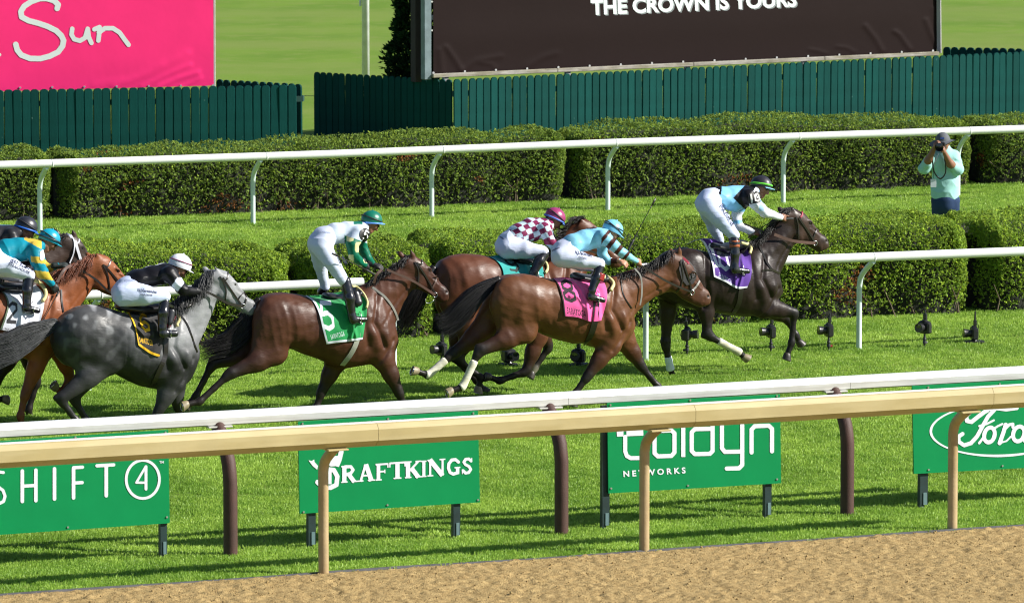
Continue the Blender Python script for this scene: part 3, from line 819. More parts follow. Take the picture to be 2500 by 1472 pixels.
# ------------------------------------------------------------------ banners
def banner(name, label, wall, x0, x1, ytop, yb0, yb1, m, folds, off=0.0, nx=150, nz=120, cat='banner'):
    g0 = wall.at(x0, yb0, off); g1 = wall.at(x1, yb1, off); top = wall.at((x0 + x1) / 2, ytop, off)[2]
    L_ = wall.along(g1) - wall.along(g0); root = empty(name, [g0[0], g0[1], 0], wall.yaw, label, cat)
    U, W = np.meshgrid(np.linspace(0, 1, nx), np.linspace(0, 1, nz), indexing='ij')
    zb = g0[2] + (g1[2] - g0[2]) * U; X = U * L_; Zz = zb + (top - zb) * W
    PXx = x0 + (x1 - x0) * U; PY = (yb0 + (yb1 - yb0) * U) + (ytop - (yb0 + (yb1 - yb0) * U)) * W
    def relief(x, z, px, py):
        d_ = 0.004 * wob(np.stack([x, 0 * x, z], -1).reshape(-1, 3), 2.2, 4).reshape(x.shape)
        for pts, wd, amp in folds: d_ = d_ + 0.55 * amp * np.exp(-(polyd(px, py, pts) / wd) ** 2)
        return d_
    dsp = relief(X, Zz, PXx, PY)
    # pulled in towards each eyelet
    V = np.stack([X, -dsp, Zz], -1).reshape(-1, 3); idx = np.arange(nx * nz).reshape(nx, nz)
    Fc = np.stack([idx[:-1, :-1], idx[1:, :-1], idx[1:, 1:], idx[:-1, 1:]], -1).reshape(-1, 4)
    mesh('banner_sheet', V, Fc, m, root, smooth=True)
    fr = MB(); fr.box((L_ / 2, 0.06, top + 0.05), (L_ + 0.1, 0.07, 0.07)); fr.box((L_ / 2, 0.06, (g0[2] + g1[2]) / 2 + 0.9), (L_, 0.05, 0.07)); fr.build('back_frame', mat('frame_steel', (0.30, 0.32, 0.33), 0.5), root)
    for k in np.linspace(0.03, 0.97, 5):
        pb = MB(); pb.box((L_ * k, 0.12, top / 2), (0.08, 0.07, top)); pb.build('support_post', mat('frame_steel'), root)
    def mp(px, py, o=0.006): return wall.at(px, py, off + o) - np.array([g0[0], g0[1], 0])
    def lmap(px, py, o=0.0045):
        q = wall.at(px, py, off + o) - np.array([g0[0], g0[1], 0]); x = q @ wall.t
        dd = relief(np.array([x]), np.array([q[2]]), np.array([px]), np.array([py]))[0] if 0.002 < o < 0.02 else 0.0
        return (x, -(q @ wall.nc) - dd, q[2])
    return root, lmap

def vinyl(name, c, rough=0.42, sp=0.3):
    return mat(name, c, rough, sp, vary=0.04, vscale=2, bump=0.0012, bscale=9)
pkW = Wall((0, 393), (741, 379)); pkW2 = pkW
pink = vinyl('pink_vinyl', (1.0, 0.030, 0.205), 0.7, 0.2)
z1 = (0, 0, 3.066)
folds = [(Z(z1, [(850, 655), (1150, 540), (1400, 400)]), 9, 0.012), (Z(z1, [(1060, 655), (1250, 560), (1420, 490)]), 6, 0.016), (Z(z1, [(1180, 655), (1330, 590), (1480, 545)]), 6, 0.018), (Z(z1, [(1350, 655), (1430, 625), (1500, 585)]), 5, 0.014),
         (Z(z1, [(700, 640), (950, 600), (1200, 480)]), 10, 0.008), ([(0, 60), (520, 90)], 60, 0.012), ([(60, 160), (420, 150)], 30, 0.008)]
root, lm = banner('advertising_banner', 'large pink banner with white handwritten Sun', pkW, -150, 522, -260, 228, 209.5, pink, folds, off=-0.18)
LETW = mat('print_white', (0.74, 0.80, 0.80), 0.45, vary=0.02)
S_ = Z(z1, [(428, 66), (436, 38), (405, 8), (350, -8), (300, -8), (235, 14), (180, 50), (156, 90), (162, 130), (215, 158), (285, 176), (355, 200), (420, 232), (458, 268), (476, 305), (468, 348), (435, 392), (370, 424), (300, 442), (225, 440), (160, 415), (130, 378), (118, 335)])
u_ = Z(z1, [(540, 218), (535, 262), (555, 296), (598, 308), (636, 286), (656, 218)]); u2 = Z(z1, [(656, 218), (664, 280), (684, 324)])
n_ = Z(z1, [(706, 222), (745, 206), (742, 255), (736, 306)]); n2 = Z(z1, [(740, 246), (785, 214), (845, 214), (895, 246), (930, 295), (962, 338)])
V, Fc = print2d([('p', S_, 13.5), ('p', u_, 11), ('p', u2, 11), ('p', n_, 11), ('p', n2, 11), ('p', Z(z1, [(-10, 408), (-3, 412)]), 8), ('p', [(-60, 40), (-50, 120), (-20, 135)], 11)], (-75, -10, 330, 155), 1.5, lm)
mesh('lettering', V, Fc, LETW, root)
bf = MB(); p0 = lm(522, -260, -0.02); p1 = lm(523, 212, -0.02); bf.tube([p0, p1], 0.02, 6); bf.build('edge_trim', mat('trim_grey', (0.42, 0.40, 0.40), 0.5), root)
for k in range(7):
    e = MB(); x = 49 + k * 78.5; q = np.array(lm(x, 214.5 - (x - 49) * 0.012, 0.004)); e.tube([q, q - np.array([0, 0.006, 0])], 0.017, 8); e.build('eyelet', mat('eyelet_metal', (0.7, 0.7, 0.72), 0.3, metal=0.6), root)

bnW = Wall((1108, 365), (2640, 278))
brown = vinyl('brown_vinyl', (0.013, 0.006, 0.0058), 0.6, 0.12)
z2 = (760, 0, 3.066); z3 = (1400, 0, 2.2727)
folds = [(Z(z2, [(975, 540), (965, 440), (960, 370)]), 7, 0.02), (Z(z2, [(1115, 530), (1060, 430), (1000, 340)]), 5, 0.022), (Z(z2, [(1130, 520), (1220, 450), (1400, 420)]), 7, 0.010), (Z(z2, [(1360, 515), (1330, 480), (1250, 470)]), 5, 0.010),
         (Z(z2, [(1590, 500), (1700, 430), (1800, 400)]), 8, 0.010), (Z(z3, [(1700, 285), (1660, 220), (1600, 150)]), 5, 0.02), (Z(z3, [(1858, 275), (1800, 200), (1770, 180)]), 4.5, 0.022), (Z(z3, [(2020, 262), (1980, 190), (1950, 120)]), 5, 0.022),
         (Z(z3, [(2000, 60), (2010, 160), (2025, 250)]), 6, 0.014), (Z(z3, [(1540, 292), (1500, 270), (1440, 262)]), 4, 0.01), (Z(z3, [(1380, 300), (1330, 285), (1280, 278)]), 4, 0.01), ([(1100, 90), (1700, 60), (2200, 40)], 45, 0.012)]
root, lm = banner('advertising_banner', 'large dark brown banner reading THE CROWN IS YOURS', bnW, 1058, 2287, -270, 181, 127, brown, folds, off=-0.2, nx=230)
PX, PY, Fc = text2d('THE CROWN IS YOURS', 1443, 36, 1945, 15.5, 36, bold=0.034)
mesh('lettering', [lm(a, b) for a, b in zip(PX, PY)], Fc, LETW, root)
PX, PY, Fc = text2d('THE CROWN IS YOURS', 1446, 38.5, 1948, 18, 36, bold=0.034)
mesh('lettering_shadow', [lm(a, b, 0.0022) for a, b in zip(PX, PY)], Fc, mat('print_grey', (0.20, 0.22, 0.23), 0.5), root)
WOODG = mat('weathered_wood', (0.34, 0.32, 0.28), 0.8, two=(0.22, 0.20, 0.14), tscale=6, tstretch=(0.3, 1, 3), bump=0.006, bscale=20, bstretch=(0.3, 1, 3), vary=0.2)
for a, b in ((1056, 1358), (1360, 1690), (1692, 2010), (2012, 2290)):
    q0 = np.array(lm(a, 186 - (a - 1056) * 0.0445, 0.11)); q1 = np.array(lm(b, 186 - (b - 1056) * 0.0445, 0.10))
    mb = MB(); d = q1 - q0; L_ = np.linalg.norm(d); an = math.atan2(d[2], d[0]); c, s = math.cos(an), math.sin(an)
    mb.box((q0 + q1) / 2, (L_, 0.07, 0.062), rot=[[c, 0, -s], [0, 1, 0], [s, 0, c]], bev=0.006); mb.build('wooden_beam', WOODG, root)
for k in range(17):
    x = 1058 + k * 76.2
    if x > 2290: break
    e = MB(); q = np.array(lm(x, 178.5 - (x - 1058) * 0.0443, 0.012)); e.tube([q, q - np.array([0, 0.008, 0])], 0.019, 8); e.build('eyelet', mat('eyelet_metal'), root)
for k, y in enumerate((75, 5)):
    e = MB(); q = np.array(lm(1054, y, 0.012)); e.tube([q, q - np.array([0, 0.008, 0])], 0.016, 8); e.build('eyelet', mat('eyelet_metal'), root)
mb = MB(); mb.tube([lm(2293, 130, 0.03), lm(2290, -270, 0.03)], 0.045, 4); mb.build('corner_post', mat('post_pale', (0.36, 0.34, 0.36), 0.6), root)
q0 = np.array(lm(1040, 195, 0.02)); q1 = np.array(lm(1040, -270, 0.02)); mb = MB(); mb.box((q0 + q1) / 2, (0.125, 0.12, q1[2] - q0[2]), bev=0.01); mb.build('steel_post', mat('galvanised', (0.16, 0.21, 0.23), 0.5, metal=0.3, vary=0.2), root)
q0 = np.array(lm(1017, 200, -0.25)); q1 = np.array(lm(1017, -270, -0.25)); mb = MB(); mb.box((q0 + q1) / 2, (0.13, 0.15, q1[2] - q0[2])); mb.build('timber_post', mat('dark_timber', (0.030, 0.022, 0.020), 0.8), root)

# flag pole, evergreen behind the panel
g = ground(893, 236); mb = MB(); h = 8.0; mb.tube([g, g + [0, 0, h]], [0.066, 0.05], 14)
o = mb.build('flag_pole', mat('pole_white', (0.74, 0.76, 0.78), 0.35), smooth=True); tag(o, 'tall white pole standing behind the dark angled picket panel', 'pole')
mb = MB(); mb.tube([g + [-0.09, 0, 1.55], g + [-0.09, 0, 1.85]], 0.02, 8); mb.build('cleat', mat('pole_white'), o)
def evergreen():
    g = ground(1012, 338); rg = np.random.default_rng(77); root = empty('evergreen_shrub', g, 0, 'dark upright evergreen shrub left of the brown banner posts', 'shrub')
    n = 5200; z = rg.uniform(0.15, 3.6, n); a = rg.uniform(0, 2 * math.pi, n)
    r = np.interp(z, [0, 0.9, 1.25, 1.6, 2.2, 2.6, 3.6], [0.25, 0.36, 0.42, 0.33, 0.30, 0.22, 0.05]) * (1 + 0.16 * np.sin(3 * a + z * 4) + 0.1 * np.sin(z * 13 + a)) * rg.uniform(0.55, 1.05, n)
    Pn = np.stack([r * np.cos(a), r * np.sin(a), z], 1); Nn = np.stack([np.cos(a), np.sin(a), 0 * a], 1)
    V, Fq, C = sprays(Pn, Nn, 0.10, rg, np.array([[0.022, 0.062, 0.016]]) * rg.uniform(0.5, 1.5, (n, 1)), upb=0.9)
    o = mesh('crown', V, Fq, LEAF, root, col=C); o['kind'] = 'stuff'
    mb = MB(); mb.tube([(0, 0, 0), (0, 0, 3.3)], [0.06, 0.02], 8); mb.build('trunk', TWIG, root)
evergreen()

# ------------------------------------------------------------------ green signs under the white rail
SIGN = mat('green_board', (0.001, 0.235, 0.070), 0.5, 0.2, vary=0.05, vscale=3, bump=0.002, bscale=5)
SLET = mat('board_print', (0.76, 0.80, 0.84), 0.4, vary=0.02)
DPOST = mat('sign_post_paint', (0.010, 0.030, 0.030), 0.55, vary=0.3)
BOLT = mat('bolt_metal', (0.6, 0.6, 0.6), 0.3, metal=0.8)
SCR = mat('bare_steel', (0.12, 0.20, 0.21), 0.6)
def sign(label, corners, foot_wall, shapes, posts, bolts, texts=()):
    """corners tl,tr,br,bl in pixels; board lies in the wall's plane"""
    pl = [foot_wall.at(*c) for c in corners]; o0 = np.array([pl[3][0], pl[3][1], 0])
    root = empty('rail_sign', o0, foot_wall.yaw, label, 'sign')
    def lm(px, py, off=0.0):
        q = foot_wall.at(px, py, off) - o0; return (q @ foot_wall.t, -(q @ foot_wall.nc), q[2])
    n = 14; c = corners; V = []
    for i in range(n + 1):
        for j in range(n + 1):
            u, v = i / n, j / n
            px = (c[0][0] * (1 - u) + c[1][0] * u) * (1 - v) + (c[3][0] * (1 - u) + c[2][0] * u) * v
            py = (c[0][1] * (1 - u) + c[1][1] * u) * (1 - v) + (c[3][1] * (1 - u) + c[2][1] * u) * v
            V.append(lm(px, py, 0.0))
    m_ = (n + 1) ** 2; V = V + [(x, y + 0.018, z) for x, y, z in V]
    Fc = []
    for i in range(n):
        for j in range(n):
            a = i * (n + 1) + j; Fc.append((a, a + 1, a + n + 2, a + n + 1)); Fc.append((a + m_, a + n + 1 + m_, a + n + 2 + m_, a + 1 + m_))
    for i in range(n):
        for a, b in ((i, i + 1), (n * (n + 1) + i, n * (n + 1) + i + 1), (i * (n + 1), (i + 1) * (n + 1)), (i * (n + 1) + n, (i + 1) * (n + 1) + n)):
            Fc.append((a, b, b + m_, a + m_))
    mesh('board', V, Fc, SIGN, root)
    if shapes:
        xs = [c[0] for c in corners]; ys = [c[1] for c in corners]
        V, Fc = print2d(shapes, (min(xs), min(ys), max(xs), max(ys)), 1.25, lambda x, y: lm(x, y, 0.004)); mesh('lettering', V, Fc, SLET, root)
    for t in texts:
        PX, PY, Fc = text2d(*t); mesh('lettering', [lm(a, b, 0.004) for a, b in zip(PX, PY)], Fc, SLET, root)
    for x, y, w in posts:
        q = np.array(lm(x, y, -0.05)); q[2] = 0; zt = lm(x, np.interp(x, [corners[0][0], corners[1][0]], [corners[0][1], corners[1][1]]) + 8)[2]
        mb = MB(); mb.box((q[0], 0.055, zt / 2 + 0.02), (w, 0.06, zt - 0.04)); mb.box((q[0] - w * 0.25, 0.052, 0.14), (w * 0.6, 0.05, 0.28)); mb.build('sign_post', DPOST, root)
        mb = MB(); mb.box((q[0] + w * 0.12, 0.02, 0.10), (w * 0.45, 0.004, 0.12)); mb.build('post_plate', SCR, root)
    for x, y in bolts:
        q = np.array(lm(x, y, 0.0)); mb = MB(); mb.tube([q, q - [0, 0.008, 0]], 0.010, 8); mb.build('bolt', BOLT, root)
    return root
sgW = Wall((563, 1353), (2068, 1254.5))
za, zb, zc, zd = (0, 980, 2.991), (700, 940, 2.7675), (1400, 900, 2.9433), (1900, 860, 2.405)
def sh(zm, lst):
    out = []
    for s in lst:
        if s[0] == 'p': out.append(('p', Z(zm, s[1]), s[2] / zm[2]))
        elif s[0] == 'b': (a, b), (c, d) = Z(zm, [(s[1], s[2]), (s[3], s[4])]); out.append(('b', a, b, c, d, s[5] / zm[2]))
        elif s[0] == 'e': (a, b), = Z(zm, [(s[1], s[2])]); out.append(('e', a, b, s[3] / zm[2], s[4] / zm[2], s[5] / zm[2]) + ((s[6],) if len(s) > 6 else ()))
        else: out.append((s[0], Z(zm, s[1])))
    return out
shift = sh(za, [('p', [(24, 517), (-8, 513), (-42, 538), (-46, 588), (-12, 622), (22, 648), (37, 690), (26, 728), (-8, 744), (-52, 738)], 22),
    ('p', [(163, 506), (163, 728)], 26), ('p', [(262, 500), (262, 722)], 26), ('p', [(163, 617), (262, 611)], 24), ('p', [(398, 490), (398, 710)], 26),
    ('p', [(537, 486), (537, 702)], 26), ('p', [(537, 482), (602, 478)], 24), ('p', [(537, 594), (600, 590)], 24), ('p', [(708, 468), (830, 461)], 24), ('p', [(776, 470), (776, 686)], 26),
    ('e', 1043, 567, 121, 139, 20), ('p', [(1066, 474), (1066, 638)], 21), ('p', [(1064, 474), (996, 590)], 17), ('p', [(996, 591), (1068, 591)], 17)])
sign('green sign lettered SHIFT 4 at the left edge', [(-60, 1080.5), (411, 1049), (414.6, 1276.5), (-60, 1309)], sgW, shift, [(398, 1350, 0.065)], Z(za, [(550, 260), (1208, 224), (495, 916), (1218, 842)]), [('TM',) + Z(za, [(1163, 450)])[0] + Z(za, [(1196, 450)])[0] + (6, 0.02)])

def serif(ch, x0, x1, yt, yb, sl):
    """bold slab-ended capitals from strokes in a unit cell"""
    w, h = x1 - x0, yb - yt; K = 0.27; t = 0.13
    G = {'R': [('b', .2, 0, .2, 1, K), ('p', [(.25, .06), (.62, .08), (.76, .28), (.6, .48), (.3, .52)], .19), ('b', .45, .48, .85, 1, K), ('b', 0, .04, .5, .04, .08), ('b', 0, .96, .42, .96, .08), ('b', .66, .96, 1.05, .96, .08)],
         'A': [('b', .46, 0, .14, 1, .15), ('b', .48, 0, .84, 1, .29), ('b', .25, .66, .75, .66, .10), ('b', -.04, .96, .34, .96, .08), ('b', .6, .96, 1.06, .96, .08)],
         'F': [('b', .22, 0, .22, 1, K), ('b', 0, .05, .95, .05, .11), ('b', .93, .03, .93, .28, .09), ('b', .3, .48, .7, .48, .10), ('b', .7, .36, .7, .6, .08), ('b', 0, .96, .48, .96, .08)],
         'T': [('b', .5, 0, .5, 1, K), ('b', 0, .05, 1, .05, .11), ('b', .03, .03, .03, .3, .08), ('b', .97, .03, .97, .3, .08), ('b', .25, .96, .75, .96, .08)],
         'K': [('b', .2, 0, .2, 1, K), ('b', .32, .56, .86, .03, .13), ('b', .42, .42, .86, 1, .28), ('b', 0, .04, .42, .04, .08), ('b', 0, .96, .42, .96, .08), ('b', .66, .04, 1.02, .04, .08), ('b', .64, .96, 1.06, .96, .08)],
         'I': [('b', .5, 0, .5, 1, .56), ('b', 0, .04, 1, .04, .08), ('b', 0, .96, 1, .96, .08)],
         'N': [('b', .16, 0, .16, 1, .12), ('b', .14, 0, .86, 1, .27), ('b', .86, 0, .86, 1, .12), ('b', 0, .04, .3, .04, .08), ('b', 0, .96, .34, .96, .08), ('b', .68, .04, 1.02, .04, .08)],
         'G': [('p', [(.86, .24), (.66, .08), (.4, .09), (.2, .3), (.17, .55), (.28, .82), (.5, .93), (.76, .88)], .2), ('b', .8, .56, .8, .95, .24), ('b', .58, .56, 1.0, .56, .08)],
         'S': [('p', [(.8, .22), (.62, .09), (.36, .1), (.22, .26), (.36, .42), (.64, .54), (.78, .72), (.62, .9), (.36, .92), (.16, .76)], .2), ('b', .86, .02, .86, .3, .07), ('b', .1, .68, .1, .98, .07)]}[ch]
    def m(x, y): return (x0 + x * w, yt + y * h + sl * (x0 + x * w - x0))
    out = []
    for g in G:
        if g[0] == 'b':
            a, b = m(g[1], g[2]), m(g[3], g[4]); vert = abs(g[3] - g[1]) * w < abs(g[4] - g[2]) * h
            out.append(('b', *a, *b, g[5] * (w if vert else h) * (1.0 if ch != 'I' or not vert else 1)))
        else: out.append(('p', [m(*q) for q in g[1]], g[2] * (w * 0.6 + h * 0.4)))
    return out
dk = [('p', [(262, 566), (318, 572), (342, 615), (336, 672), (296, 692), (242, 688), (208, 655)], 30), ('b', 292, 555, 292, 668, 22),
      ('g', [(145, 505), (168, 512), (186, 500), (188, 518), (212, 545), (206, 570), (178, 548)]), ('g', [(272, 540), (284, 490), (298, 480), (312, 492), (326, 478), (346, 476), (352, 445), (344, 440), (366, 438), (378, 418), (386, 422), (384, 452), (370, 510), (352, 552), (330, 546), (300, 548)]), ('p', [(206, 648), (240, 690)], 20)]
dk = sh(zb, dk)
for ch, a, b, t, bt in (('R', 368, 474, 545, 660), ('A', 484, 590, 537, 652), ('F', 600, 690, 531, 645), ('T', 694, 803, 522, 636), ('K', 798, 906, 515, 629), ('I', 908, 945, 510, 621), ('N', 950, 1070, 503, 617), ('G', 1076, 1174, 497, 611), ('S', 1178, 1262, 491, 604)):
    (x0, y0), (x1, y1) = Z(zb, [(a, t), (b, bt)]); dk += serif(ch, x0, x1, y0, y1, -0.07)
sign('green sign lettered DRAFTKINGS with a crown logo', [(728, 1029), (1167, 1002.5), (1172, 1225.5), (732, 1253.7)], sgW, dk, [(760, 1330, 0.075), (1113, 1300, 0.07)], Z(zb, [(106, 258), (684, 226), (1260, 188), (114, 855), (680, 808), (1292, 774)]))
td = [('b', 312, 467, 502, 459, 40), ('-', [(359, 449), (381, 448), (381, 482), (359, 483)]), ('p', [(372, 488), (372, 592), (384, 626), (412, 641), (474, 640)], 29),
      ('p', [(606, 446), (704, 442), (726, 462), (726, 600), (704, 625), (606, 628), (583, 606), (583, 466), (606, 446)], 30), ('b', 789, 405, 789, 633, 30),
      ('p', [(1000, 398), (1000, 590), (980, 610), (872, 612), (850, 590), (850, 455), (872, 433), (1000, 430)], 30),
      ('p', [(1067, 412), (1067, 570), (1088, 596), (1213, 594)], 30), ('p', [(1213, 404), (1213, 690), (1190, 714), (1102, 716)], 30),
      ('p', [(1280, 600), (1280, 436), (1302, 412), (1404, 408), (1427, 430), (1427, 592)], 30)]
td = sh(zc, td)
sign('green sign lettered toldyn NETWORKS', [(1482.6, 984), (1904.6, 962.3), (1907, 1179), (1485.6, 1204)], sgW, td, [(1477, 1272, 0.075), (1873, 1242, 0.07)], Z(zc, [(265, 260), (838, 226), (1462, 195), (270, 858), (822, 838), (1462, 792)]),
     [('N E T W O R K S',) + Z(zc, [(360, 775)])[0] + Z(zc, [(807, 748)])[0] + (14.5, 0.03)])
fo = [('e', 1308, 452, 412, 154, 15, -0.03), ('p', [(1126, 352), (1104, 372), (1108, 402), (1135, 408), (1172, 378), (1210, 350), (1228, 340)], 24), ('p', [(1222, 334), (1270, 326), (1340, 334), (1400, 326)], 24),
      ('p', [(1268, 338), (1232, 376), (1200, 432), (1168, 492), (1132, 532), (1092, 545), (1060, 524), (1058, 494), (1082, 478)], 23), ('p', [(1180, 432), (1224, 420), (1266, 398)], 12),
      ('p', [(1180, 532), (1204, 500), (1216, 470)], 14), ('e', 1240, 484, 30, 44, 24, 0.25), ('p', [(1262, 450), (1290, 432), (1316, 420)], 12), ('p', [(1336, 424), (1322, 470), (1300, 532)], 24), ('p', [(1330, 450), (1356, 424), (1378, 420), (1378, 440)], 17),
      ('p', [(1300, 532), (1340, 520), (1370, 490)], 10), ('e', 1412, 478, 32, 44, 24, 0.3), ('p', [(1520, 330), (1488, 420), (1450, 520), (1470, 540), (1500, 530)], 24)]
sign('green sign lettered Ford inside an oval at the right edge', [(2227.3, 942), (2700, 917), (2700, 1131.5), (2231.4, 1156.3)], sgW, sh(zd, fo), [(2253, 1218, 0.085), (2640, 1200, 0.08)], Z(zd, [(880, 205), (1300, 185), (882, 688), (1316, 665)]))
# ================================================================== horses
LEATHER = mat('black_leather', (0.018, 0.014, 0.012), 0.35, 0.6, vary=0.2)
BRLEATHER = mat('brown_leather', (0.085, 0.045, 0.035), 0.45, 0.5, vary=0.2)
WSTRAP = mat('white_strap', (0.72, 0.73, 0.78), 0.5)
STEEL = mat('steel', (0.65, 0.65, 0.66), 0.22, metal=1.0, vary=0.02)
EYE = mat('eye_dark', (0.008, 0.005, 0.004), 0.08, 0.8, vary=0)
YPAD = mat('foam_pad', (0.62, 0.56, 0.26), 0.7, vary=0.08)
GREYSTRAP = mat('grey_strap', (0.28, 0.27, 0.25), 0.5, vary=0.2)
COAT = {}
def coat_mat(name, rough, sheen=0.0):
    return mat(name, attr='Col', rough=rough, spec=0.3, vary=0.16, vscale=9, bump=0.0022, bscale=55, bstretch=(0.4, 1, 1), rvary=0.10, detail=6, coat=0.0)

class Beast:
    def __init__(s, fr): s.fr = fr; s.bvh = None
    def hit(s, px, py, off=0.01, far=False):
        d = s.fr.dirl(px, py); d = d / np.linalg.norm(d)
        h = s.bvh.ray_cast(Vector(s.fr.cam), Vector(d))
        if h[0] is None: return None
        n = np.array(h[1]);
        if n @ d > 0: n = -n
        return np.array(h[0]) + n * off
    def drape(s, pts, off=0.01, n=26, y=0.0):
        """photo-pixel path laid on the near skin"""
        q = spline([p[:2] for p in pts], n); out = []
        last = None
        for x, z in q:
            h = s.hit(x, z, off)
            if h is None:
                yy = last[1] if last is not None else y
                h = s.fr.at(x, z, yy)
            out.append(h); last = h
        out = np.array(out)
        for _ in range(2): out[1:-1] = out[1:-1] * 0.5 + (out[:-2] + out[2:]) * 0.25
        return out

def ribbon(name, P3, w, th, m, parent, n=8):
    mb = MB(); mb.tube(P3, 1.0, n, sq=(w / 2, th / 2)) if False else None
    P3 = np.asarray(P3); tg = np.gradient(P3, axis=0); tg /= np.linalg.norm(tg, axis=1)[:, None] + 1e-9
    out = np.array([0, -1.0, 0]); V = []; Fc = []
    for i, p in enumerate(P3):
        b = np.cross(tg[i], out); b /= np.linalg.norm(b) + 1e-9; o = np.cross(b, tg[i])
        if o @ out < 0: o = -o
        V += [p - b * w / 2, p - b * w / 2 + o * th, p + b * w / 2 + o * th, p + b * w / 2]
    k = len(P3)
    for i in range(k - 1):
        for j in range(4): Fc.append((i * 4 + j, i * 4 + (j + 1) % 4, i * 4 + 4 + (j + 1) % 4, i * 4 + 4 + j))
    Fc += [(0, 1, 2, 3), ((k - 1) * 4 + 3, (k - 1) * 4 + 2, (k - 1) * 4 + 1, (k - 1) * 4)]
    return mesh(name, V, Fc, m, parent, smooth=False)

def strands(name, roots, tips, midf, n, m, parent, w0=0.004, segs=7, seed=1, curl=0.02):
    """hair locks: roots(t), tips(t), mids -> thin three-sided tapered strands"""
    rg = np.random.default_rng(seed); V = []; Fc = []
    for i in range(n):
        t = rg.random(); p0 = roots(t, rg); p3 = tips(t, rg); p1, p2 = midf(t, p0, p3, rg)
        g = np.linspace(0, 1, segs)[:, None]
        c = (1 - g) ** 3 * p0 + 3 * (1 - g) ** 2 * g * p1 + 3 * (1 - g) * g * g * p2 + g ** 3 * p3
        ph = rg.uniform(0, 6.28); fq = rg.uniform(4, 9)
        c = c + g * curl * np.stack([np.sin(g[:, 0] * fq + ph), np.cos(g[:, 0] * fq * 0.8 + ph), np.sin(g[:, 0] * fq * 1.2 + ph * 2)], 1)
        tg = np.gradient(c, axis=0); tg /= np.linalg.norm(tg, axis=1)[:, None] + 1e-9
        a = np.cross(tg, rg.normal(size=3)); a /= np.linalg.norm(a, axis=1)[:, None] + 1e-9; b = np.cross(tg, a)
        w = w0 * rg.uniform(0.6, 1.3) * (1 - g[:, 0] ** 2 * 0.9)
        q = len(V) * 3
        ring = np.stack([c + a * w[:, None], c - a * w[:, None] * 0.5 + b * w[:, None] * 0.9, c - a * w[:, None] * 0.5 - b * w[:, None] * 0.9], 1).reshape(-1, 3)
        V.append(ring); base = i * segs * 3
        for k in range(segs - 1):
            for j in range(3): Fc.append((base + k * 3 + j, base + k * 3 + (j + 1) % 3, base + k * 3 + 3 + (j + 1) % 3, base + k * 3 + 3 + j))
    o = mesh(name, np.concatenate(V), np.array(Fc), m, parent, smooth=True)
    return o

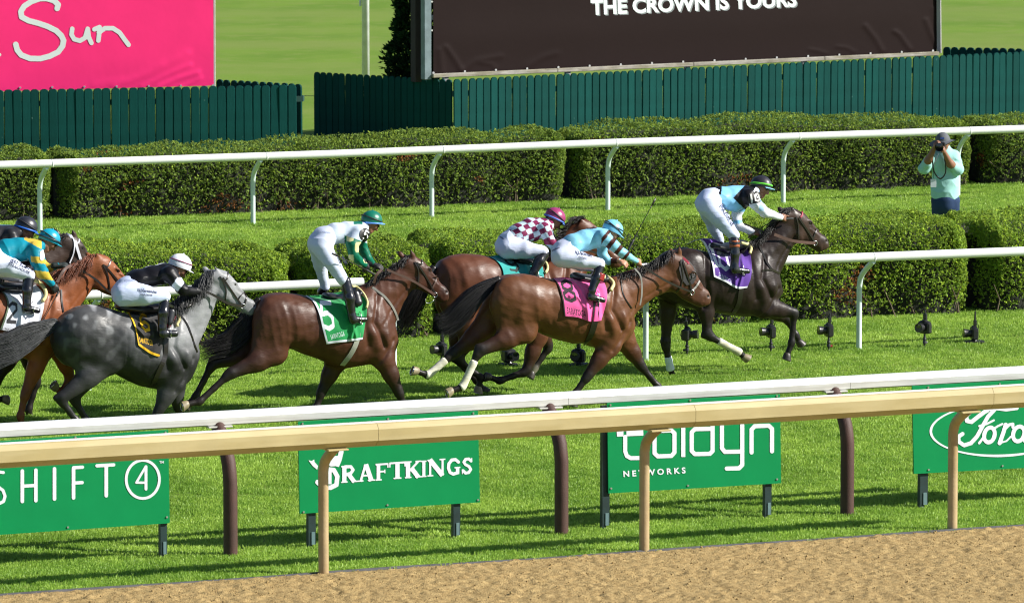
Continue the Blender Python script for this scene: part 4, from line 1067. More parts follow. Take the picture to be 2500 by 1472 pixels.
def make_horse(H):
    fr = H['fr']; S = fr.ppm; A = fr.at
    c0, pt, leg_mid = H['coat'], H['points'], H.get('leg', H['coat'])
    def xz(pts, y=0.0): return np.array([A(p[0], p[1], y)[[0, 2]] for p in pts])
    prims = []
    tp, bt = xz(H['top']), xz(H['bot'])
    hw = [(0, .07), (.06, .19), (.14, .265), (.25, .285), (.36, .265), (.5, .295), (.66, .30), (.78, .27), (.88, .235), (.95, .17), (1, .07)]
    ax = ((tp[0] + bt[0]) / 2 * [1, 0] + [0, 1.1], (tp[-1] + bt[-1]) / 2 * [1, 0] + [0, 1.1])
    body = loft(tp, bt, hw, ax, k=0.05, col=c0, pw=2.25); prims.append(body)
    x0, x1 = body['g'][0], body['g'][-1]
    def T(a, b):
        x = x0 + (x1 - x0) * a; t, bb = np.interp(x, body['g'], body['top']), np.interp(x, body['g'], body['bot'])
        p = body['A'] + x * body['e'] + (bb + (t - bb) * b) * body['f']; return p
    # neck and head
    nt, nb = xz(H['ntop']), xz(H['nbot'])
    prims.append(loft(nt, nb, [(0, .17), (.3, .12), (.6, .088), (.85, .082), (1, .07)], ((nt[0] + nb[0]) / 2, (nt[-1] + nb[-1]) / 2), k=0.075, col=c0, pw=2.0))
    ht, hb = xz(H['htop']), xz(H['hbot'])
    hc = H.get('head', c0)
    prims.append(loft(ht, hb, [(0, .085), (.2, .10), (.38, .098), (.55, .068), (.75, .056), (.9, .062), (1, .045)], ((ht[0] + hb[0]) / 2, (ht[-1] + hb[-1]) / 2), k=0.03, col=hc, pw=2.3))
    muz = A(*H['nostril'], 0); he = (ht[0] + hb[0]) / 2
    hd = np.array([muz[0] - he[0], 0, muz[2] - he[1]]); hd /= np.linalg.norm(hd)
    prims.append(cone(muz - hd * .055 + [0, 0, -.02], muz - hd * .018 + [0, 0, -.035], .055, .043, 1.0, .03, H.get('muzzle', pt)))
    ey = A(*H['eye'], -.062) * [1, 0, 1]; nn = A(*H['nostril'], -.036) * [1, 0, 1]; hup = np.array([-hd[2], 0, hd[0]])
    for sgn in (-1, 1):
        prims.append(cone(ey - hd * .025 + hup * .016 + [0, sgn * .062, 0], ey + hd * .014 + hup * .014 + [0, sgn * .060, 0], .019, .016, 1, .018, hc))     # brow
        prims.append(cone(ey + hd * .05 - hup * .02 + [0, sgn * .052, 0], ey + hd * .15 - hup * .025 + [0, sgn * .036, 0], .014, .012, 1, .02, hc))      # cheek ridge
        prims.append(cone(nn - hd * .012 + hup * .012 + [0, sgn * .036, 0], nn + hd * .006 + [0, sgn * .034, 0], .017, .015, 1, .010, H.get('muzzle', pt)))
        jw = A(*H['jowl'], -.055) * [1, 0, 1]; prims.append(cone(jw + [0, sgn * .055, 0], jw + [.02, sgn * .055, .02], .085, .07, .45, .03, hc))
    for i, (b, t) in enumerate(H['ears']):
        sgn = -1 if i == 0 else 1
        bp, tpp = A(*b, sgn * .045), A(*t, sgn * .065); mid = (bp + tpp) / 2
        prims.append(cone(bp - (tpp - bp) * 0.12, mid, .026, .030, .7, .02, c0)); prims.append(cone(mid, tpp, .030, .006, .6, .008, c0, pt))
    chn = A(*H['mouth'], 0); prims.append(cone(chn - hd * .03 - hup * .012, chn - hup * .014, .026, .022, 1.1, .014, H.get('muzzle', pt)))
    # legs
    dirs = {}
    for L_ in H['legs']:
        y = L_['y']; J = [A(p[0], p[1], y * f) for p, f in zip(L_['p'], L_.get('yf', [.8, .9, 1, 1, 1, 1, 1]))]; kind = L_['k']; k = 0.02
        w = L_.get('w', 1.0)
        c1, c2 = leg_mid, pt
        if kind == 'h':      # hip, stifle, hock, fetlock, hoof
            hip, st, hk, ft, hf = J; v = hk - st
            prims.append(cone(hip, st, .215 * w, .115 * w, .62, .09, c0, c0, sqb=.8))
            prims.append(cone(hip + np.array([-.10, 0, -.10]), st * .6 + hk * .4 + np.array([-.01, 0, .03]), .14 * w, .085 * w, .6, .08, c0, c1))
            prims.append(cone(st, st + v * .45, .125 * w, .108 * w, .75, .06, c0, c1)); prims.append(cone(st + v * .4, hk - v * .04, .108 * w, .062 * w, .75, .04, c1, c2))
            pd = np.array([v[2], 0, -v[0]]); pd /= np.linalg.norm(pd); cd = (ft - hk) / np.linalg.norm(ft - hk)
            back = -(hk - (st + ft) / 2); back[1] = 0; back = -back / (np.linalg.norm(back) + 1e-6)
            prims.append(cone(hk - v / np.linalg.norm(v) * .02, hk + cd * .05, .066, .054, .72, .025, c2))
            prims.append(cone(hk + back * .035 - cd * .03, hk + back * .03 + cd * .03, .026, .022, .8, .025, c2))   # point of hock
            prims.append(cone(st + v * .72 + back * .03, hk + back * .045 - cd * .02, .020, .019, .7, .03, c1, c2))    # tendon above the hock
        else:                # shoulder, elbow, knee, fetlock, hoof
            sh, el, hk, ft, hf = J; v = hk - el
            prims.append(cone(sh, el, .17 * w, .115 * w, .55, .08, c0, c0, sqb=.7))
            prims.append(cone(el, el + v * .5, .118 * w, .088 * w, .75, .06, c0, c1)); prims.append(cone(el + v * .45, hk, .090 * w, .054 * w, .78, .04, c1, c2))
            cd = (ft - hk) / np.linalg.norm(ft - hk); vv = v / np.linalg.norm(v)
            prims.append(cone(hk - vv * .03, hk + cd * .035, .056, .050, .85, .02, c2))
        cd = (ft - hk) / np.linalg.norm(ft - hk); L2 = np.linalg.norm(ft - hk)
        prims.append(cone(hk + cd * .03, hk + cd * L2 * .55, .043, .033, .8, .025, c2)); prims.append(cone(hk + cd * L2 * .5, ft - cd * .03, .033, .037, .8, .02, c2))
        rear = np.array([-cd[2], 0, cd[0]]); rear = rear if (kind == 'f') == (rear @ (np.array([-1.0, 0, 0])) > 0) else rear
        rear = np.array([cd[2], 0, -cd[0]]); rear = rear if rear[0] < 0 or abs(rear[0]) < .2 and rear[2] > 0 else -rear
        prims.append(cone(hk + cd * .07 + rear * .018, ft - cd * .01 + rear * .014, .015, .018, .8, .02, c2))
        prims.append(cone(ft - cd * .01, ft + cd * .01, .045, .042, .85, .02, c2)); prims.append(cone(ft + rear * .018, ft + rear * .02, .022, .022, 1, .02, c2))
        pc = L_.get('sock', c2); hv = hf - ft; hl = np.linalg.norm(hv); hv = hv / hl
        prims.append(cone(ft, hf - hv * .035, .034, .034, .9, .02, c2 if 'sock' not in L_ else pc, pc))
        hoofc = H.get('hoof', (.05, .04, .032)) if not L_.get('pale') else (.20, .165, .10)
        dirs[id(L_)] = (hk, ft, hf, cd, hv, rear, hoofc)
    for g in H.get('extra', []): prims.append(g)
    V, Fc = voxmesh(prims, H.get('vox', 0.0135))
    # muscle relief carved / raised along strokes, both flanks
    N_ = vnormals(V, Fc); disp = np.zeros(len(V)); side = np.abs(N_[:, 1]) ** 0.7
    X, W = V[:, 0], V[:, 2]
    inb = (X > x0 - .05) & (X < x1 + .1)
    def stroke(pts, sig, amp): 
        nonlocal disp
        disp += amp * np.exp(-(polyd(X, W, [tuple(p) for p in pts]) / sig) ** 2) * side * inb
    M = 1.5
    stroke([T(.83, .98), T(.78, .6), T(.86, .3)], .028, -.016 * M); stroke([T(.70, .9), T(.71, .55), T(.735, .3)], .035, -.013 * M)
    stroke([T(.93, .45), T(.86, .15), T(.80, .0)], .026, -.014 * M); stroke([T(.775, .45), T(.80, .3)], .06, .016 * M); stroke([T(.88, .5), T(.90, .35)], .05, .013 * M)
    stroke([T(.36, .92), T(.335, .6), T(.36, .3), T(.345, .08)], .036, -.020 * M); stroke([T(.40, .5), T(.42, .2)], .08, -.008)
    stroke([T(.10, .85), T(.12, .5), T(.17, .1)], .022, -.013 * M); stroke([T(.19, .85), T(.20, .5), T(.25, .15)], .024, -.012 * M); stroke([T(.26, .62), T(.285, .25)], .03, .013 * M)
    stroke([T(.155, .7), T(.16, .35)], .035, .010 * M); stroke([T(.275, .93), T(.30, .84)], .04, .014); stroke([T(.22, .9), T(.28, .72), T(.30, .5)], .02, -.008)
    for a in (.44, .485, .53, .575, .62, .66): stroke([T(a + .015, .75), T(a, .5), T(a - .02, .22)], .012, -.0018)
    nax = (nt[0] + nb[0]) / 2; nax2 = (nt[-1] + nb[-1]) / 2
    jg = [nax * (1 - t) + nax2 * t + (nb[min(len(nb) - 1, int(t * (len(nb) - 1)))] - (nax * (1 - t) + nax2 * t)) * .45 for t in (.15, .4, .65, .9)]
    stroke(jg, .02, -.011); stroke([nax * .8 + nax2 * .2 + [0, .08], nax * .3 + nax2 * .7 + [0, .04]], .05, .008)
    e2 = ey[[0, 2]]; m2 = nn[[0, 2]] + hd[[0, 2]] * .004; hx = m2 - e2; hx /= np.linalg.norm(hx); hp = np.array([-hx[1], hx[0]])
    stroke([e2 + hx * .05 - hp * .05, m2 - hx * .12 - hp * .02], .012, .006); stroke([e2 + hx * .06 - hp * .005, m2 - hx * .1 + hp * .02], .018, -.006)
    inbh = np.exp(-((X - e2[0]) ** 2 + (W - e2[1]) ** 2) / .016 ** 2); disp -= .010 * inbh * side
    nh_ = np.exp(-((X - m2[0]) ** 2 + (W - m2[1]) ** 2) / .014 ** 2); disp -= .020 * nh_ * side
    mo = A(*H['mouth'], 0)[[0, 2]]; inb[:] = True; stroke([mo, m2 - hx * .01 - hp * .045], .006, -.007)
    # long muscle bundles: along the quarters, the shoulder and the neck
    fx = np.clip((X - x0) / (x1 - x0), 0, 1.3); Qm = np.stack([X * 1.0 + W * .25, V[:, 1] * .3, W * .28], 1)
    bun = 1 - np.abs(wob(Qm, 30, H['seed'] + 70)) * 2.2
    disp += np.where((fx < .34) | (fx > .72), .0028, .0) * bun * side * np.clip((W - .62) / .2, 0, 1) * np.clip((2.0 - W) / .3, 0, 1) * (fx < 1.05)
    disp += (.0045 * wob(V, 22, H['seed']) + .003 * wob(V, 45, H['seed'] + 1)) * np.clip(side * 2, 0, 1) * (W > .55)
    V = V + N_ * disp[:, None]
    col = prim_colors(prims, V)
    # nostril hollow's shade painted in near-black; pale or dark muzzle is coat colour
    col[nh_ > .35] = (.012, .008, .007)
    ed = np.exp(-((X - e2[0]) ** 2 + (W - e2[1]) ** 2) / .03 ** 2)[:, None]; col = col * (1 - .7 * ed) + np.array(pt) * .7 * ed
    tdark = np.clip((np.abs(wob(V, 7, H['seed'] + 33))), 0, 1)[:, None]; col = col * (1 - .22 * tdark)
    gp = H.get('paint')
    if gp: col = gp(V, col, T, fr)
    col = col * (1 + .12 * wob(V, 12, H['seed'] + 4)[:, None])
    root = empty('racehorse', fr.o, fr.yaw, H['label'], 'horse', 'horses racing down the turf course')
    mesh('body', V, Fc, coat_mat(H.get('cm', 'horse_coat'), H.get('rough', .36)), root, smooth=True, col=col)
    B = Beast(fr); B.bvh = BVHTree.FromPolygons([tuple(v) for v in V], [tuple(f) for f in Fc]); H['B'] = B; H['root'] = root; H['T'] = T
    # eyes
    for sgn in (-1,):
        mb = MB(); q = B.hit(*H['eye'], -.004)
        if q is None: q = ey + [0, -.074, 0]
        us = [(math.cos(a) * math.cos(b) * .017, math.sin(b) * .011, math.sin(a) * math.cos(b) * .014) for b in np.linspace(-1.5, 1.5, 7) for a in np.linspace(0, 2 * math.pi, 10, endpoint=False)]
        Vv = np.array(us) + q; Fv = [(i * 10 + j, i * 10 + (j + 1) % 10, i * 10 + 10 + (j + 1) % 10, i * 10 + 10 + j) for i in range(6) for j in range(10)]
        mesh('eye', Vv, Fv, EYE, root, smooth=True)
    hm = mat('hair_' + H['id'], H['hair'], 0.42, 0.5, vary=0.3, vscale=20)
    # tail
    if H.get('tail'):
        tl = H['tail']; ys = tl.get('y', 0.0); path = np.array([A(p[0], p[1], ys * i / (len(tl['p']) - 1)) for i, p in enumerate(tl['p'])]); wd = tl['w']
        sp = spline(path, 40); tgt = np.gradient(sp, axis=0); tgt /= np.linalg.norm(tgt, axis=1)[:, None]
        side_ = np.cross(tgt, [0, 1.0, 0]); rg0 = np.random.default_rng(H['seed'] + 20)
        Vt = []; Ft = []; nS = int(tl.get('n', 520) * 1.8); segs = 11
        for i in range(nS):
            a = (rg0.random() * 2 - 1); a = a * abs(a) ** .2; b = (rg0.random() * 2 - 1); st_ = rg0.random() ** 2 * .45; en = rg0.uniform(.62, 1.0)
            g = np.linspace(st_, en, segs); f = g * 39; i0 = np.clip(f.astype(int), 0, 38); fr_ = (f - i0)[:, None]
            c = sp[i0] * (1 - fr_) + sp[i0 + 1] * fr_
            ww = np.interp(g, np.linspace(0, 1, len(wd)), wd)
            ph = rg0.uniform(0, 6.3); sway = .014 * np.sin(g * 9 + ph) + .02 * np.sin(g * 4 + ph * 2) * g
            c = c + side_[i0] * (a * ww + sway)[:, None] + np.array([0, 1.0, 0]) * (b * ww * .55 + .01 * np.cos(g * 7 + ph))[:, None]
            c[:, 2] -= (g - st_) ** 2 * rg0.uniform(-.03, .05)
            tg = np.gradient(c, axis=0); tg /= np.linalg.norm(tg, axis=1)[:, None] + 1e-9
            u = np.cross(tg, rg0.normal(size=3)); u /= np.linalg.norm(u, axis=1)[:, None] + 1e-9; v = np.cross(tg, u)
            w = rg0.uniform(.0018, .0042) * (1 - ((g - st_) / (en - st_)) ** 2.5 * .92)
            Vt.append(np.stack([c + u * w[:, None], c - u * w[:, None] * .5 + v * w[:, None] * .85, c - u * w[:, None] * .5 - v * w[:, None] * .85], 1).reshape(-1, 3)); base = i * segs * 3
            k = np.arange(segs - 1)[:, None] * 3; j = np.arange(3)[None]; 
            Ft.append(np.stack([base + k + j, base + k + (j + 1) % 3, base + k + 3 + (j + 1) % 3, base + k + 3 + j], -1).reshape(-1, 4))
        o = mesh('tail', np.concatenate(Vt), np.concatenate(Ft), hm, root, smooth=True)
        mb = MB(); k = 16; mb.tube(sp[:k], np.interp(np.linspace(0, 1, k), [0, .3, 1], [.04, wd[1] * .75, wd[1] * .5]), 10, sq=(1, .7)); mb.build('tail_dock', hm, root, True)
    # mane: from the crest, falling to the near side or blown back
    mn = H.get('mane')
    if mn:
        cr = np.array([A(p[0], p[1], -0.015) for p in mn['p']]); cs = spline(cr, 40); rg0 = np.random.default_rng(H['seed'] + 40); Vt = []; Ft = []; segs = 6; nS = int(mn.get('n', 420) * 2.2)
        fall = np.array(mn.get('fall', (-.06, -.05, -.09)))
        for i in range(nS):
            t = rg0.random(); p0 = cs[int(t * 39)] + rg0.normal(size=3) * [.012, .02, .008]; l = mn.get('len', 1.0) * rg0.uniform(.5, 1.15)
            cl_ = np.random.default_rng(int(t * 26) + H['seed'] * 100).normal(size=3); d = (fall + [-.01, -.02, -.035]) * l * 1.15 + cl_ * [.028, .010, .018] + rg0.normal(size=3) * [.008, .006, .008]; g = np.linspace(0, 1, segs)[:, None]
            c = p0 + d * g + np.array([-.01, -.012, .012]) * np.sin(g * math.pi) * l + .004 * np.sin(g * 5 + rg0.uniform(0, 6, 3))
            tg = np.gradient(c, axis=0); tg /= np.linalg.norm(tg, axis=1)[:, None] + 1e-9
            u = np.cross(tg, rg0.normal(size=3)); u /= np.linalg.norm(u, axis=1)[:, None] + 1e-9; v = np.cross(tg, u); w = rg0.uniform(.0018, .0036) * (1 - g[:, 0] ** 2 * .9)
            Vt.append(np.stack([c + u * w[:, None], c - u * w[:, None] * .5 + v * w[:, None] * .85, c - u * w[:, None] * .5 - v * w[:, None] * .85], 1).reshape(-1, 3)); base = i * segs * 3
            k = np.arange(segs - 1)[:, None] * 3; j = np.arange(3)[None]
            Ft.append(np.stack([base + k + j, base + k + (j + 1) % 3, base + k + 3 + (j + 1) % 3, base + k + 3 + j], -1).reshape(-1, 4))
        mesh('mane', np.concatenate(Vt), np.concatenate(Ft), hm, root, smooth=True)
    # hooves' shoes and leg wraps
    for L_ in H['legs']:
        hk, ft, hf, cd, hv, rear, hoofc = dirs[id(L_)]
        if L_.get('wrap'):
            m = mat('leg_wrap', (0.66, 0.64, 0.53), 0.8, vary=0.12, two=(0.50, 0.47, 0.33), tscale=9, bump=0.003, bscale=30, bstretch=(0.2, 0.2, 3)) if L_['wrap'] == 1 else mat('leg_wrap_blue', (0.60, 0.68, 0.70), 0.7, vary=0.1)
            mb = MB(); a = hk + (ft - hk) * L_.get('w0', .28); q = spline([a, hk * .45 + ft * .55, ft - cd * .02, ft + hv * .03], 16)
            g = np.linspace(0, 1, 16); mb.tube(q, np.interp(g, [0, .06, .5, .8, 1], [.040, .045, .041, .050, .044]) + .0012 * np.sin(g * 60), 16, sq=(1, .9)); o = mb.build('leg_wrap', m, root, True)
        u = rear - (rear @ hv) * hv; u /= np.linalg.norm(u); v = np.cross(u, hv); mb = MB(); Vh = []; nr = 18
        for h_, r_, off in ((-.046, .030, .004), (-.030, .041, .002), (-.006, .046, -.004), (.030, .053, -.012), (.033, .045, -.011), (.026, .036, -.008), (.023, .004, -.004)):
            for a in np.arange(nr) / nr * 2 * math.pi: Vh.append(hf + hv * h_ + u * (math.cos(a) * r_ * 1.08 + off) + v * math.sin(a) * r_ * (1 - .12 * max(0, math.cos(a))))
        mb.add(Vh, [(k_ * nr + j, k_ * nr + (j + 1) % nr, (k_ + 1) * nr + (j + 1) % nr, (k_ + 1) * nr + j) for k_ in range(6) for j in range(nr)])
        o = mb.build('hoof', mat('hoof_pale', (.23, .19, .115), .5, vary=.25, vscale=25) if L_.get('pale') else mat('hoof_dark', (.035, .028, .024), .45, vary=.25, vscale=25), root, True); autosmooth(o, 45)
        sole = hf + hv * .034 - u * .011; mb = MB()
        ring = [sole + (u * math.cos(a) * .044 + v * math.sin(a) * .040) for a in np.linspace(.5, 2 * math.pi - .5, 14)]
        mb.tube(ring, .006, 6); mb.build('horseshoe', STEEL if L_.get('pale') else mat('worn_shoe', (.16, .16, .16), .4, metal=.6), root, True)
    # bridle
    br = empty('bridle', (0, 0, 0)); br.parent = root
    for b in H.get('bridle', []):
        P3 = B.drape(b[0], .004, 18, -.08); ribbon(b[3] if len(b) > 3 else 'cheek_strap', P3, b[1], .007, b[2], br)
    bit = H.get('bit')
    if bit:
        q = B.hit(*bit, .012); q = q if q is not None else A(*bit, -.06)
        mb = MB(); mb.tube([q + [.026 * math.cos(a), -.002, .026 * math.sin(a)] for a in np.linspace(0, 2 * math.pi, 17)], .0045, 6, caps=False); mb.build('bit_ring', STEEL, br, True); H['bitp'] = q
    for rn in H.get('reins', []):
        pts = [H['bitp'] if p == 'bit' else A(p[0], p[1], p[2]) for p in rn[0]]; ribbon('rein', spline(pts, 20), rn[1], .006, rn[2], br)
    for t in H.get('tubes', []):
        P3 = B.drape(t[1], t[4] if len(t) > 4 else .006, 24, -.2) if not (len(t[1][0]) > 2) else spline([A(*p) for p in t[1]], 20)
        if t[0] in ('girth', 'breast_girth', 'neck_strap'): ribbon(t[0], P3, t[2], .006, t[3], root)
        else: mb = MB(); mb.tube(P3, t[2], 8); mb.build(t[0], t[3], root, True)
    # saddle and the number cloth
    if H.get('cloth'): make_cloth(H)
    if H.get('saddle'):
        pr = []
        for a, b, ra, rb, q in H['saddle']:
            pr.append(cone(A(*a), A(*b), ra, rb, q, .03))
        Vs, Fs = voxmesh(pr, .013); mesh('saddle', Vs, Fs, mat('saddle_leather', (.014, .014, .018), .35, .6), root, smooth=True)
    return root

def digits(txt):
    """block numerals as strokes in a unit box (y down)"""
    G = {'5': [('p', [(.85, .1), (.25, .1)], .155), ('p', [(.25, .1), (.2, .46)], .155), ('p', [(.2, .46), (.6, .42), (.84, .58), (.8, .84), (.5, .93), (.15, .85)], .155)],
         '8': [('p', [(.5, .08), (.82, .2), (.8, .4), (.5, .48), (.2, .4), (.18, .2), (.5, .08)], .155), ('p', [(.5, .48), (.86, .62), (.84, .84), (.5, .93), (.16, .84), (.14, .62), (.5, .48)], .155)],
         '1': [('b', .5, .02, .5, .98, .3), ('b', .25, .18, .55, .08, .14), ('b', .2, .94, .8, .94, .12)],
         '0': [('p', [(.5, .1), (.82, .25), (.84, .75), (.5, .91), (.16, .75), (.18, .25), (.5, .1)], .19)],
         '6': [('p', [(.82, .16), (.5, .09), (.2, .3), (.16, .7), (.4, .92), (.76, .85), (.82, .62), (.55, .46), (.2, .58)], .165)],
         '9': [('p', [(.18, .86), (.5, .93), (.82, .7), (.84, .3), (.6, .08), (.24, .16), (.18, .38), (.45, .56), (.8, .44)], .155)],
         '2': [('p', [(.16, .24), (.4, .08), (.74, .14), (.8, .36), (.5, .6), (.18, .9)], .155), ('b', .1, .91, .88, .91, .17)]}
    return G[txt]

def make_cloth(H):
    """number cloth: grid laid over the near side of the horse between four traced edges"""
    C = H['cloth']; B = H['B']; fr = H['fr']; nu, nv = C.get('res', (124, 144))
    L_, Rr = spline(C['left'], nv), spline(C['right'], nv)           # top -> bottom edges
    U = np.linspace(0, 1, nu)
    tpc, btc = spline(C['top'], nu), spline(C['bottom'], nu)
    P2 = np.zeros((nu, nv, 2))
    for i, u in enumerate(U):
        for j, v in enumerate(np.linspace(0, 1, nv)):
            P2[i, j] = (1 - u) * L_[j] + u * Rr[j] + (1 - v) * tpc[i] + v * btc[i] - ((1 - u) * (1 - v) * L_[0] + u * (1 - v) * Rr[0] + (1 - u) * v * L_[-1] + u * v * Rr[-1])
    V = np.zeros((nu, nv, 3)); last = None; ok = np.zeros((nu, nv), bool)
    for i in range(nu):
        for j in range(nv):
            h = B.hit(P2[i, j, 0], P2[i, j, 1], 0.0)
            if h is not None: V[i, j] = h; ok[i, j] = True
    # depth only is smoothed; points past the outline continue over the back
    Y = V[..., 1].copy(); Y[~ok] = np.nan
    for i in range(nu):
        r = Y[i]; g = np.where(~np.isnan(r))[0]
        Y[i] = np.interp(np.arange(nv), g, r[g]) if len(g) > 1 else -.15
    for _ in range(10): Y[1:-1, 1:-1] = (Y[:-2, 1:-1] + Y[2:, 1:-1] + Y[1:-1, :-2] + Y[1:-1, 2:]) / 4
    for _ in range(1): pass
    uu, vv = np.meshgrid(U, np.linspace(0, 1, nv), indexing='ij')
    rg = np.random.default_rng(H['seed'] + 60); fold = np.zeros_like(uu)
    for (pts, wd, amp) in C.get('folds', []): fold += amp * np.exp(-(polyd(uu, vv, pts) / wd) ** 2)
    fold += .003 * np.sin(uu * 17 + vv * 7 + 1.5 * np.sin(vv * 9)) * vv
    Y = Y - .016 - np.clip(fold, -.012, .06)
    for i in range(nu):
        for j in range(nv): V[i, j] = fr.at(P2[i, j, 0], P2[i, j, 1], Y[i, j])
    idx = np.arange(nu * nv).reshape(nu, nv); Fc = np.stack([idx[:-1, :-1], idx[:-1, 1:], idx[1:, 1:], idx[1:, :-1]], -1).reshape(-1, 4)
    uc = ((uu[:-1, :-1] + uu[1:, 1:]) / 2).ravel(); vc = ((vv[:-1, :-1] + vv[1:, 1:]) / 2).ravel()
    mi = np.zeros(len(uc), int)
    tr = C.get('trimw', .05)
    m1 = np.zeros(len(uc), bool)
    for e in C.get('trim', 'lb'): m1 |= {'l': uc < tr, 'r': uc > 1 - tr, 'b': vc > 1 - tr * .9, 't': vc < tr}[e]
    mi[m1] = 1
    for ch, bx in C['num']:                                         # box u0,v0,u1,v1 (may be slanted by sh)
        o_, e1, e2_ = np.array(bx[0]), np.array(bx[1]) - bx[0], np.array(bx[2]) - bx[0]; Mi = np.linalg.inv(np.stack([e1, e2_], 1))
        Pc = (P2[:-1, :-1] + P2[1:, 1:]).reshape(-1, 2) / 2 - o_; x = Pc @ Mi[0]; y = Pc @ Mi[1]
        d = sdf2(digits(ch), x, y)
        if C.get('outline'): mi[(d < C['outline'])] = 3
        mi[d < 0] = 2
    if C.get('word'):                                               # small course name along the hem
        wbx = C['word']; PX, PY, Ft = text2d(C.get('wt', 'SARATOGA'), 0, 0, 1, 0, 1.0, 0.01)
        bv = BVHTree.FromPolygons([(a, -b, 0) for a, b in zip(PX, PY)], Ft)
        o_, e1, e2_ = np.array(wbx[0]), np.array(wbx[1]) - wbx[0], np.array(wbx[2]) - wbx[0]; Mi = np.linalg.inv(np.stack([e1, e2_], 1))
        Pc = (P2[:-1, :-1] + P2[1:, 1:]).reshape(-1, 2) / 2 - o_; xs_ = Pc @ Mi[0]; ys_ = 1 - Pc @ Mi[1]
        for k in np.where((xs_ > 0) & (xs_ < 1) & (ys_ > 0) & (ys_ < 1))[0]:
            if bv.ray_cast(Vector((xs_[k], ys_[k], 1)), Vector((0, 0, -1)))[0] is not None: mi[k] = 4
    # give it thickness
    Vb = V.reshape(-1, 3); Vi = Vb + [0, .006, 0]; n = len(Vb)
    edge = np.concatenate([idx[:, 0], idx[-1, 1:], idx[::-1, -1][1:], idx[0, ::-1][1:]])
    Fe = np.stack([edge[:-1], edge[1:], edge[1:] + n, edge[:-1] + n], 1)
    Fa = np.concatenate([Fc, Fc[:, ::-1] + n, Fe]); mi = np.concatenate([mi, np.zeros(len(Fc), int), np.full(len(Fe), 1)])
    ms = [mat('cloth_' + H['id'], C['col'], .7, .3, vary=.06, bump=.001, bscale=150, sheen=.3), mat('trim_' + H['id'], C.get('tcol', (.7, .7, .72)), .7, .3), mat('number_' + H['id'], C['ncol'], .7, .3, vary=.03), mat('outl_' + H['id'], C.get('ocol', (.02, .02, .02)), .7, .3), mat('word_' + H['id'], C.get('wcol', C['ncol']), .7, .3)]
    mesh('number_cloth', np.concatenate([Vb, Vi]), Fa, ms, H['root'], smooth=True, mi=mi)
    H['clothV'] = (V, P2)
# ------------------------------------------------------------------ the field
Z1, Z2, Z3, Z4, Z5 = (0, 600, 3.2), (240, 580, 4.9075), (0, 520, 4.906), (720, 480, 3.8725), (420, 680, 4.0897)
Z6, Z7, Z8, Z9, ZC = (960, 640, 3.874), (1300, 500, 3.067), (1660, 400, 4.09), (1540, 400, 2.6286), (960, 480, 2.7256)
z = Z
def pt1(zm, x, y, *r): return Z(zm, [(x, y) + r])[0]
NR, FRY = -.15, .14
HORSES = []

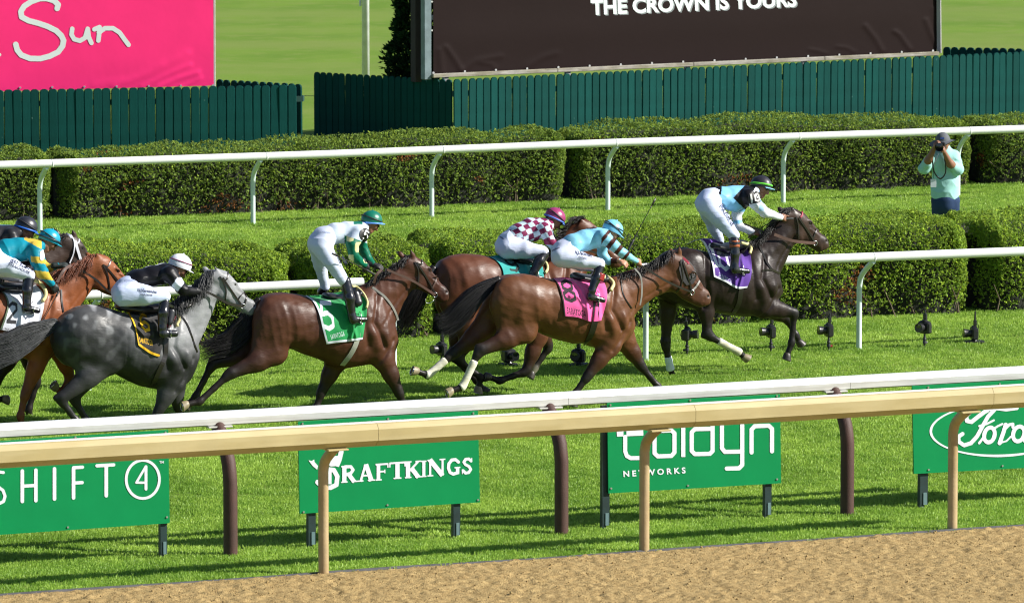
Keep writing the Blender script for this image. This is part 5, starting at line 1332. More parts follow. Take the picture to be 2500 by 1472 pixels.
# --- bay, cloth 5
HORSES.append(dict(id='bay_five', seed=5, fr=Frame(850, 1013), vox=.0135,
    label='dark bay racehorse stretched in full gallop under a green cloth numbered 5',
    coat=(.078, .028, .015), points=(.014, .010, .009), leg=(.045, .017, .010), hair=(.012, .010, .010), head=(.068, .025, .014), rough=.46,
    top=z(Z5, [(820, 330), (835, 250), (885, 188), (960, 152), (1100, 137), (1250, 155), (1400, 188), (1550, 200), (1700, 165), (1850, 112), (1960, 110), (2080, 230), (2170, 380), (2225, 520), (2240, 620)]),
    bot=z(Z5, [(822, 420), (840, 540), (900, 630), (1050, 690), (1200, 705), (1300, 752), (1450, 800), (1560, 850), (1690, 900), (1850, 872), (1960, 856), (2060, 856), (2150, 810), (2210, 730), (2238, 650)]),
    ntop=z(Z4, [(560, 905), (640, 850), (760, 765), (900, 668), (1010, 600), (1100, 552)]), nbot=z(Z4, [(800, 1330), (930, 1240), (985, 1090), (1035, 985), (1085, 905), (1150, 845)]),
    htop=z(Z4, [(1060, 560), (1140, 565), (1220, 615), (1300, 715), (1370, 805), (1425, 868), (1448, 905), (1443, 945)]), hbot=z(Z4, [(1085, 760), (1130, 860), (1200, 895), (1270, 925), (1330, 970), (1380, 1010), (1415, 1002), (1436, 970)]),
    eye=pt1(Z4, 1272, 695), nostril=pt1(Z4, 1428, 902), mouth=pt1(Z4, 1375, 968), jowl=pt1(Z4, 1165, 800),
    ears=[(pt1(Z4, 1135, 610), pt1(Z4, 1092, 500)), (pt1(Z4, 1030, 590), pt1(Z4, 970, 508))],
    legs=[dict(k='h', y=FRY, p=z(Z5, [(960, 430), (850, 740), (405, 850), (235, 1180), (150, 1262)]), w=.92),
          dict(k='h', y=NR, p=z(Z5, [(1010, 400), (1035, 745), (578, 950), (275, 1228), (125, 1262)]), pale=1),
          dict(k='f', y=FRY, p=z(Z5, [(1800, 600), (1650, 800), (1492, 1130), (1440, 1290), (1425, 1345)])),
          dict(k='f', y=NR, p=z(Z5, [(2020, 520), (2110, 790), (2262, 1130), (2330, 1300), (2372, 1350)]))],
    tail=dict(p=z(Z5, [(880, 205), (800, 330), (720, 490), (560, 640), (400, 700), (225, 760)]), w=[.03, .07, .12, .11, .10, .11], y=.05),
    mane=dict(p=z(Z4, [(1085, 560), (1000, 610), (900, 680), (780, 770), (690, 840), (620, 880)]), fall=(-.05, -.03, -.03), n=380),
    bit=pt1(Z4, 1325, 925),
    bridle=[(z(Z4, [(1130, 620), (1165, 690), (1168, 800), (1150, 870)]), .013, LEATHER, 'throat_lash'), (z(Z4, [(1150, 625), (1220, 730), (1290, 850), (1325, 920)]), .018, LEATHER), (z(Z4, [(1130, 622), (1195, 640), (1200, 600)]), .016, LEATHER, 'browband'),
            (z(Z4, [(1335, 745), (1330, 800), (1300, 860), (1290, 900)]), .018, BRLEATHER, 'noseband')],
    reins=[(['bit', (*pt1(Z4, 1120, 800), -.12), (*pt1(Z4, 870, 690), -.12)], .026, BRLEATHER), ([(*pt1(Z4, 820, 690), -.10), (*pt1(Z4, 770, 740), -.11), (*pt1(Z4, 745, 820), -.09)], .03, BRLEATHER)],
    tubes=[('neck_strap', z(Z4, [(730, 860), (850, 950), (930, 1060), (975, 1170)]), .024, GREYSTRAP), ('girth', z(Z5, [(1850, 470), (1850, 600), (1790, 740), (1700, 860)]), .055, mat('girth_web', (.36, .36, .30), .7, vary=.2)),
           ('bit_strap', z(Z4, [(1232, 970), (1245, 1005), (1290, 1000), (1330, 960)]), .004, STEEL)],
    cloth=dict(left=z(Z4, [(95, 935), (170, 990), (225, 1100), (262, 1250), (300, 1395)]), right=z(Z4, [(560, 880), (660, 960), (680, 1080), (660, 1230), (640, 1350)]), top=z(Z4, [(95, 935), (250, 930), (420, 900), (560, 880)]), bottom=z(Z4, [(300, 1395), (420, 1380), (550, 1365), (640, 1350)]),
        col=(.004, .26, .065), tcol=(.62, .66, .72), ncol=(.78, .80, .86), num=[('5', z(Z4, [(205, 975), (350, 975), (255, 1268)]))], trim='lb', word=z(Z4, [(335, 1305), (465, 1270), (342, 1350)]), wcol=(.6, .68, .7), wt='SARATOGA', folds=[([(.45, .1), (.6, .5), (.75, .9)], .05, .02), ([(.75, .3), (.72, .6), (.62, .95)], .04, .02), ([(.3, .2), (.5, .35), (.62, .6)], .03, .012)]),
    saddle=[((*pt1(Z4, 300, 935), 0), (*pt1(Z4, 470, 975), 0), .035, .05, 3.2), ((*pt1(Z4, 470, 960), 0), (*pt1(Z4, 570, 900), 0), .06, .055, 3.4), ((*pt1(Z4, 600, 1000), -.27), (*pt1(Z4, 580, 920), -.22), .05, .04, .5)]))
H5 = HORSES[-1]
H5['tubes'] += [('saddle_pad', z(Z4, [(540, 845), (600, 880), (650, 940), (678, 1000), (672, 1060)]), .013, YPAD, .03)]

# --- bay, cloth 8
HORSES.append(dict(id='bay_eight', seed=8, fr=Frame(1390, 993), vox=.0135,
    label='bright bay racehorse with blinkers and hind leg wraps under a pink cloth numbered 8',
    coat=(.128, .048, .020), points=(.013, .010, .009), leg=(.07, .025, .012), hair=(.010, .009, .010), head=(.075, .029, .015), rough=.46,
    top=z(Z6, [(935, 330), (955, 220), (1010, 155), (1100, 120), (1220, 108), (1330, 124), (1480, 160)]) + z(Z7, [(300, 555), (400, 565), (500, 558), (600, 555), (665, 620), (715, 720), (742, 820), (750, 900)]),
    bot=z(Z6, [(937, 420), (955, 520), (1040, 570), (1180, 590), (1320, 620), (1400, 680), (1520, 725), (1700, 772)]) + z(Z7, [(360, 1035), (430, 1062), (560, 1080), (640, 1062), (700, 1015), (738, 970), (750, 930)]),
    ntop=z(Z7, [(560, 575), (660, 510), (760, 480), (880, 440), (960, 385), (1060, 340)]), nbot=z(Z7, [(690, 900), (755, 830), (825, 755), (900, 700), (990, 660), (1090, 640)]),
    htop=z(Z7, [(1040, 350), (1130, 385), (1195, 450), (1240, 545), (1285, 620), (1318, 672), (1328, 705), (1322, 725)]), hbot=z(Z7, [(1030, 520), (1055, 640), (1110, 700), (1180, 735), (1240, 765), (1285, 762), (1310, 745), (1320, 735)]),
    eye=pt1(Z7, 1205, 522), nostril=pt1(Z7, 1310, 682), mouth=pt1(Z7, 1262, 742), jowl=pt1(Z7, 1085, 590), muzzle=(.10, .05, .03),
    ears=[(pt1(Z7, 1105, 400), pt1(Z7, 1096, 300)), (pt1(Z7, 1045, 385), pt1(Z7, 1028, 315))],
    legs=[dict(k='h', y=FRY, p=z(Z6, [(1050, 330), (880, 640), (560, 868), (330, 1068), (205, 1025)]), w=.95, pale=1, wrap=1),
          dict(k='h', y=NR, p=z(Z6, [(1110, 330), (1250, 655), (815, 835), (655, 1178), (530, 1225)]), w=1.0, pale=1, wrap=1),
          dict(k='f', y=FRY, p=[pt1(Z7, 640, 840), pt1(Z7, 690, 1010), pt1(Z7, 812, 1205), (1607, 944), (1628, 972)]),
          dict(k='f', y=NR, p=[pt1(Z7, 590, 820), pt1(Z7, 580, 1050), pt1(Z7, 410, 1285), (1403, 962), (1398, 984)])],
    tail=dict(p=z(Z6, [(1010, 160), (900, 225), (760, 340), (640, 470), (520, 580), (395, 640)]), w=[.03, .055, .10, .12, .12, .15], n=640),
    mane=dict(p=z(Z7, [(1050, 345), (990, 375), (900, 430), (800, 480), (700, 510), (620, 545)]), fall=(-.05, -.05, -.07), n=420),
    bit=pt1(Z7, 1192, 655),
    bridle=[(z(Z7, [(1120, 410), (1150, 500), (1180, 600), (1192, 650)]), .018, LEATHER), (z(Z7, [(1105, 420), (1125, 520), (1110, 610), (1075, 650)]), .014, LEATHER, 'throat_lash'), (z(Z7, [(1248, 570), (1225, 610), (1195, 640)]), .022, GREYSTRAP, 'noseband'), (z(Z7, [(1125, 400), (1160, 430), (1165, 445)]), .024, mat('red_band', (.30, .02, .05), .6), 'browband')],
    reins=[(['bit', (*pt1(Z7, 1000, 570), -.13), (*pt1(Z7, 790, 440), -.12)], .022, LEATHER), ([(*pt1(Z7, 760, 470), -.11), (*pt1(Z7, 810, 540), -.14), (*pt1(Z7, 818, 660), -.14), (*pt1(Z7, 805, 750), -.13)], .018, GREYSTRAP)],
    tubes=[('neck_strap', z(Z7, [(660, 570), (680, 680), (740, 775)]), .012, LEATHER), ('girth', z(Z7, [(475, 700), (470, 850), (440, 960), (400, 1040)]), .07, LEATHER)],
    cloth=dict(left=z(Z7, [(148, 550), (190, 600), (222, 700), (238, 835)]), right=z(Z7, [(520, 545), (555, 630), (555, 720), (515, 868)]), top=z(Z7, [(148, 550), (250, 545), (390, 560), (520, 545)]), bottom=z(Z7, [(238, 835), (340, 845), (435, 875), (515, 868)]),
        col=(.80, .10, .34), tcol=(.03, .02, .02), ncol=(.030, .022, .026), num=[('8', z(Z7, [(190, 552), (300, 556), (236, 730)]))], trim='l', trimw=.035, word=z(Z7, [(256, 765), (400, 795), (258, 812)]), wt='SARATOGA', folds=[([(.42, .1), (.5, .5), (.60, .98)], .05, .03), ([(.62, .3), (.68, .6), (.70, 1)], .04, -.02), ([(.2, .62), (.35, .6), (.5, .8)], .04, .012)]),
    saddle=[((*pt1(Z7, 330, 540), 0), (*pt1(Z7, 440, 560), 0), .05, .05, 3.0), ((*pt1(Z7, 440, 560), 0), (*pt1(Z7, 520, 545), 0), .05, .05, 3.4)]))
H8 = HORSES[-1]
H8['tubes'] += [('saddle_pad', z(Z7, [(535, 545), (575, 570), (592, 605), (575, 650)]), .020, YPAD, .03)]
H8['blinkers'] = z(Z7, [(1110, 410), (1170, 425), (1212, 480), (1222, 545), (1200, 590), (1150, 600), (1115, 560), (1095, 480)])

# --- dark bay leader, cloth 10
HORSES.append(dict(id='dark_ten', seed=10, fr=Frame(1705, 917), vox=.0135,
    label='nearly black racehorse in front of the field under a purple cloth numbered 10',
    coat=(.019, .0105, .0085), points=(.011, .009, .009), leg=(.02, .011, .009), hair=(.010, .008, .008), head=(.05, .026, .018), rough=.46,
    top=z(Z9, [(130, 760), (140, 680), (180, 600), (250, 555), (340, 535), (440, 552), (560, 585), (680, 578), (770, 550), (850, 590), (915, 670), (950, 750), (962, 810)]),
    bot=z(Z9, [(132, 790), (160, 850), (260, 900), (380, 930), (500, 945), (620, 970), (740, 980), (850, 955), (900, 900), (945, 860), (960, 830)]),
    ntop=z(Z8, [(640, 850), (760, 770), (870, 690), (930, 600), (1000, 510), (1090, 440)]), nbot=z(Z8, [(960, 1180), (1010, 1060), (1060, 960), (1095, 880), (1130, 820), (1190, 780)]),
    htop=z(Z8, [(1060, 450), (1140, 445), (1230, 490), (1310, 575), (1370, 655), (1430, 718), (1472, 765), (1472, 810)]), hbot=z(Z8, [(1090, 640), (1130, 745), (1200, 790), (1270, 812), (1330, 855), (1385, 882), (1440, 862), (1462, 835)]),
    eye=pt1(Z8, 1300, 592), nostril=pt1(Z8, 1455, 772), mouth=pt1(Z8, 1400, 845), jowl=pt1(Z8, 1180, 700),
    ears=[(pt1(Z8, 1140, 490), pt1(Z8, 1103, 428)), (pt1(Z8, 1025, 480), pt1(Z8, 972, 428))],
    legs=[dict(k='h', y=FRY, p=z(Z9, [(280, 680), (250, 830), (222, 1150), (253, 1310), (274, 1368)]), w=.82, wrap=2, w0=.85),
          dict(k='f', y=FRY, p=z(Z9, [(830, 760), (900, 930), (1010, 1000), (1060, 1100), (1086, 1152)]), w=.9),
          dict(k='h', y=NR, p=z(Z9, [(390, 660), (480, 850), (492, 1098), (690, 1205), (738, 1247)]), w=.80, wrap=1, w0=.35, pale=1),
          dict(k='f', y=NR, p=z(Z9, [(800, 740), (860, 920), (1050, 955), (1032, 1150), (1000, 1238)]))],
    tail=dict(p=z(Z9, [(150, 640), (110, 720), (60, 820), (20, 920)]), w=[.03, .07, .08, .08], y=.2, n=200),
    mane=dict(p=z(Z8, [(1110, 440), (1040, 465), (960, 560), (900, 650), (800, 740), (690, 800)]), fall=(-.09, -.05, -.05), n=440, len=1.1),
    bit=pt1(Z8, 1345, 790),
    bridle=[(z(Z8, [(1160, 530), (1180, 620), (1185, 750)]), .014, LEATHER, 'throat_lash'), (z(Z8, [(1185, 540), (1260, 650), (1320, 740), (1345, 790)]), .02, LEATHER), (z(Z8, [(1215, 475), (1218, 510), (1200, 535)]), .02, mat('red_band'), 'browband'), (z(Z8, [(1365, 650), (1345, 700), (1330, 740)]), .016, LEATHER, 'noseband')],
    reins=[(['bit', (*pt1(Z8, 1130, 770), -.13), (*pt1(Z8, 940, 705), -.13)], .034, BRLEATHER), ([(*pt1(Z8, 860, 690), -.05), (*pt1(Z8, 740, 640), -.02), (*pt1(Z8, 640, 600), 0)], .02, LEATHER)],
    tubes=[('neck_strap', z(Z8, [(790, 820), (850, 950), (910, 1050), (990, 1100)]), .022, LEATHER), ('neck_strap', z(Z8, [(815, 1068), (900, 1060), (985, 1090)]), .02, LEATHER), ('girth', z(Z9, [(715, 720), (705, 820), (690, 900), (655, 960)]), .06, LEATHER)],
    cloth=dict(left=z(Z8, [(60, 800), (200, 760), (280, 880), (320, 1000), (340, 1130)]), right=z(Z8, [(600, 790), (690, 880), (715, 1000), (710, 1130), (670, 1240)]), top=z(Z8, [(60, 800), (240, 745), (420, 790), (600, 790)]), bottom=z(Z8, [(340, 1130), (450, 1180), (570, 1245), (670, 1240)]),
        col=(.085, .022, .26), tcol=(.66, .66, .74), ncol=(.74, .76, .86), num=[('1', z(Z8, [(250, 795), (350, 785), (325, 1040)])), ('0', z(Z8, [(350, 835), (475, 860), (395, 1060)]))], trim='lb', trimw=.045, word=z(Z8, [(390, 1080), (520, 1160), (385, 1125)]), wt='SARATOGA', wcol=(.5, .5, .7), folds=[([(.5, .1), (.55, .5), (.62, 1)], .04, .025), ([(.35, .3), (.5, .5), (.6, .75)], .03, .014), ([(.8, .2), (.78, .6), (.72, 1)], .04, .018)]),
    saddle=[((*pt1(Z8, 300, 810), 0), (*pt1(Z8, 450, 850), 0), .04, .05, 3.2), ((*pt1(Z8, 450, 840), 0), (*pt1(Z8, 620, 800), 0), .05, .05, 3.2)]))
H10 = HORSES[-1]
H10['tubes'] += [('saddle_pad', z(Z8, [(610, 790), (680, 810), (712, 860), (700, 910)]), .018, YPAD, .03)]

# --- bay, cloth 9 (behind the bright bay)
HORSES.append(dict(id='bay_nine', seed=9, fr=Frame(1250, 962), vox=.0145,
    label='reddish bay racehorse half hidden behind the bright bay under a teal cloth',
    coat=(.108, .037, .018), points=(.013, .010, .009), leg=(.06, .022, .012), hair=(.011, .009, .009), rough=.46,
    top=z(ZC, [(268, 560), (275, 490), (310, 430), (380, 395), (460, 381), (560, 385), (640, 400), (760, 425), (900, 440), (1040, 430), (1140, 420), (1220, 480), (1270, 560), (1290, 620)]),
    bot=z(ZC, [(270, 600), (300, 680), (380, 740), (520, 780), (700, 820), (900, 860), (1080, 850), (1200, 790), (1270, 700), (1288, 650)]),
    ntop=z(ZC, [(1020, 430), (1080, 340), (1130, 250), (1180, 190), (1230, 150), (1270, 140)]), nbot=z(ZC, [(1260, 560), (1300, 470), (1330, 420), (1350, 380), (1370, 350), (1390, 330)]),
    htop=z(ZC, [(1240, 150), (1290, 165), (1340, 200), (1400, 270), (1450, 330), (1500, 400), (1510, 440), (1505, 460)]), hbot=z(ZC, [(1270, 290), (1310, 360), (1370, 400), (1420, 430), (1450, 470), (1480, 478), (1498, 470), (1503, 465)]),
    eye=pt1(ZC, 1370, 262), nostril=pt1(ZC, 1495, 425), mouth=pt1(ZC, 1470, 455), jowl=pt1(ZC, 1310, 320),
    ears=[(pt1(ZC, 1285, 200), pt1(ZC, 1238, 140)), (pt1(ZC, 1250, 170), pt1(ZC, 1200, 125))],
    legs=[dict(k='h', y=FRY, p=z(Z6, [(560, 300), (640, 620), (560, 880), (790, 1120), (860, 1215)]), w=.8),
          dict(k='h', y=NR, p=z(Z6, [(600, 300), (760, 640), (610, 925), (830, 1090), (800, 1210)]), w=.8, pale=1),
          dict(k='f', y=FRY, p=z(Z6, [(1250, 420), (1400, 640), (1475, 800), (1335, 1010), (1300, 1062)]), w=.85, sock=(.5, .48, .34)),
          dict(k='f', y=NR, p=z(Z6, [(1200, 420), (1370, 690), (1258, 1035), (1010, 1120), (890, 1082)]), w=.95)],
    tail=dict(p=z(ZC, [(280, 470), (210, 560), (140, 690), (90, 800), (30, 920)]), w=[.03, .08, .11, .10, .06], y=.05),
    mane=dict(p=z(ZC, [(1270, 140), (1210, 155), (1150, 220), (1100, 300), (1050, 390)]), fall=(-.06, -.03, .03), n=380, len=1.2),
    bridle=[(z(ZC, [(1290, 210), (1370, 310), (1440, 410)]), .016, LEATHER), (z(ZC, [(1280, 220), (1320, 210), (1335, 200)]), .014, LEATHER, 'browband')], bit=pt1(ZC, 1445, 420), reins=[(['bit', (*pt1(ZC, 1300, 360), -.12), (*pt1(ZC, 1190, 370), -.10)], .02, LEATHER)],
    tubes=[('girth', z(ZC, [(950, 520), (955, 650), (930, 780)]), .06, LEATHER)],
    cloth=dict(left=z(ZC, [(640, 400), (690, 430), (725, 480), (740, 560)]), right=z(ZC, [(930, 400), (985, 450), (1000, 500), (1000, 600)]), top=z(ZC, [(640, 400), (740, 385), (840, 400), (930, 400)]), bottom=z(ZC, [(740, 560), (820, 580), (900, 590), (1000, 600)]),
        col=(.02, .34, .32), tcol=(.02, .02, .02), ncol=(.02, .03, .03), num=[('9', z(ZC, [(712, 395), (805, 398), (775, 500)]))], trim='', res=(60, 50), folds=[([(.6, .1), (.66, .9)], .04, .02)]),
    saddle=[((*pt1(ZC, 820, 420), 0), (*pt1(ZC, 930, 440), 0), .05, .05, 3.2)]))
H9 = HORSES[-1]
H9['tubes'] += [('saddle_pad', z(ZC, [(985, 430), (1015, 450), (1022, 480), (1008, 515)]), .016, YPAD, .02)]

# --- grey, cloth 6
def paint_grey(V, col, T, fr):
    X, W = V[:, 0], V[:, 2]
    L_ = .5 + .5 * wob(V, 13, 61); d2 = np.clip(wob(V, 34, 62) * 1.6, -1, 1)
    a0, a1 = T(0, .5)[0], T(1, .5)[0]; f = np.clip((X - a0) / (a1 - a0), 0, 1.4)
    up = np.clip((W - 1.05) / .4, 0, 1); tone = .030 + .05 * L_ * (.4 + up) + .30 * np.clip(d2 * 1.8 - .3, 0, 1) * (.22 + .8 * up)             # dark quarters broken by dapples
    light = np.clip((f - .42) / .25, 0, 1)
    tone = tone * (1 - light) + light * (.24 + .03 * wob(V, 20, 63))
    head = np.clip((f - 1.05) / .12, 0, 1) * (W > 1.2)
    tone = tone + .02 * head
    low = np.clip((1.02 - W) / .45, 0, 1)
    lowh = np.clip((.98 - W) / .28, 0, 1) ** .8
    tone = tone * (1 - np.where(f < .55, np.clip((1.12 - W) / .5, 0, 1), lowh)) + .018 * np.where(f < .55, np.clip((1.12 - W) / .5, 0, 1), lowh)
    g = np.stack([tone * .98, tone, tone * 1.05], 1)
    dark = col.max(1) < .03
    k = np.clip(col.mean(1) / .14, 0, 1)[:, None]
    return g * k + col * (1 - k)
HORSES.append(dict(id='grey_six', seed=6, fr=Frame(300, 1046), vox=.0135, cm='grey_coat', paint=paint_grey,
    label='dappled grey racehorse with dark quarters under a black cloth with yellow trim',
    coat=(.16, .16, .165), points=(.015, .015, .016), leg=(.05, .05, .053), hair=(.062, .064, .067), head=(.20, .20, .20), rough=.46, muzzle=(.09, .09, .09),
    top=z(Z1, [(405, 700), (425, 620), (460, 570), (520, 520), (600, 478), (690, 457), (790, 467), (900, 502), (1000, 535), (1120, 550), (1250, 540), (1370, 520), (1450, 600), (1510, 720), (1540, 830)]),
    bot=z(Z1, [(410, 760), (430, 860), (500, 930), (620, 960), (780, 970), (900, 1000), (980, 1045), (1080, 1092), (1180, 1112), (1300, 1118), (1400, 1112), (1470, 1060), (1520, 960), (1540, 880)]),
    ntop=z(Z2, [(800, 890), (930, 760), (1050, 650), (1160, 560), (1240, 470), (1340, 395)]), nbot=z(Z2, [(1130, 1400), (1230, 1210), (1300, 1060), (1355, 920), (1405, 790), (1480, 720)]),
    htop=z(Z2, [(1330, 400), (1430, 372), (1530, 400), (1620, 490), (1690, 590), (1770, 690), (1840, 765), (1882, 815), (1875, 860)]), hbot=z(Z2, [(1400, 600), (1440, 720), (1530, 790), (1620, 830), (1710, 885), (1780, 955), (1820, 945), (1865, 890)]),
    eye=pt1(Z2, 1640, 560), nostril=pt1(Z2, 1862, 812), mouth=pt1(Z2, 1790, 915), jowl=pt1(Z2, 1510, 660),
    ears=[(pt1(Z2, 1465, 470), pt1(Z2, 1395, 342)), (pt1(Z2, 1315, 415), pt1(Z2, 1243, 338))],
    legs=[dict(k='h', y=FRY, p=z(Z1, [(620, 680), (800, 900), (575, 1190), (680, 1370), (720, 1415)]), w=.95),
          dict(k='h', y=NR, p=z(Z1, [(640, 680), (850, 900), (470, 1195), (600, 1370), (650, 1415)]), w=1.08),
          dict(k='f', y=FRY, p=z(Z1, [(1330, 850), (1370, 1100), (1385, 1250), (1440, 1370), (1475, 1410)]), w=.9),
          dict(k='f', y=NR, p=z(Z1, [(1330, 800), (1345, 1070), (1238, 1290), (1195, 1370), (1190, 1410)]), w=1.05)],
    tail=dict(p=z(Z1, [(450, 600), (330, 650), (200, 720), (60, 800), (-120, 860), (-260, 900)]), w=[.04, .08, .13, .15, .15, .14], n=900, y=-.05),
    mane=dict(p=z(Z2, [(1360, 390), (1260, 455), (1170, 550), (1060, 650), (950, 740), (860, 810)]), fall=(-.05, -.11, -.13), n=560, len=1.15),
    bit=pt1(Z2, 1730, 820),
    bridle=[(z(Z2, [(1460, 470), (1510, 560), (1530, 650), (1515, 760)]), .012, LEATHER, 'throat_lash'), (z(Z2, [(1490, 480), (1570, 600), (1660, 730), (1725, 815)]), .016, LEATHER), (z(Z2, [(1450, 470), (1500, 510), (1545, 490), (1550, 420)]), .014, LEATHER, 'browband'),
            (z(Z2, [(1745, 650), (1770, 700), (1765, 760), (1735, 820)]), .014, LEATHER, 'noseband'), (z(Z2, [(1745, 655), (1700, 700), (1680, 740)]), .008, LEATHER, 'noseband')],
    reins=[(['bit', (*pt1(Z2, 1560, 790), -.12), (*pt1(Z2, 1400, 700), -.12), (*pt1(Z2, 1270, 640), -.12)], .026, LEATHER)],
    tubes=[('neck_strap', z(Z2, [(970, 910), (1060, 1040), (1110, 1170), (1150, 1290), (1180, 1370)]), .018, LEATHER), ('girth', z(Z1, [(1300, 720), (1290, 850), (1240, 980), (1190, 1090)]), .05, LEATHER), ('curb_loop', z(Z2, [(1565, 890), (1600, 935), (1660, 935), (1720, 880)]), .003, LEATHER)],
    cloth=dict(left=z(Z2, [(290, 820), (350, 900), (410, 1000), (450, 1120), (480, 1290)]), right=z(Z2, [(700, 840), (790, 950), (800, 1100), (770, 1300), (730, 1430)]), top=z(Z2, [(290, 820), (430, 835), (570, 850), (700, 840)]), bottom=z(Z2, [(480, 1290), (560, 1350), (640, 1400), (730, 1430)]),
        col=(.014, .012, .013), tcol=(.72, .40, .015), ncol=(.80, .45, .015), num=[('6', z(Z2, [(455, 900), (585, 905), (520, 1130)]))], trim='lb', trimw=.06, word=z(Z2, [(490, 1185), (650, 1225), (495, 1255)]), wt='SARATOGA', folds=[([(.25, .5), (.5, .55), (.7, .45)], .06, .035), ([(.0, .62), (.3, .72), (.6, .62)], .05, .03), ([(.6, .1), (.7, .5)], .05, .02)]),
    saddle=[((*pt1(Z2, 250, 830), 0), (*pt1(Z2, 450, 850), 0), .04, .05, 3.2), ((*pt1(Z2, 450, 850), 0), (*pt1(Z2, 700, 830), 0), .05, .05, 3.3), ((*pt1(Z2, 880, 900), -.24), (*pt1(Z2, 860, 1020), -.27), .045, .035, .5)]))
H6 = HORSES[-1]
H6['tubes'] += [('saddle_pad', z(Z2, [(850, 830), (920, 870), (965, 950), (970, 1010), (930, 1075)]), .018, YPAD, .03), ('saddle_flap', z(Z2, [(915, 950), (870, 1010), (830, 1080)]), .022, mat('crimson_cloth', (.22, .01, .03), .7), .02)]

# --- chestnut, white cloth, left edge
HORSES.append(dict(id='chestnut', seed=2, fr=Frame(60, 1044), vox=.0145,
    label='chestnut racehorse between the grey and the left edge under a white cloth',
    coat=(.225, .070, .025), points=(.16, .048, .020), leg=(.27, .078, .026), hair=(.20, .055, .020), head=(.24, .078, .028), rough=.46, muzzle=(.16, .07, .045),
    top=z(Z3, [(-900, 1150), (-880, 1020), (-800, 930), (-650, 880), (-450, 880), (-250, 920), (0, 950), (250, 940), (430, 900), (560, 880), (680, 960), (800, 1130), (860, 1280), (880, 1400)]),
    bot=z(Z3, [(-895, 1250), (-850, 1380), (-700, 1480), (-500, 1540), (-250, 1600), (0, 1680), (250, 1740), (500, 1750), (700, 1700), (810, 1600), (875, 1450)]),
    ntop=z(Z3, [(420, 910), (560, 770), (700, 680), (860, 620), (1000, 560), (1130, 505)]), nbot=z(Z3, [(800, 1360), (900, 1210), (970, 1090), (1050, 990), (1110, 910), (1170, 850)]),
    htop=z(Z3, [(1080, 525), (1190, 485), (1290, 520), (1380, 610), (1460, 710), (1530, 800), (1570, 870), (1560, 930)]), hbot=z(Z3, [(1120, 760), (1150, 900), (1230, 960), (1320, 990), (1400, 1010), (1470, 1010), (1520, 990), (1550, 950)]),
    eye=pt1(Z3, 1415, 695), nostril=pt1(Z3, 1540, 880), mouth=pt1(Z3, 1500, 960), jowl=pt1(Z3, 1210, 840),
    ears=[(pt1(Z3, 1205, 580), pt1(Z3, 1145, 478)), (pt1(Z3, 1095, 545), pt1(Z3, 1010, 460))],
    legs=[dict(k='f', y=FRY, p=[(135, 800), (150, 860), (172, 925), (150, 958), (133, 944)], w=.9, pale=1),
          dict(k='h', y=FRY, p=[(-150, 760), (-110, 850), (-150, 930), (-100, 1010), (-80, 1040)]), dict(k='h', y=NR, p=[(-130, 760), (-90, 850), (-140, 935), (-70, 1010), (-50, 1042)]),
          dict(k='f', y=NR, p=[(115, 760), (105, 850), (62, 962), (50, 1015), (54, 1044)])],
    mane=dict(p=z(Z3, [(1120, 505), (1040, 545), (940, 600), (840, 650), (720, 700), (620, 760)]), fall=(-.09, -.06, -.07), n=480, len=1.2),
    bit=pt1(Z3, 1440, 930),
    bridle=[(z(Z3, [(1235, 620), (1280, 720), (1300, 820), (1310, 910)]), .015, LEATHER, 'throat_lash'), (z(Z3, [(1260, 640), (1340, 730), (1410, 820), (1440, 920)]), .018, LEATHER), (z(Z3, [(1230, 620), (1290, 640), (1330, 560)]), .014, LEATHER, 'browband')],
    reins=[(['bit', (*pt1(Z3, 1320, 950), -.12), (*pt1(Z3, 1150, 800), -.12), (*pt1(Z3, 940, 660), -.10)], .024, LEATHER), ([(*pt1(Z3, 850, 620), -.08), (*pt1(Z3, 760, 690), -.14), (*pt1(Z3, 680, 830), -.16)], .03, BRLEATHER)],
    tubes=[('neck_strap', z(Z3, [(730, 920), (735, 1060), (755, 1190)]), .018, LEATHER)],
    cloth=dict(left=z(Z3, [(-80, 880), (40, 960), (90, 1090), (60, 1230), (0, 1400)]), right=z(Z3, [(430, 860), (520, 970), (530, 1080), (510, 1200), (480, 1300)]), top=z(Z3, [(-80, 880), (80, 900), (260, 900), (430, 860)]), bottom=z(Z3, [(0, 1400), (150, 1420), (320, 1390), (480, 1300)]),
        col=(.72, .74, .80), tcol=(.12, .16, .10), ncol=(.05, .05, .055), num=[('2', z(Z3, [(90, 1050), (240, 1065), (60, 1320)]))], trim='l', word=z(Z3, [(0, 1365), (130, 1390), (-5, 1425)]), wt='SARATOGA', folds=[([(.1, .2), (.4, .5), (.5, .95)], .05, .03), ([(.5, .2), (.55, .9)], .04, .025)]),
    saddle=[((*pt1(Z3, 20, 880), 0), (*pt1(Z3, 300, 900), 0), .05, .05, 3.2)]))
H2 = HORSES[-1]
H2['tubes'] += [('saddle_pad', z(Z3, [(415, 800), (480, 860), (535, 940), (540, 1010), (500, 1070)]), .020, YPAD, .03)]

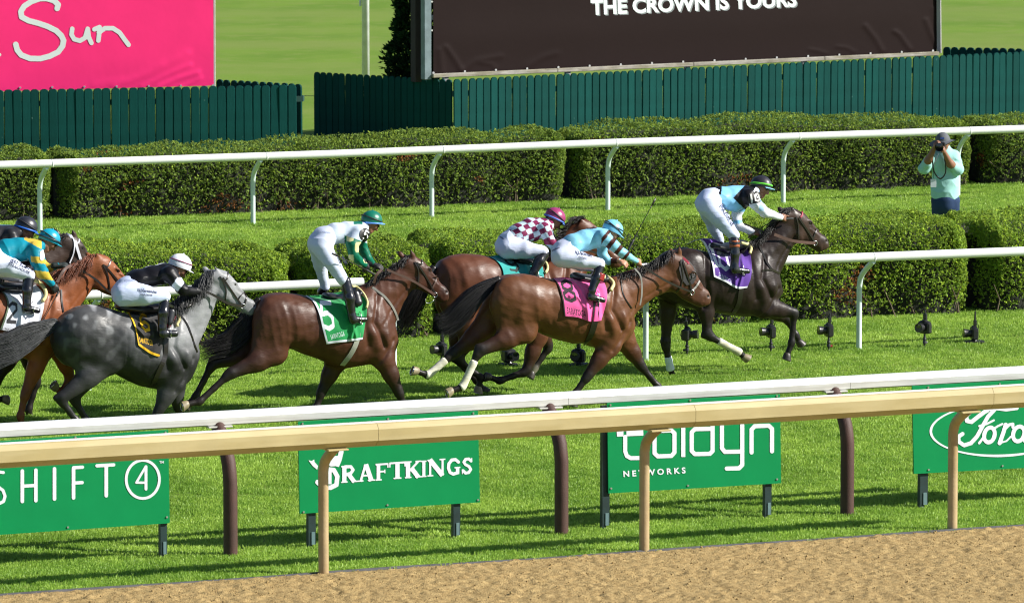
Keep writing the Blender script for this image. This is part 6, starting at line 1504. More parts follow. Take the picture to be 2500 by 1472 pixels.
# --- dark horse in a white bridle behind the chestnut
HORSES.append(dict(id='dark_back', seed=7, fr=Frame(40, 1022), vox=.0155,
    label='dark brown racehorse in a white bridle behind the chestnut',
    coat=(.050, .030, .022), points=(.012, .010, .009), leg=(.04, .024, .018), hair=(.012, .010, .010), head=(.045, .030, .024), rough=.46,
    top=z(Z3, [(-1250, 900), (-1230, 760), (-1150, 680), (-1000, 640), (-750, 640), (-500, 680), (-250, 700), (0, 680), (150, 640), (300, 720), (420, 880), (490, 1050)]),
    bot=z(Z3, [(-1245, 1000), (-1200, 1130), (-1050, 1230), (-800, 1300), (-500, 1400), (-200, 1470), (100, 1480), (300, 1400), (430, 1300), (488, 1120)]),
    ntop=z(Z3, [(80, 660), (250, 540), (420, 430), (570, 350), (700, 290), (810, 245)]), nbot=z(Z3, [(430, 1100), (550, 950), (650, 820), (740, 720), (820, 640), (890, 590)]),
    htop=z(Z3, [(770, 260), (870, 265), (950, 310), (1020, 410), (1080, 520), (1130, 610), (1150, 680), (1140, 720)]), hbot=z(Z3, [(830, 520), (860, 640), (920, 700), (990, 740), (1050, 780), (1100, 785), (1130, 760), (1138, 735)]),
    eye=pt1(Z3, 985, 420), nostril=pt1(Z3, 1135, 670), mouth=pt1(Z3, 1085, 740), jowl=pt1(Z3, 900, 580),
    ears=[(pt1(Z3, 905, 310), pt1(Z3, 862, 185)), (pt1(Z3, 730, 300), pt1(Z3, 637, 168))],
    legs=[dict(k='h', y=FRY, p=[(-200, 720), (-170, 830), (-200, 920), (-150, 990), (-130, 1018)]), dict(k='h', y=NR, p=[(-210, 720), (-180, 830), (-220, 920), (-170, 990), (-150, 1020)]),
          dict(k='f', y=FRY, p=[(60, 740), (60, 850), (90, 930), (70, 1000), (75, 1020)], w=.9), dict(k='f', y=NR, p=[(50, 740), (42, 850), (-6, 925), (-14, 975), (14, 974)], w=.9, pale=1)],
    mane=dict(p=z(Z3, [(800, 250), (700, 300), (560, 370), (420, 450)]), fall=(-.05, -.03, -.02), n=240),
    bridle=[(z(Z3, [(850, 270), (890, 350), (880, 480), (835, 600)]), .014, WSTRAP, 'throat_lash'), (z(Z3, [(895, 330), (925, 430), (955, 530), (980, 610)]), .030, WSTRAP), (z(Z3, [(905, 370), (940, 350), (945, 320)]), .016, WSTRAP, 'browband'), (z(Z3, [(790, 255), (830, 270), (860, 300)]), .026, WSTRAP, 'headpiece')], reins=[], tubes=[]))
H7 = HORSES[-1]

for H in HORSES:
    make_horse(H)
# blinker cup on the bright bay
B = H8['B']; ol = H8['blinkers']; V = [B.hit(x, y, .012) for x, y in ol]; V = [v if v is not None else H8['fr'].at(*p, -.09) for v, p in zip(V, ol)]
V = np.array(V); c = V.mean(0) + [0, -.012, 0]
q = np.vstack([V, [c]]); n = len(ol)
mesh('blinkers', q, [(i, (i + 1) % n, n) for i in range(n)], mat('black_cloth', (.015, .014, .016), .6), H8['root'], smooth=True)
e = B.hit(*pt1(Z7, 1198, 520), .0); e = e + [0, -.03, 0]
mb = MB(); ring = [e + [.030 * math.cos(a), -.004, .034 * math.sin(a)] for a in np.linspace(0, 2 * math.pi, 15)]; mb.tube(ring, .006, 6, caps=False); mb.build('blinker_cup', LEATHER, H8['root'], True)
# ================================================================== people
SKINS = {'tan': (.42, .215, .135), 'brown': (.25, .12, .075), 'fair': (.50, .29, .20)}
def nv(v): v = np.asarray(v, float); return v / (np.linalg.norm(v) + 1e-9)

def head_prims(c, fwd, up, s, skin):
    """c: skull centre, fwd: where the face looks, up: crown direction; s: head size factor"""
    fwd = nv(fwd); up = nv(up - (up @ fwd) * fwd); rt = np.cross(fwd, up)
    def q(f, u, r=0): return c + (fwd * f + up * u + rt * r) * s
    lip = tuple(np.array(skin) * [.85, .5, .5])
    P_ = [cone(q(-.018, .018), q(.022, .015), .083 * s, .078 * s, 1, .03, skin), cone(q(.03, -.03), q(.038, -.07), .060 * s, .043 * s, 1, .03, skin),
          cone(q(.05, -.105), q(.062, -.098), .020 * s, .019 * s, 1, .025, skin), cone(q(0, -.06, .045), q(.04, -.095, .025), .026 * s, .02 * s, 1, .02, skin), cone(q(0, -.06, -.045), q(.04, -.095, -.025), .026 * s, .02 * s, 1, .02, skin),
          cone(q(.092, .0), q(.110, -.035), .010 * s, .015 * s, 1, .012, skin), cone(q(.10, -.038, .010), q(.10, -.038, -.010), .010 * s, .010 * s, 1, .008, skin),
          cone(q(.080, .012, .03), q(.080, .012, -.03), .014 * s, .014 * s, 1, .012, skin),
          cone(q(.078, -.062, .014), q(.078, -.062, -.014), .011 * s, .011 * s, 1, .007, lip), cone(q(.074, -.075, .012), q(.074, -.075, -.012), .011 * s, .011 * s, 1, .007, lip),
          cone(q(.055, -.028, .04), q(.05, -.03, .045), .022 * s, .02 * s, 1, .02, skin), cone(q(.055, -.028, -.04), q(.05, -.03, -.045), .022 * s, .02 * s, 1, .02, skin)]
    for r in (-1, 1):
        P_ += [cone(q(-.006, .008, .080 * r), q(-.012, -.022, .080 * r), .016 * s, .011 * s, 1, .006, skin)]
    return P_, q, fwd, up, rt

def hand_prims(w, d, out, skin, s=1.0, curl=1.2, point=False):
    """w: wrist, d: direction of the forearm, out: back-of-hand normal; palm, four curled fingers, thumb from the side"""
    d = nv(d); out = nv(out - (out @ d) * d); sd = np.cross(d, out); P_ = []
    palm = w + d * .045 * s
    P_.append(cone(w - d * .01, w + d * .02 * s, .024 * s, .026 * s, 1, .012, skin))
    P_.append(cone(palm - sd * .02 * s, palm + sd * .02 * s, .022 * s, .021 * s, 1, .012, skin)); P_.append(cone(palm + d * .02 * s - sd * .026 * s, palm + d * .02 * s + sd * .024 * s, .017 * s, .016 * s, 1, .012, skin))
    for i, (o, L_) in enumerate(((-.030, .031), (-.010, .036), (.010, .034), (.028, .027))):
        b = palm + d * .034 * s + sd * o * s; a = 0.0; p = b; c_ = .12 if (point and i == 0) else curl
        for k, f in enumerate((1.0, .72, .55)):
            a += c_ * (.75 if k == 0 else .9); dr = d * math.cos(a) - out * math.sin(a); e = p + dr * L_ * f * s
            P_.append(cone(p, e, (.0098 - .001 * k) * s, (.0090 - .001 * k) * s, 1, .003, skin)); p = e
    t0 = w + d * .022 * s - sd * .024 * s; t1 = t0 + (d * .55 - sd * .55 - out * .45) * .034 * s; t2 = t1 + (d * .75 - out * .6 + sd * .25) * .026 * s
    P_ += [cone(t0, t1, .013 * s, .011 * s, 1, .006, skin), cone(t1, t2, .0105 * s, .009 * s, 1, .004, skin)]
    return P_

def dome(c, fwd, up, rx, ry, rz, name, m, parent, lo=-.25, n=26, k=14, stripe=None):
    rt = np.cross(fwd, up); V = []; Fc = []
    for i in range(k + 1):
        t = lo + (math.pi / 2 - lo) * i / k
        for j in range(n):
            a = 2 * math.pi * j / n; V.append(c + fwd * rx * math.cos(t) * math.cos(a) + rt * ry * math.cos(t) * math.sin(a) + up * rz * math.sin(t))
    for i in range(k):
        for j in range(n): Fc.append((i * n + j, i * n + (j + 1) % n, i * n + n + (j + 1) % n, i * n + n + j))
    return mesh(name, V, Fc, m, parent, smooth=True)

def helmet(c, fwd, up, s, J, parent):
    """cap-covered riding helmet: shell, band, peak, button"""
    tilt = J.get('ht', .12); f2 = nv(fwd * math.cos(tilt) + up * math.sin(tilt)); u2 = nv(up * math.cos(tilt) - fwd * math.sin(tilt)); rt = np.cross(f2, u2)
    cc = c + (up * .022 - fwd * .004) * s; rx, ry, rz = .122 * s, .102 * s, .108 * s
    hm = mat('helmet_' + J['id'], J['hcol'], J.get('hrough', .34), .5, vary=.06, coat=J.get('hcoat', .2), bump=.002, bscale=18)
    h = dome(cc, f2, u2, rx, ry, rz, 'helmet', hm, parent, lo=-.30)
    # peak
    V = []; n = 13
    for i in range(n):
        a = (i / (n - 1) - .5) * 1.9
        b = cc + f2 * rx * .95 * math.cos(a) + rt * ry * .96 * math.sin(a) - u2 * .022 * s; e = b + (f2 * .050 * math.cos(a) ** 2 + rt * math.sin(a) * .006 - u2 * .012) * s
        V += [b, e, e - u2 * .006 * s, b - u2 * .006 * s]
    Fc = [(i * 4 + j, i * 4 + (j + 1) % 4, i * 4 + 4 + (j + 1) % 4, i * 4 + 4 + j) for i in range(n - 1) for j in range(4)]
    mesh('helmet_peak', V, Fc, mat('peak_' + J['id'], J.get('pcol', J['hcol']), .4), h, smooth=True)
    if J.get('band'):
        z0 = J.get('bz', -.012); q = math.sqrt(max(0, 1 - (z0 / .108) ** 2)); mb = MB(); w = J.get('bw', .008)
        mb.tube([cc + f2 * rx * q * 1.015 * math.cos(a) + rt * ry * q * 1.015 * math.sin(a) + u2 * z0 * s for a in np.linspace(0, 2 * math.pi, 33)], w * s, 6, sq=(.35, 1) if False else None, caps=False); mb.build('helmet_band', mat('band_' + J['id'], J['band'], .4), h, True)
    if J.get('strapband', True):      # goggle strap round the cap
        mb = MB(); mb.tube([cc + f2 * rx * 1.01 * math.cos(a) * .97 + rt * ry * 1.01 * math.sin(a) + u2 * (.018 - .034 * math.cos(a)) * s for a in np.linspace(0, 2 * math.pi, 33)], .0065 * s, 6, caps=False); mb.build('goggle_strap', mat('strap_' + J['id'], J.get('scol', (.02, .02, .02)), .5), h, True)
    mb = MB(); mb.tube([cc + u2 * rz * .98, cc + u2 * (rz + .010 * s)], .008 * s, 8); mb.build('cap_button', hm, h, True)
    return h

def goggles(q, fwd, up, rt, s, parent, lens=(.03, .03, .035)):
    mb = MB()
    for r in (-1, 1):
        c = q(.088, .002, .030 * r); us = [c + (rt * math.cos(a) * .030 + up * math.sin(a) * .020) * s * rr + fwd * .012 * s * (1 - rr ** 2) - fwd * abs(math.cos(a)) * .0 for rr in (1.0, .6, .05) for a in np.linspace(0, 2 * math.pi, 12, endpoint=False)]
        mb.add(us, [(i * 12 + j, i * 12 + (j + 1) % 12, i * 12 + 12 + (j + 1) % 12, i * 12 + 12 + j) for i in range(2) for j in range(12)])
    mb.tube([q(.090, .004, .06), q(.100, .006, .03), q(.104, .004, 0), q(.100, .006, -.03), q(.090, .004, -.06), q(.03, .012, -.088)], .005 * s, 6)
    mb.tube([q(.090, .004, .06), q(.03, .012, .088)], .005 * s, 6)
    return mb.build('goggles', mat('goggle_lens', lens, .08, .9, vary=0), parent, True)

def skinmesh(name, prims, vox, m, parent, wr=None, pat=None, fr=None, base=None):
    V, Fc = voxmesh(prims, vox); N_ = vnormals(V, Fc)
    if wr:                                                        # creases of cloth
        amp, sc_, sd, strc = wr; Q = V @ np.diag(strc)
        f = wob(Q, sc_, sd) + .7 * wob(Q * [1, 1.4, 1], sc_ * 1.9, sd + 1) + .25 * wob(Q, sc_ * 3.6, sd + 2); f = 1 - np.sqrt(np.abs(f) + .02) * 1.7
        V = V + N_ * (amp * f)[:, None]
    col = None
    if pat is not None:
        px, py = fr.px(V); col = pat(px, py, V)
    return mesh(name, V, Fc, m, parent, smooth=True, col=col), V, Fc

def person(J):
    fr = J['fr']; A = fr.at; S = fr.ppm; k = J['zm'][2]; g = J['zm']
    def p(x, y, yy=0.0): X, Y = Z(g, [(x, y)])[0]; return A(X, Y, yy)
    def r(z_): return z_ / k / S
    skin = SKINS[J['skin']]; V3 = [J['torso']][0]
    tc = []                                                       # torso chain with lateral widths
    pts = [(p(x, y, J.get('ty', 0)), r(rr), hwid) for x, y, rr, hwid in V3]
    for (a, ra, ha), (b, rb, hb) in zip(pts[:-1], pts[1:]): tc.append(cone(a, b, ra, rb, ha / ra, .05, sqb=hb / rb))
    arms = {}; armp = []
    for nm, ys in (('near', J['arm_near']), ('far', J['arm_far'])):
        q = [(p(x, y, yy), r(rr)) for x, y, rr, yy in ys]; arms[nm] = q
        armp += [cone(q[i][0], q[i + 1][0], q[i][1], q[i + 1][1], 1.0, .035 if i == 0 else .02) for i in range(len(q) - 1)]
    legp = []; legs = {}
    for nm, ys in (('near', J['leg_near']), ('far', J['leg_far'])):
        q = [(p(x, y, yy), r(rr)) for x, y, rr, yy in ys]; legs[nm] = q
        legp += [cone(q[i][0], q[i + 1][0], q[i][1], q[i + 1][1], 1.0, .05 if i == 0 else .02) for i in range(len(q) - 1)]
    hc = p(*J['head'][:2], J.get('hy', 0)); fa = J['face']; fwd = np.array([math.cos(fa[0]) * math.cos(fa[1]), -math.sin(fa[1]) * math.cos(fa[0]), math.sin(fa[0])]); upv = np.array([-math.sin(fa[0]), 0, math.cos(fa[0])])
    if J.get('roll'): upv = upv + np.array([J['roll'][0], J['roll'][1], 0])
    s = J.get('hs', 1.0); hp, q, fwd, upv, rt = head_prims(hc, fwd, upv, s, skin)
    top = pts[-1][0]; nk = cone(top, hc - upv * .05 * s - fwd * .02, .058, .052, 1, .03, skin)
    hands = {}
    for nm, cfg in (('near', J['hand_near']), ('far', J['hand_far'])):
        w = arms[nm][-1][0]; d = nv(p(cfg[0], cfg[1], cfg[2]) - w); hands[nm] = (w, d, np.array(cfg[3], float), cfg[4] if len(cfg) > 4 else {})
    def shrink(P_, f=.86): return [dict(x, ra=x['ra'] * f, rb=x['rb'] * f) for x in P_]
    bp = shrink(tc, .9) + shrink(armp, .80) + shrink(legp, .86) + [nk] + hp
    for x in bp:
        if x['ca'] is None: x['ca'] = x['cb'] = skin
    gloved = J.get('glove')
    for nm in hands: w, d, o, kw = hands[nm]; bp += hand_prims(w, d, o, skin, J.get('hand_s', 1.0) * (.9 if gloved else 1.02), **kw)
    V, Fc = voxmesh(bp, J.get('vox', .0085)); col = prim_colors(bp, V, .004) * (1 + .06 * wob(V, 40, J['seed'])[:, None])
    body = mesh('person', V, Fc, mat('skin', attr='Col', rough=.5, spec=.4, vary=.05, vscale=30, bump=.0005, bscale=200), None, smooth=True, col=col, frame=fr)
    tag(body, J['label'], 'person', J.get('group', 'jockeys riding in the race'))
    BB = Beast(fr); J['body'] = body
    # eyes
    for rr in (-1, 1):
        mb = MB(); c = q(.078, .002, .030 * rr); mb.tube([c - fwd * .006 * s, c + fwd * .004 * s], [.010 * s, .007 * s], 8); mb.build('eye', EYE, body, True)
        mb = MB(); mb.tube([q(.086, .022, .014 * rr), q(.090, .028, .030 * rr), q(.080, .022, .048 * rr)], .0035 * s, 5); mb.build('eyebrow', mat('brow_hair', (.02, .012, .008), .8), body, True)
    # hair under the cap
    hp2 = [cone(hc + (-fwd * .030 + upv * .0) * s, hc + (-fwd * .035 - upv * .045) * s, .074 * s, .052 * s, 1.05, .02)]
    skinmesh('hair', hp2, .009, mat('dark_hair', (.018, .012, .010), .7, vary=.3, bump=.004, bscale=80), body)
    if J.get('hcol'): helmet(hc, fwd, upv, s, J, body)
    if J.get('gog', True): goggles(q, fwd, upv, rt, s, body, J.get('lens', (.03, .03, .035)))
    # silks
    at_len = J.get('sleeve_to', None); sl = []
    for nm in ('near', 'far'):
        qd = arms[nm]; lim = J.get('slv', {}).get(nm, len(qd) - 1); sl += [cone(qd[i][0], qd[i + 1][0], qd[i][1], qd[i + 1][1], 1.0, .035 if i == 0 else .015) for i in range(min(lim, len(qd) - 1))]
    if J.get('cuffcut', True):
        for x in sl: pass
    jt = tc[J.get('jt0', 1):]
    coll = cone(top + (hc - top) * .05, top + (hc - top) * .35, .066, .060, 1, .02)
    silk, Vs, Fs = skinmesh('silks', jt + sl + [coll], .0085, mat('silk_' + J['id'], attr='Col', rough=J.get('srough', .42), spec=.22, vary=.04, bump=.005, bscale=10, bstretch=(.8, 1, 2.0)), body, (.0080, 12, J['seed'], (1, .6, 1.2)), J['pat'], fr)
    br = tc[:J.get('bt1', 2)] + [legp_ for nm in ('near', 'far') for legp_ in [cone(legs[nm][i][0], legs[nm][i + 1][0], legs[nm][i][1], legs[nm][i + 1][1], 1.0, .05 if i == 0 else .02) for i in range(J.get('bl', {}).get(nm, 1))]]
    bm = mat('breeches_' + J['id'], J.get('bcol', (.6, .66, .84)), .7, .2, vary=.03, bump=.006, bscale=10, bstretch=(.7, 1, 2.2))
    brm, Vb, Fb = skinmesh('breeches', br, .009, bm, body, (.0085, 10, J['seed'] + 9, (.7, .6, 1.6)))
    BB.bvh = BVHTree.FromPolygons([tuple(v) for v in Vb], [tuple(f) for f in Fb]); SB = Beast(fr); SB.bvh = BVHTree.FromPolygons([tuple(v) for v in Vs], [tuple(f) for f in Fs])
    # boots
    for nm in ('near', 'far'):
        bt = J['boot_' + nm]
        if not bt: continue
        q2 = [(p(x, y, yy), r(rr)) for x, y, rr, yy in bt]; k_ = [cone(q2[i][0], q2[i + 1][0], q2[i][1], q2[i + 1][1], 1.0 if i < len(q2) - 2 else .9, .018) for i in range(len(q2) - 1)]
        b, _, _ = skinmesh('boot', k_, .009, mat('boot_leather', (.010, .010, .014), .22, .6, vary=.1, bump=.001, bscale=30, coat=.4), body, (.0025, 16, J['seed'] + 4, (1, 1, 1)))
        if nm == 'near' or True:
            fo = q2[-1][0]; fb = q2[-2][0]; dd = nv(fo - fb); sole = (fo * .55 + fb * .45) + [0, 0, -.036]
            mb = MB(); hoop = [sole + [.0, .045, 0], sole + [0, .048, .05], sole + [0, .03, .10], sole + [0, 0, .12], sole + [0, -.03, .10], sole + [0, -.048, .05], sole + [0, -.045, 0]]
            mb.tube(spline(hoop, 22), .004, 6); mb.box(sole + [0, 0, -.003], (.03, .09, .007), bev=.002); st = mb.build('stirrup', STEEL, b, True)
    for t in J.get('cuffs', []):
        a, b_ = p(*t[0]), p(*t[1]); mb = MB(); gq_ = np.linspace(0, 1, 8)[:, None]; mb.tube(a * (1 - gq_) + b_ * gq_, r(t[2]), 18); mb.build(t[4], t[3], body, True)
    # gloves
    if gloved:
        for nm in hands:
            w, d, o, kw = hands[nm]; skinmesh('glove', hand_prims(w, d, o, None, J.get('hand_s', 1.0) * 1.1, **kw) + [cone(w - d * .05, w + d * .01, .036, .030, 1, .01)], .0075, mat('glove_' + J['id'], gloved, .55), body)
    # lettering printed on the cloth
    for t in J.get('print', []):
        zmm, txt, a, b_, cap, m, on = t; (ax, ay), (bx, by) = Z(zmm, [a, b_]); PX, PY, Ft = text2d(txt, ax, ay, bx, by, cap / zmm[2], .02)
        T_ = BB if on == 'b' else SB
        # cut long faces so the print follows the folds
        Vt = []; last = None
        for X_, Y_ in zip(PX, PY):
            h = T_.hit(X_, Y_, .004)
            if h is None: h = fr.at(X_, Y_, last[1] if last is not None else -.1)
            Vt.append(h); last = h
        mesh('lettering', Vt, Ft, m, body)
    for t in J.get('patches', []):                                   # arm numbers and panels
        zmm, poly, m, nm = t[:4]; Pz = Z(zmm, poly); Q = spline(Pz + [Pz[0]], 25)[:-1] if len(t) < 5 else np.array(Pz); c = Q.mean(0); Vt = []; last = np.array([0, -.25, 0])
        rings = [c + (Q - c) * f for f in (1, .66, .33)]; allq = np.vstack(rings + [[c]])
        for X_, Y_ in allq:
            h = SB.hit(X_, Y_, .006); h = h if h is not None else fr.at(X_, Y_, last[1]); Vt.append(h); last = h
        n = len(Q); Fp = [(a_ * n + i, a_ * n + (i + 1) % n, (a_ + 1) * n + (i + 1) % n, (a_ + 1) * n + i) for a_ in range(2) for i in range(n)] + [(2 * n + i, 2 * n + (i + 1) % n, 3 * n) for i in range(n)]
        mesh(nm, Vt, Fp, m, body, smooth=True)
    for t in J.get('marks', []):                                     # strokes (numerals) on the silks
        zmm, shp, bx, m, nm = t; shp2 = sh(zmm, shp); bb = Z(zmm, [bx[:2], bx[2:]]); 
        def mf(X_, Y_):
            h = SB.hit(X_, Y_, .010); return h if h is not None else fr.at(X_, Y_, -.25)
        Vt, Ft = print2d(shp2, (*bb[0], *bb[1]), .7, mf); mesh(nm, Vt, Ft, m, body)
    return body

def whip(label, fr, pts, flap=True):
    P3 = spline([fr.at(*q) for q in pts], 16); mb = MB(); rad = np.interp(np.linspace(0, 1, 16), [0, .25, .3, 1], [.009, .009, .0055, .0040])
    mb.tube(P3 - P3[0], rad, 8); o = mb.build('riding_whip', LEATHER, None, True); o.location = fr.world(P3[0]); o.rotation_euler = (0, 0, fr.yaw); tag(o, label, 'whip', 'whips held by the jockeys')
    d = nv(P3[-1] - P3[-3]); e = P3[-1] - P3[0]; mb = MB(); mb.tube([e - d * .02, e + d * .05, e + d * .10], [.007, .012, .008], 6, sq=(1, .4)); mb.build('whip_flap', LEATHER, o, True)
    mb = MB(); mb.tube(P3[:5] - P3[0], .0115, 8); mb.build('whip_grip', mat('grip_rubber', (.03, .03, .03), .7), o, True)

C_ = lambda c: np.array(c, float)
def const(c): return lambda px, py, V: np.tile(C_(c), (len(px), 1))
WH = (.74, .77, .86); BK = (.008, .0075, .010)
PRW = mat('print_navy', (.05, .06, .12), .6); PWHT = mat('print_pale', (.78, .78, .74), .5); PBLK = mat('print_black', (.012, .012, .012), .5)

# jockey on the bay with cloth 5
def pat5(px, py, V):
    x = (px - 720) * 3.8725; y = (py - 480) * 3.8725; c = np.tile(C_((.58, .66, .78)), (len(px), 1))
    arm = ((x > 470) & (y > 365)) & ((x - 470) * .35 + 365 < y) | ((x > 640) & (y > 480)); gr = (.004, .135, .075); cr = (.62, .60, .30)
    c[arm] = gr; d = (np.sin((x * .8 + y * .55) / 19) + np.sin((x * .75 - y * .6) / 21)) > .35; c[arm & d] = cr
    c[(V[:, 2] > 0) & (y < 262) & (x > 555) & (x < 640)] = (.01, .16, .10)
    c[arm & (V[:, 1] > .02)] = gr
    return c
J5 = dict(id='five', seed=105, fr=H5['fr'], zm=Z4, skin='brown', label='jockey standing tall in white with green and cream sleeves and a green helmet',
    torso=[(215, 440, 92, .15), (270, 390, 92, .155), (380, 350, 88, .14), (500, 345, 100, .165), (590, 320, 78, .17), (640, 290, 50, .09)],
    leg_near=[(255, 480, 98, -.10), (345, 620, 72, -.20), (455, 790, 50, -.27)], bl={'near': 2, 'far': 2}, leg_far=[(215, 480, 88, .10), (240, 650, 64, .18), (288, 845, 46, .22)],
    boot_near=[(480, 800, 48, -.275), (515, 960, 50, -.315), (540, 1130, 38, -.33), (550, 1165, 40, -.335), (665, 1160, 25, -.33)], boot_far=[(285, 850, 40, .22), (255, 900, 42, .27), (240, 1000, 36, .29), (320, 1040, 26, .29)],
    arm_near=[(600, 350, 68, -.17), (540, 450, 58, -.22), (555, 560, 50, -.23), (655, 640, 36, -.16)], arm_far=[(620, 340, 60, .16), (640, 480, 48, .20), (690, 590, 42, .16), (740, 645, 32, .08)],
    hand_near=(680, 700, -.13, (0, -1, 0), dict(curl=1.25)), hand_far=(850, 680, 0, (0, -.5, 1), dict(curl=1.1)), glove=(.012, .012, .013),
    head=(718, 240), face=(-.62, .0), hs=.98, hcol=(.004, .15, .095), pcol=(.15, .35, .75), band=(.10, .26, .70), bz=-.028, bw=.011, ht=.52, hy=0,
    pat=pat5, bcol=(.58, .64, .80), lens=(.01, .01, .01),
    patches=[(Z4, [(620, 325), (655, 300), (700, 322), (710, 360), (668, 425), (635, 420), (610, 370)], PBLK, 'arm_number_patch')],
    marks=[(Z4, [('p', [(698, 340), (668, 322), (652, 356)], 13), ('p', [(652, 356), (678, 360), (688, 380), (668, 404), (640, 392)], 13)], (600, 290, 730, 430), PWHT, 'arm_number')],
    print=[(Z4, 'N.J.Fernandez', (386, 475), (482, 655), 30, PRW, 'b'), (Z4, 'IN YOUR DREAM', (376, 535), (425, 640), 17, PRW, 'b'), (Z4, 'EQUIBASE', (215, 335), (340, 352), 16, mat('print_faint', (.45, .5, .65), .6), 'b')])
# jockey on the grey
def pat6(px, py, V):
    x = (px - 240) * 4.9075; y = (py - 580) * 4.9075; c = np.tile(C_(BK), (len(px), 1))
    s = (x - 900) * .80 + (y - 500) * .60; near = V[:, 1] < -.08
    c[near & (x > 880) & (y > 480) & (s > 28) & (s < 128) & (y < 700)] = (.72, .76, .90)
    c[(V[:, 1] > .0) & (y < 375) & (x > 560)] = (.72, .74, .78)
    return c
J6 = dict(id='six', seed=106, fr=H6['fr'], zm=Z2, skin='brown', label='crouching jockey in black silks and a white helmet on the grey',
    torso=[(300, 665, 145, .15), (350, 610, 135, .16), (470, 500, 105, .145), (640, 460, 112, .155), (800, 430, 118, .175), (900, 400, 70, .10)],
    leg_near=[(300, 690, 135, -.10), (560, 690, 118, -.20), (800, 715, 66, -.27)], bl={'near': 2, 'far': 2}, leg_far=[(290, 690, 120, .10), (560, 730, 100, .20), (780, 760, 60, .26)],
    boot_near=[(795, 770, 62, -.275), (775, 900, 66, -.31), (765, 1080, 50, -.33), (770, 1150, 52, -.335), (920, 1150, 42, -.33)], boot_far=[(780, 780, 50, .26), (740, 1000, 45, .3), (740, 1100, 40, .31), (860, 1110, 28, .31)],
    arm_near=[(850, 430, 98, -.17), (935, 530, 76, -.22), (1020, 630, 62, -.22), (1210, 650, 44, -.15)], arm_far=[(880, 440, 88, .16), (980, 600, 62, .2), (1080, 700, 52, .14), (1190, 710, 40, .05)],
    hand_near=(1290, 680, -.12, (0, -1, .2), dict(curl=1.2)), hand_far=(1280, 720, .03, (0, -.6, .6), dict(curl=1.2)), glove=(.014, .015, .016),
    head=(965, 345), face=(-.78, .0), hcol=(.74, .75, .82), hrough=.5, pcol=(.6, .62, .7), band=(.24, .05, .12), bz=.030, bw=.006, ht=.42, hs=1.08, scol=(.5, .5, .55), hcoat=0, strapband=False,
    pat=pat6, bcol=(.60, .67, .88),
    print=[(Z2, 'N.J.Fernandez', (470, 645), (700, 668), 36, PRW, 'b'), (Z2, 'YOUR DREAM', (500, 690), (645, 700), 19, PRW, 'b'), (Z2, 'EQUIBASE', (325, 525), (440, 528), 22, mat('print_faint'), 'b')])
# jockey on the bright bay
def pat8(px, py, V):
    x = (px - 1300) * 3.067; y = (py - 500) * 3.067; c = np.tile(C_((.25, .60, .78)), (len(px), 1)); br = (.060, .016, .012)
    s = (x - 545) * .78 + (y - 235) * .62; arm = (x > 515) & (s > -18)
    on = np.zeros(len(x), bool)
    for a, b in ((-12, 14), (52, 84), (128, 158), (204, 226)): on |= (s > a) & (s < b)
    c[arm & on & (V[:, 1] < .1)] = br; c[(V[:, 1] > .05) & (y > 360) & (x > 585) & (x < 640)] = br; c[(y < 182) & (x > 400) & (x < 480) & (V[:, 1] > -.05)] = br
    return c
J8 = dict(id='eight', seed=108, fr=H8['fr'], zm=Z7, skin='tan', label='crouching jockey in light blue silks with brown hooped sleeves',
    torso=[(215, 385, 76, .15), (235, 345, 74, .155), (300, 290, 66, .145), (390, 270, 74, .155), (480, 245, 74, .175), (540, 215, 42, .10)],
    leg_near=[(215, 392, 74, -.10), (370, 420, 62, -.20), (505, 440, 40, -.27)], bl={'near': 2, 'far': 2}, leg_far=[(215, 400, 66, .10), (360, 440, 54, .2), (490, 470, 38, .26)],
    boot_near=[(500, 470, 38, -.275), (480, 540, 37, -.30), (445, 640, 29, -.325), (435, 690, 27, -.33), (530, 715, 19, -.33)], boot_far=[(480, 480, 32, .26), (440, 600, 28, .3), (430, 670, 24, .31), (510, 690, 16, .31)],
    arm_near=[(530, 240, 52, -.17), (600, 300, 42, -.23), (680, 365, 36, -.22), (775, 418, 21, -.14)], arm_far=[(530, 260, 48, .16), (520, 360, 38, .2), (570, 425, 30, .15), (650, 420, 22, .06)],
    hand_near=(815, 435, -.11, (0, -.8, .6), dict(curl=1.1)), hand_far=(690, 440, .02, (0, -.6, .7), dict(curl=1.2)),
    head=(592, 196), face=(-.88, .0), hcol=(.20, .56, .78), pcol=(.25, .6, .8), ht=.42, hs=1.0, band=(.03, .05, .08), bz=.028, bw=.006, hrough=.3,
    pat=pat8, bcol=(.62, .66, .82), cuffs=[((505, 515, -.29), (490, 565, -.302), 41, mat('red_cuff', (.26, .012, .012), .35, vary=.25, vscale=40, bump=.002, bscale=90), 'boot_cuff')],
    print=[(Z7, 'N.J.Fernandez', (318, 366), (446, 392), 24, PRW, 'b'), (Z7, 'EN FUEGO', (345, 396), (410, 412), 13, PRW, 'b'), (Z7, 'equibase', (148, 350), (205, 325), 13, PRW, 'b')])
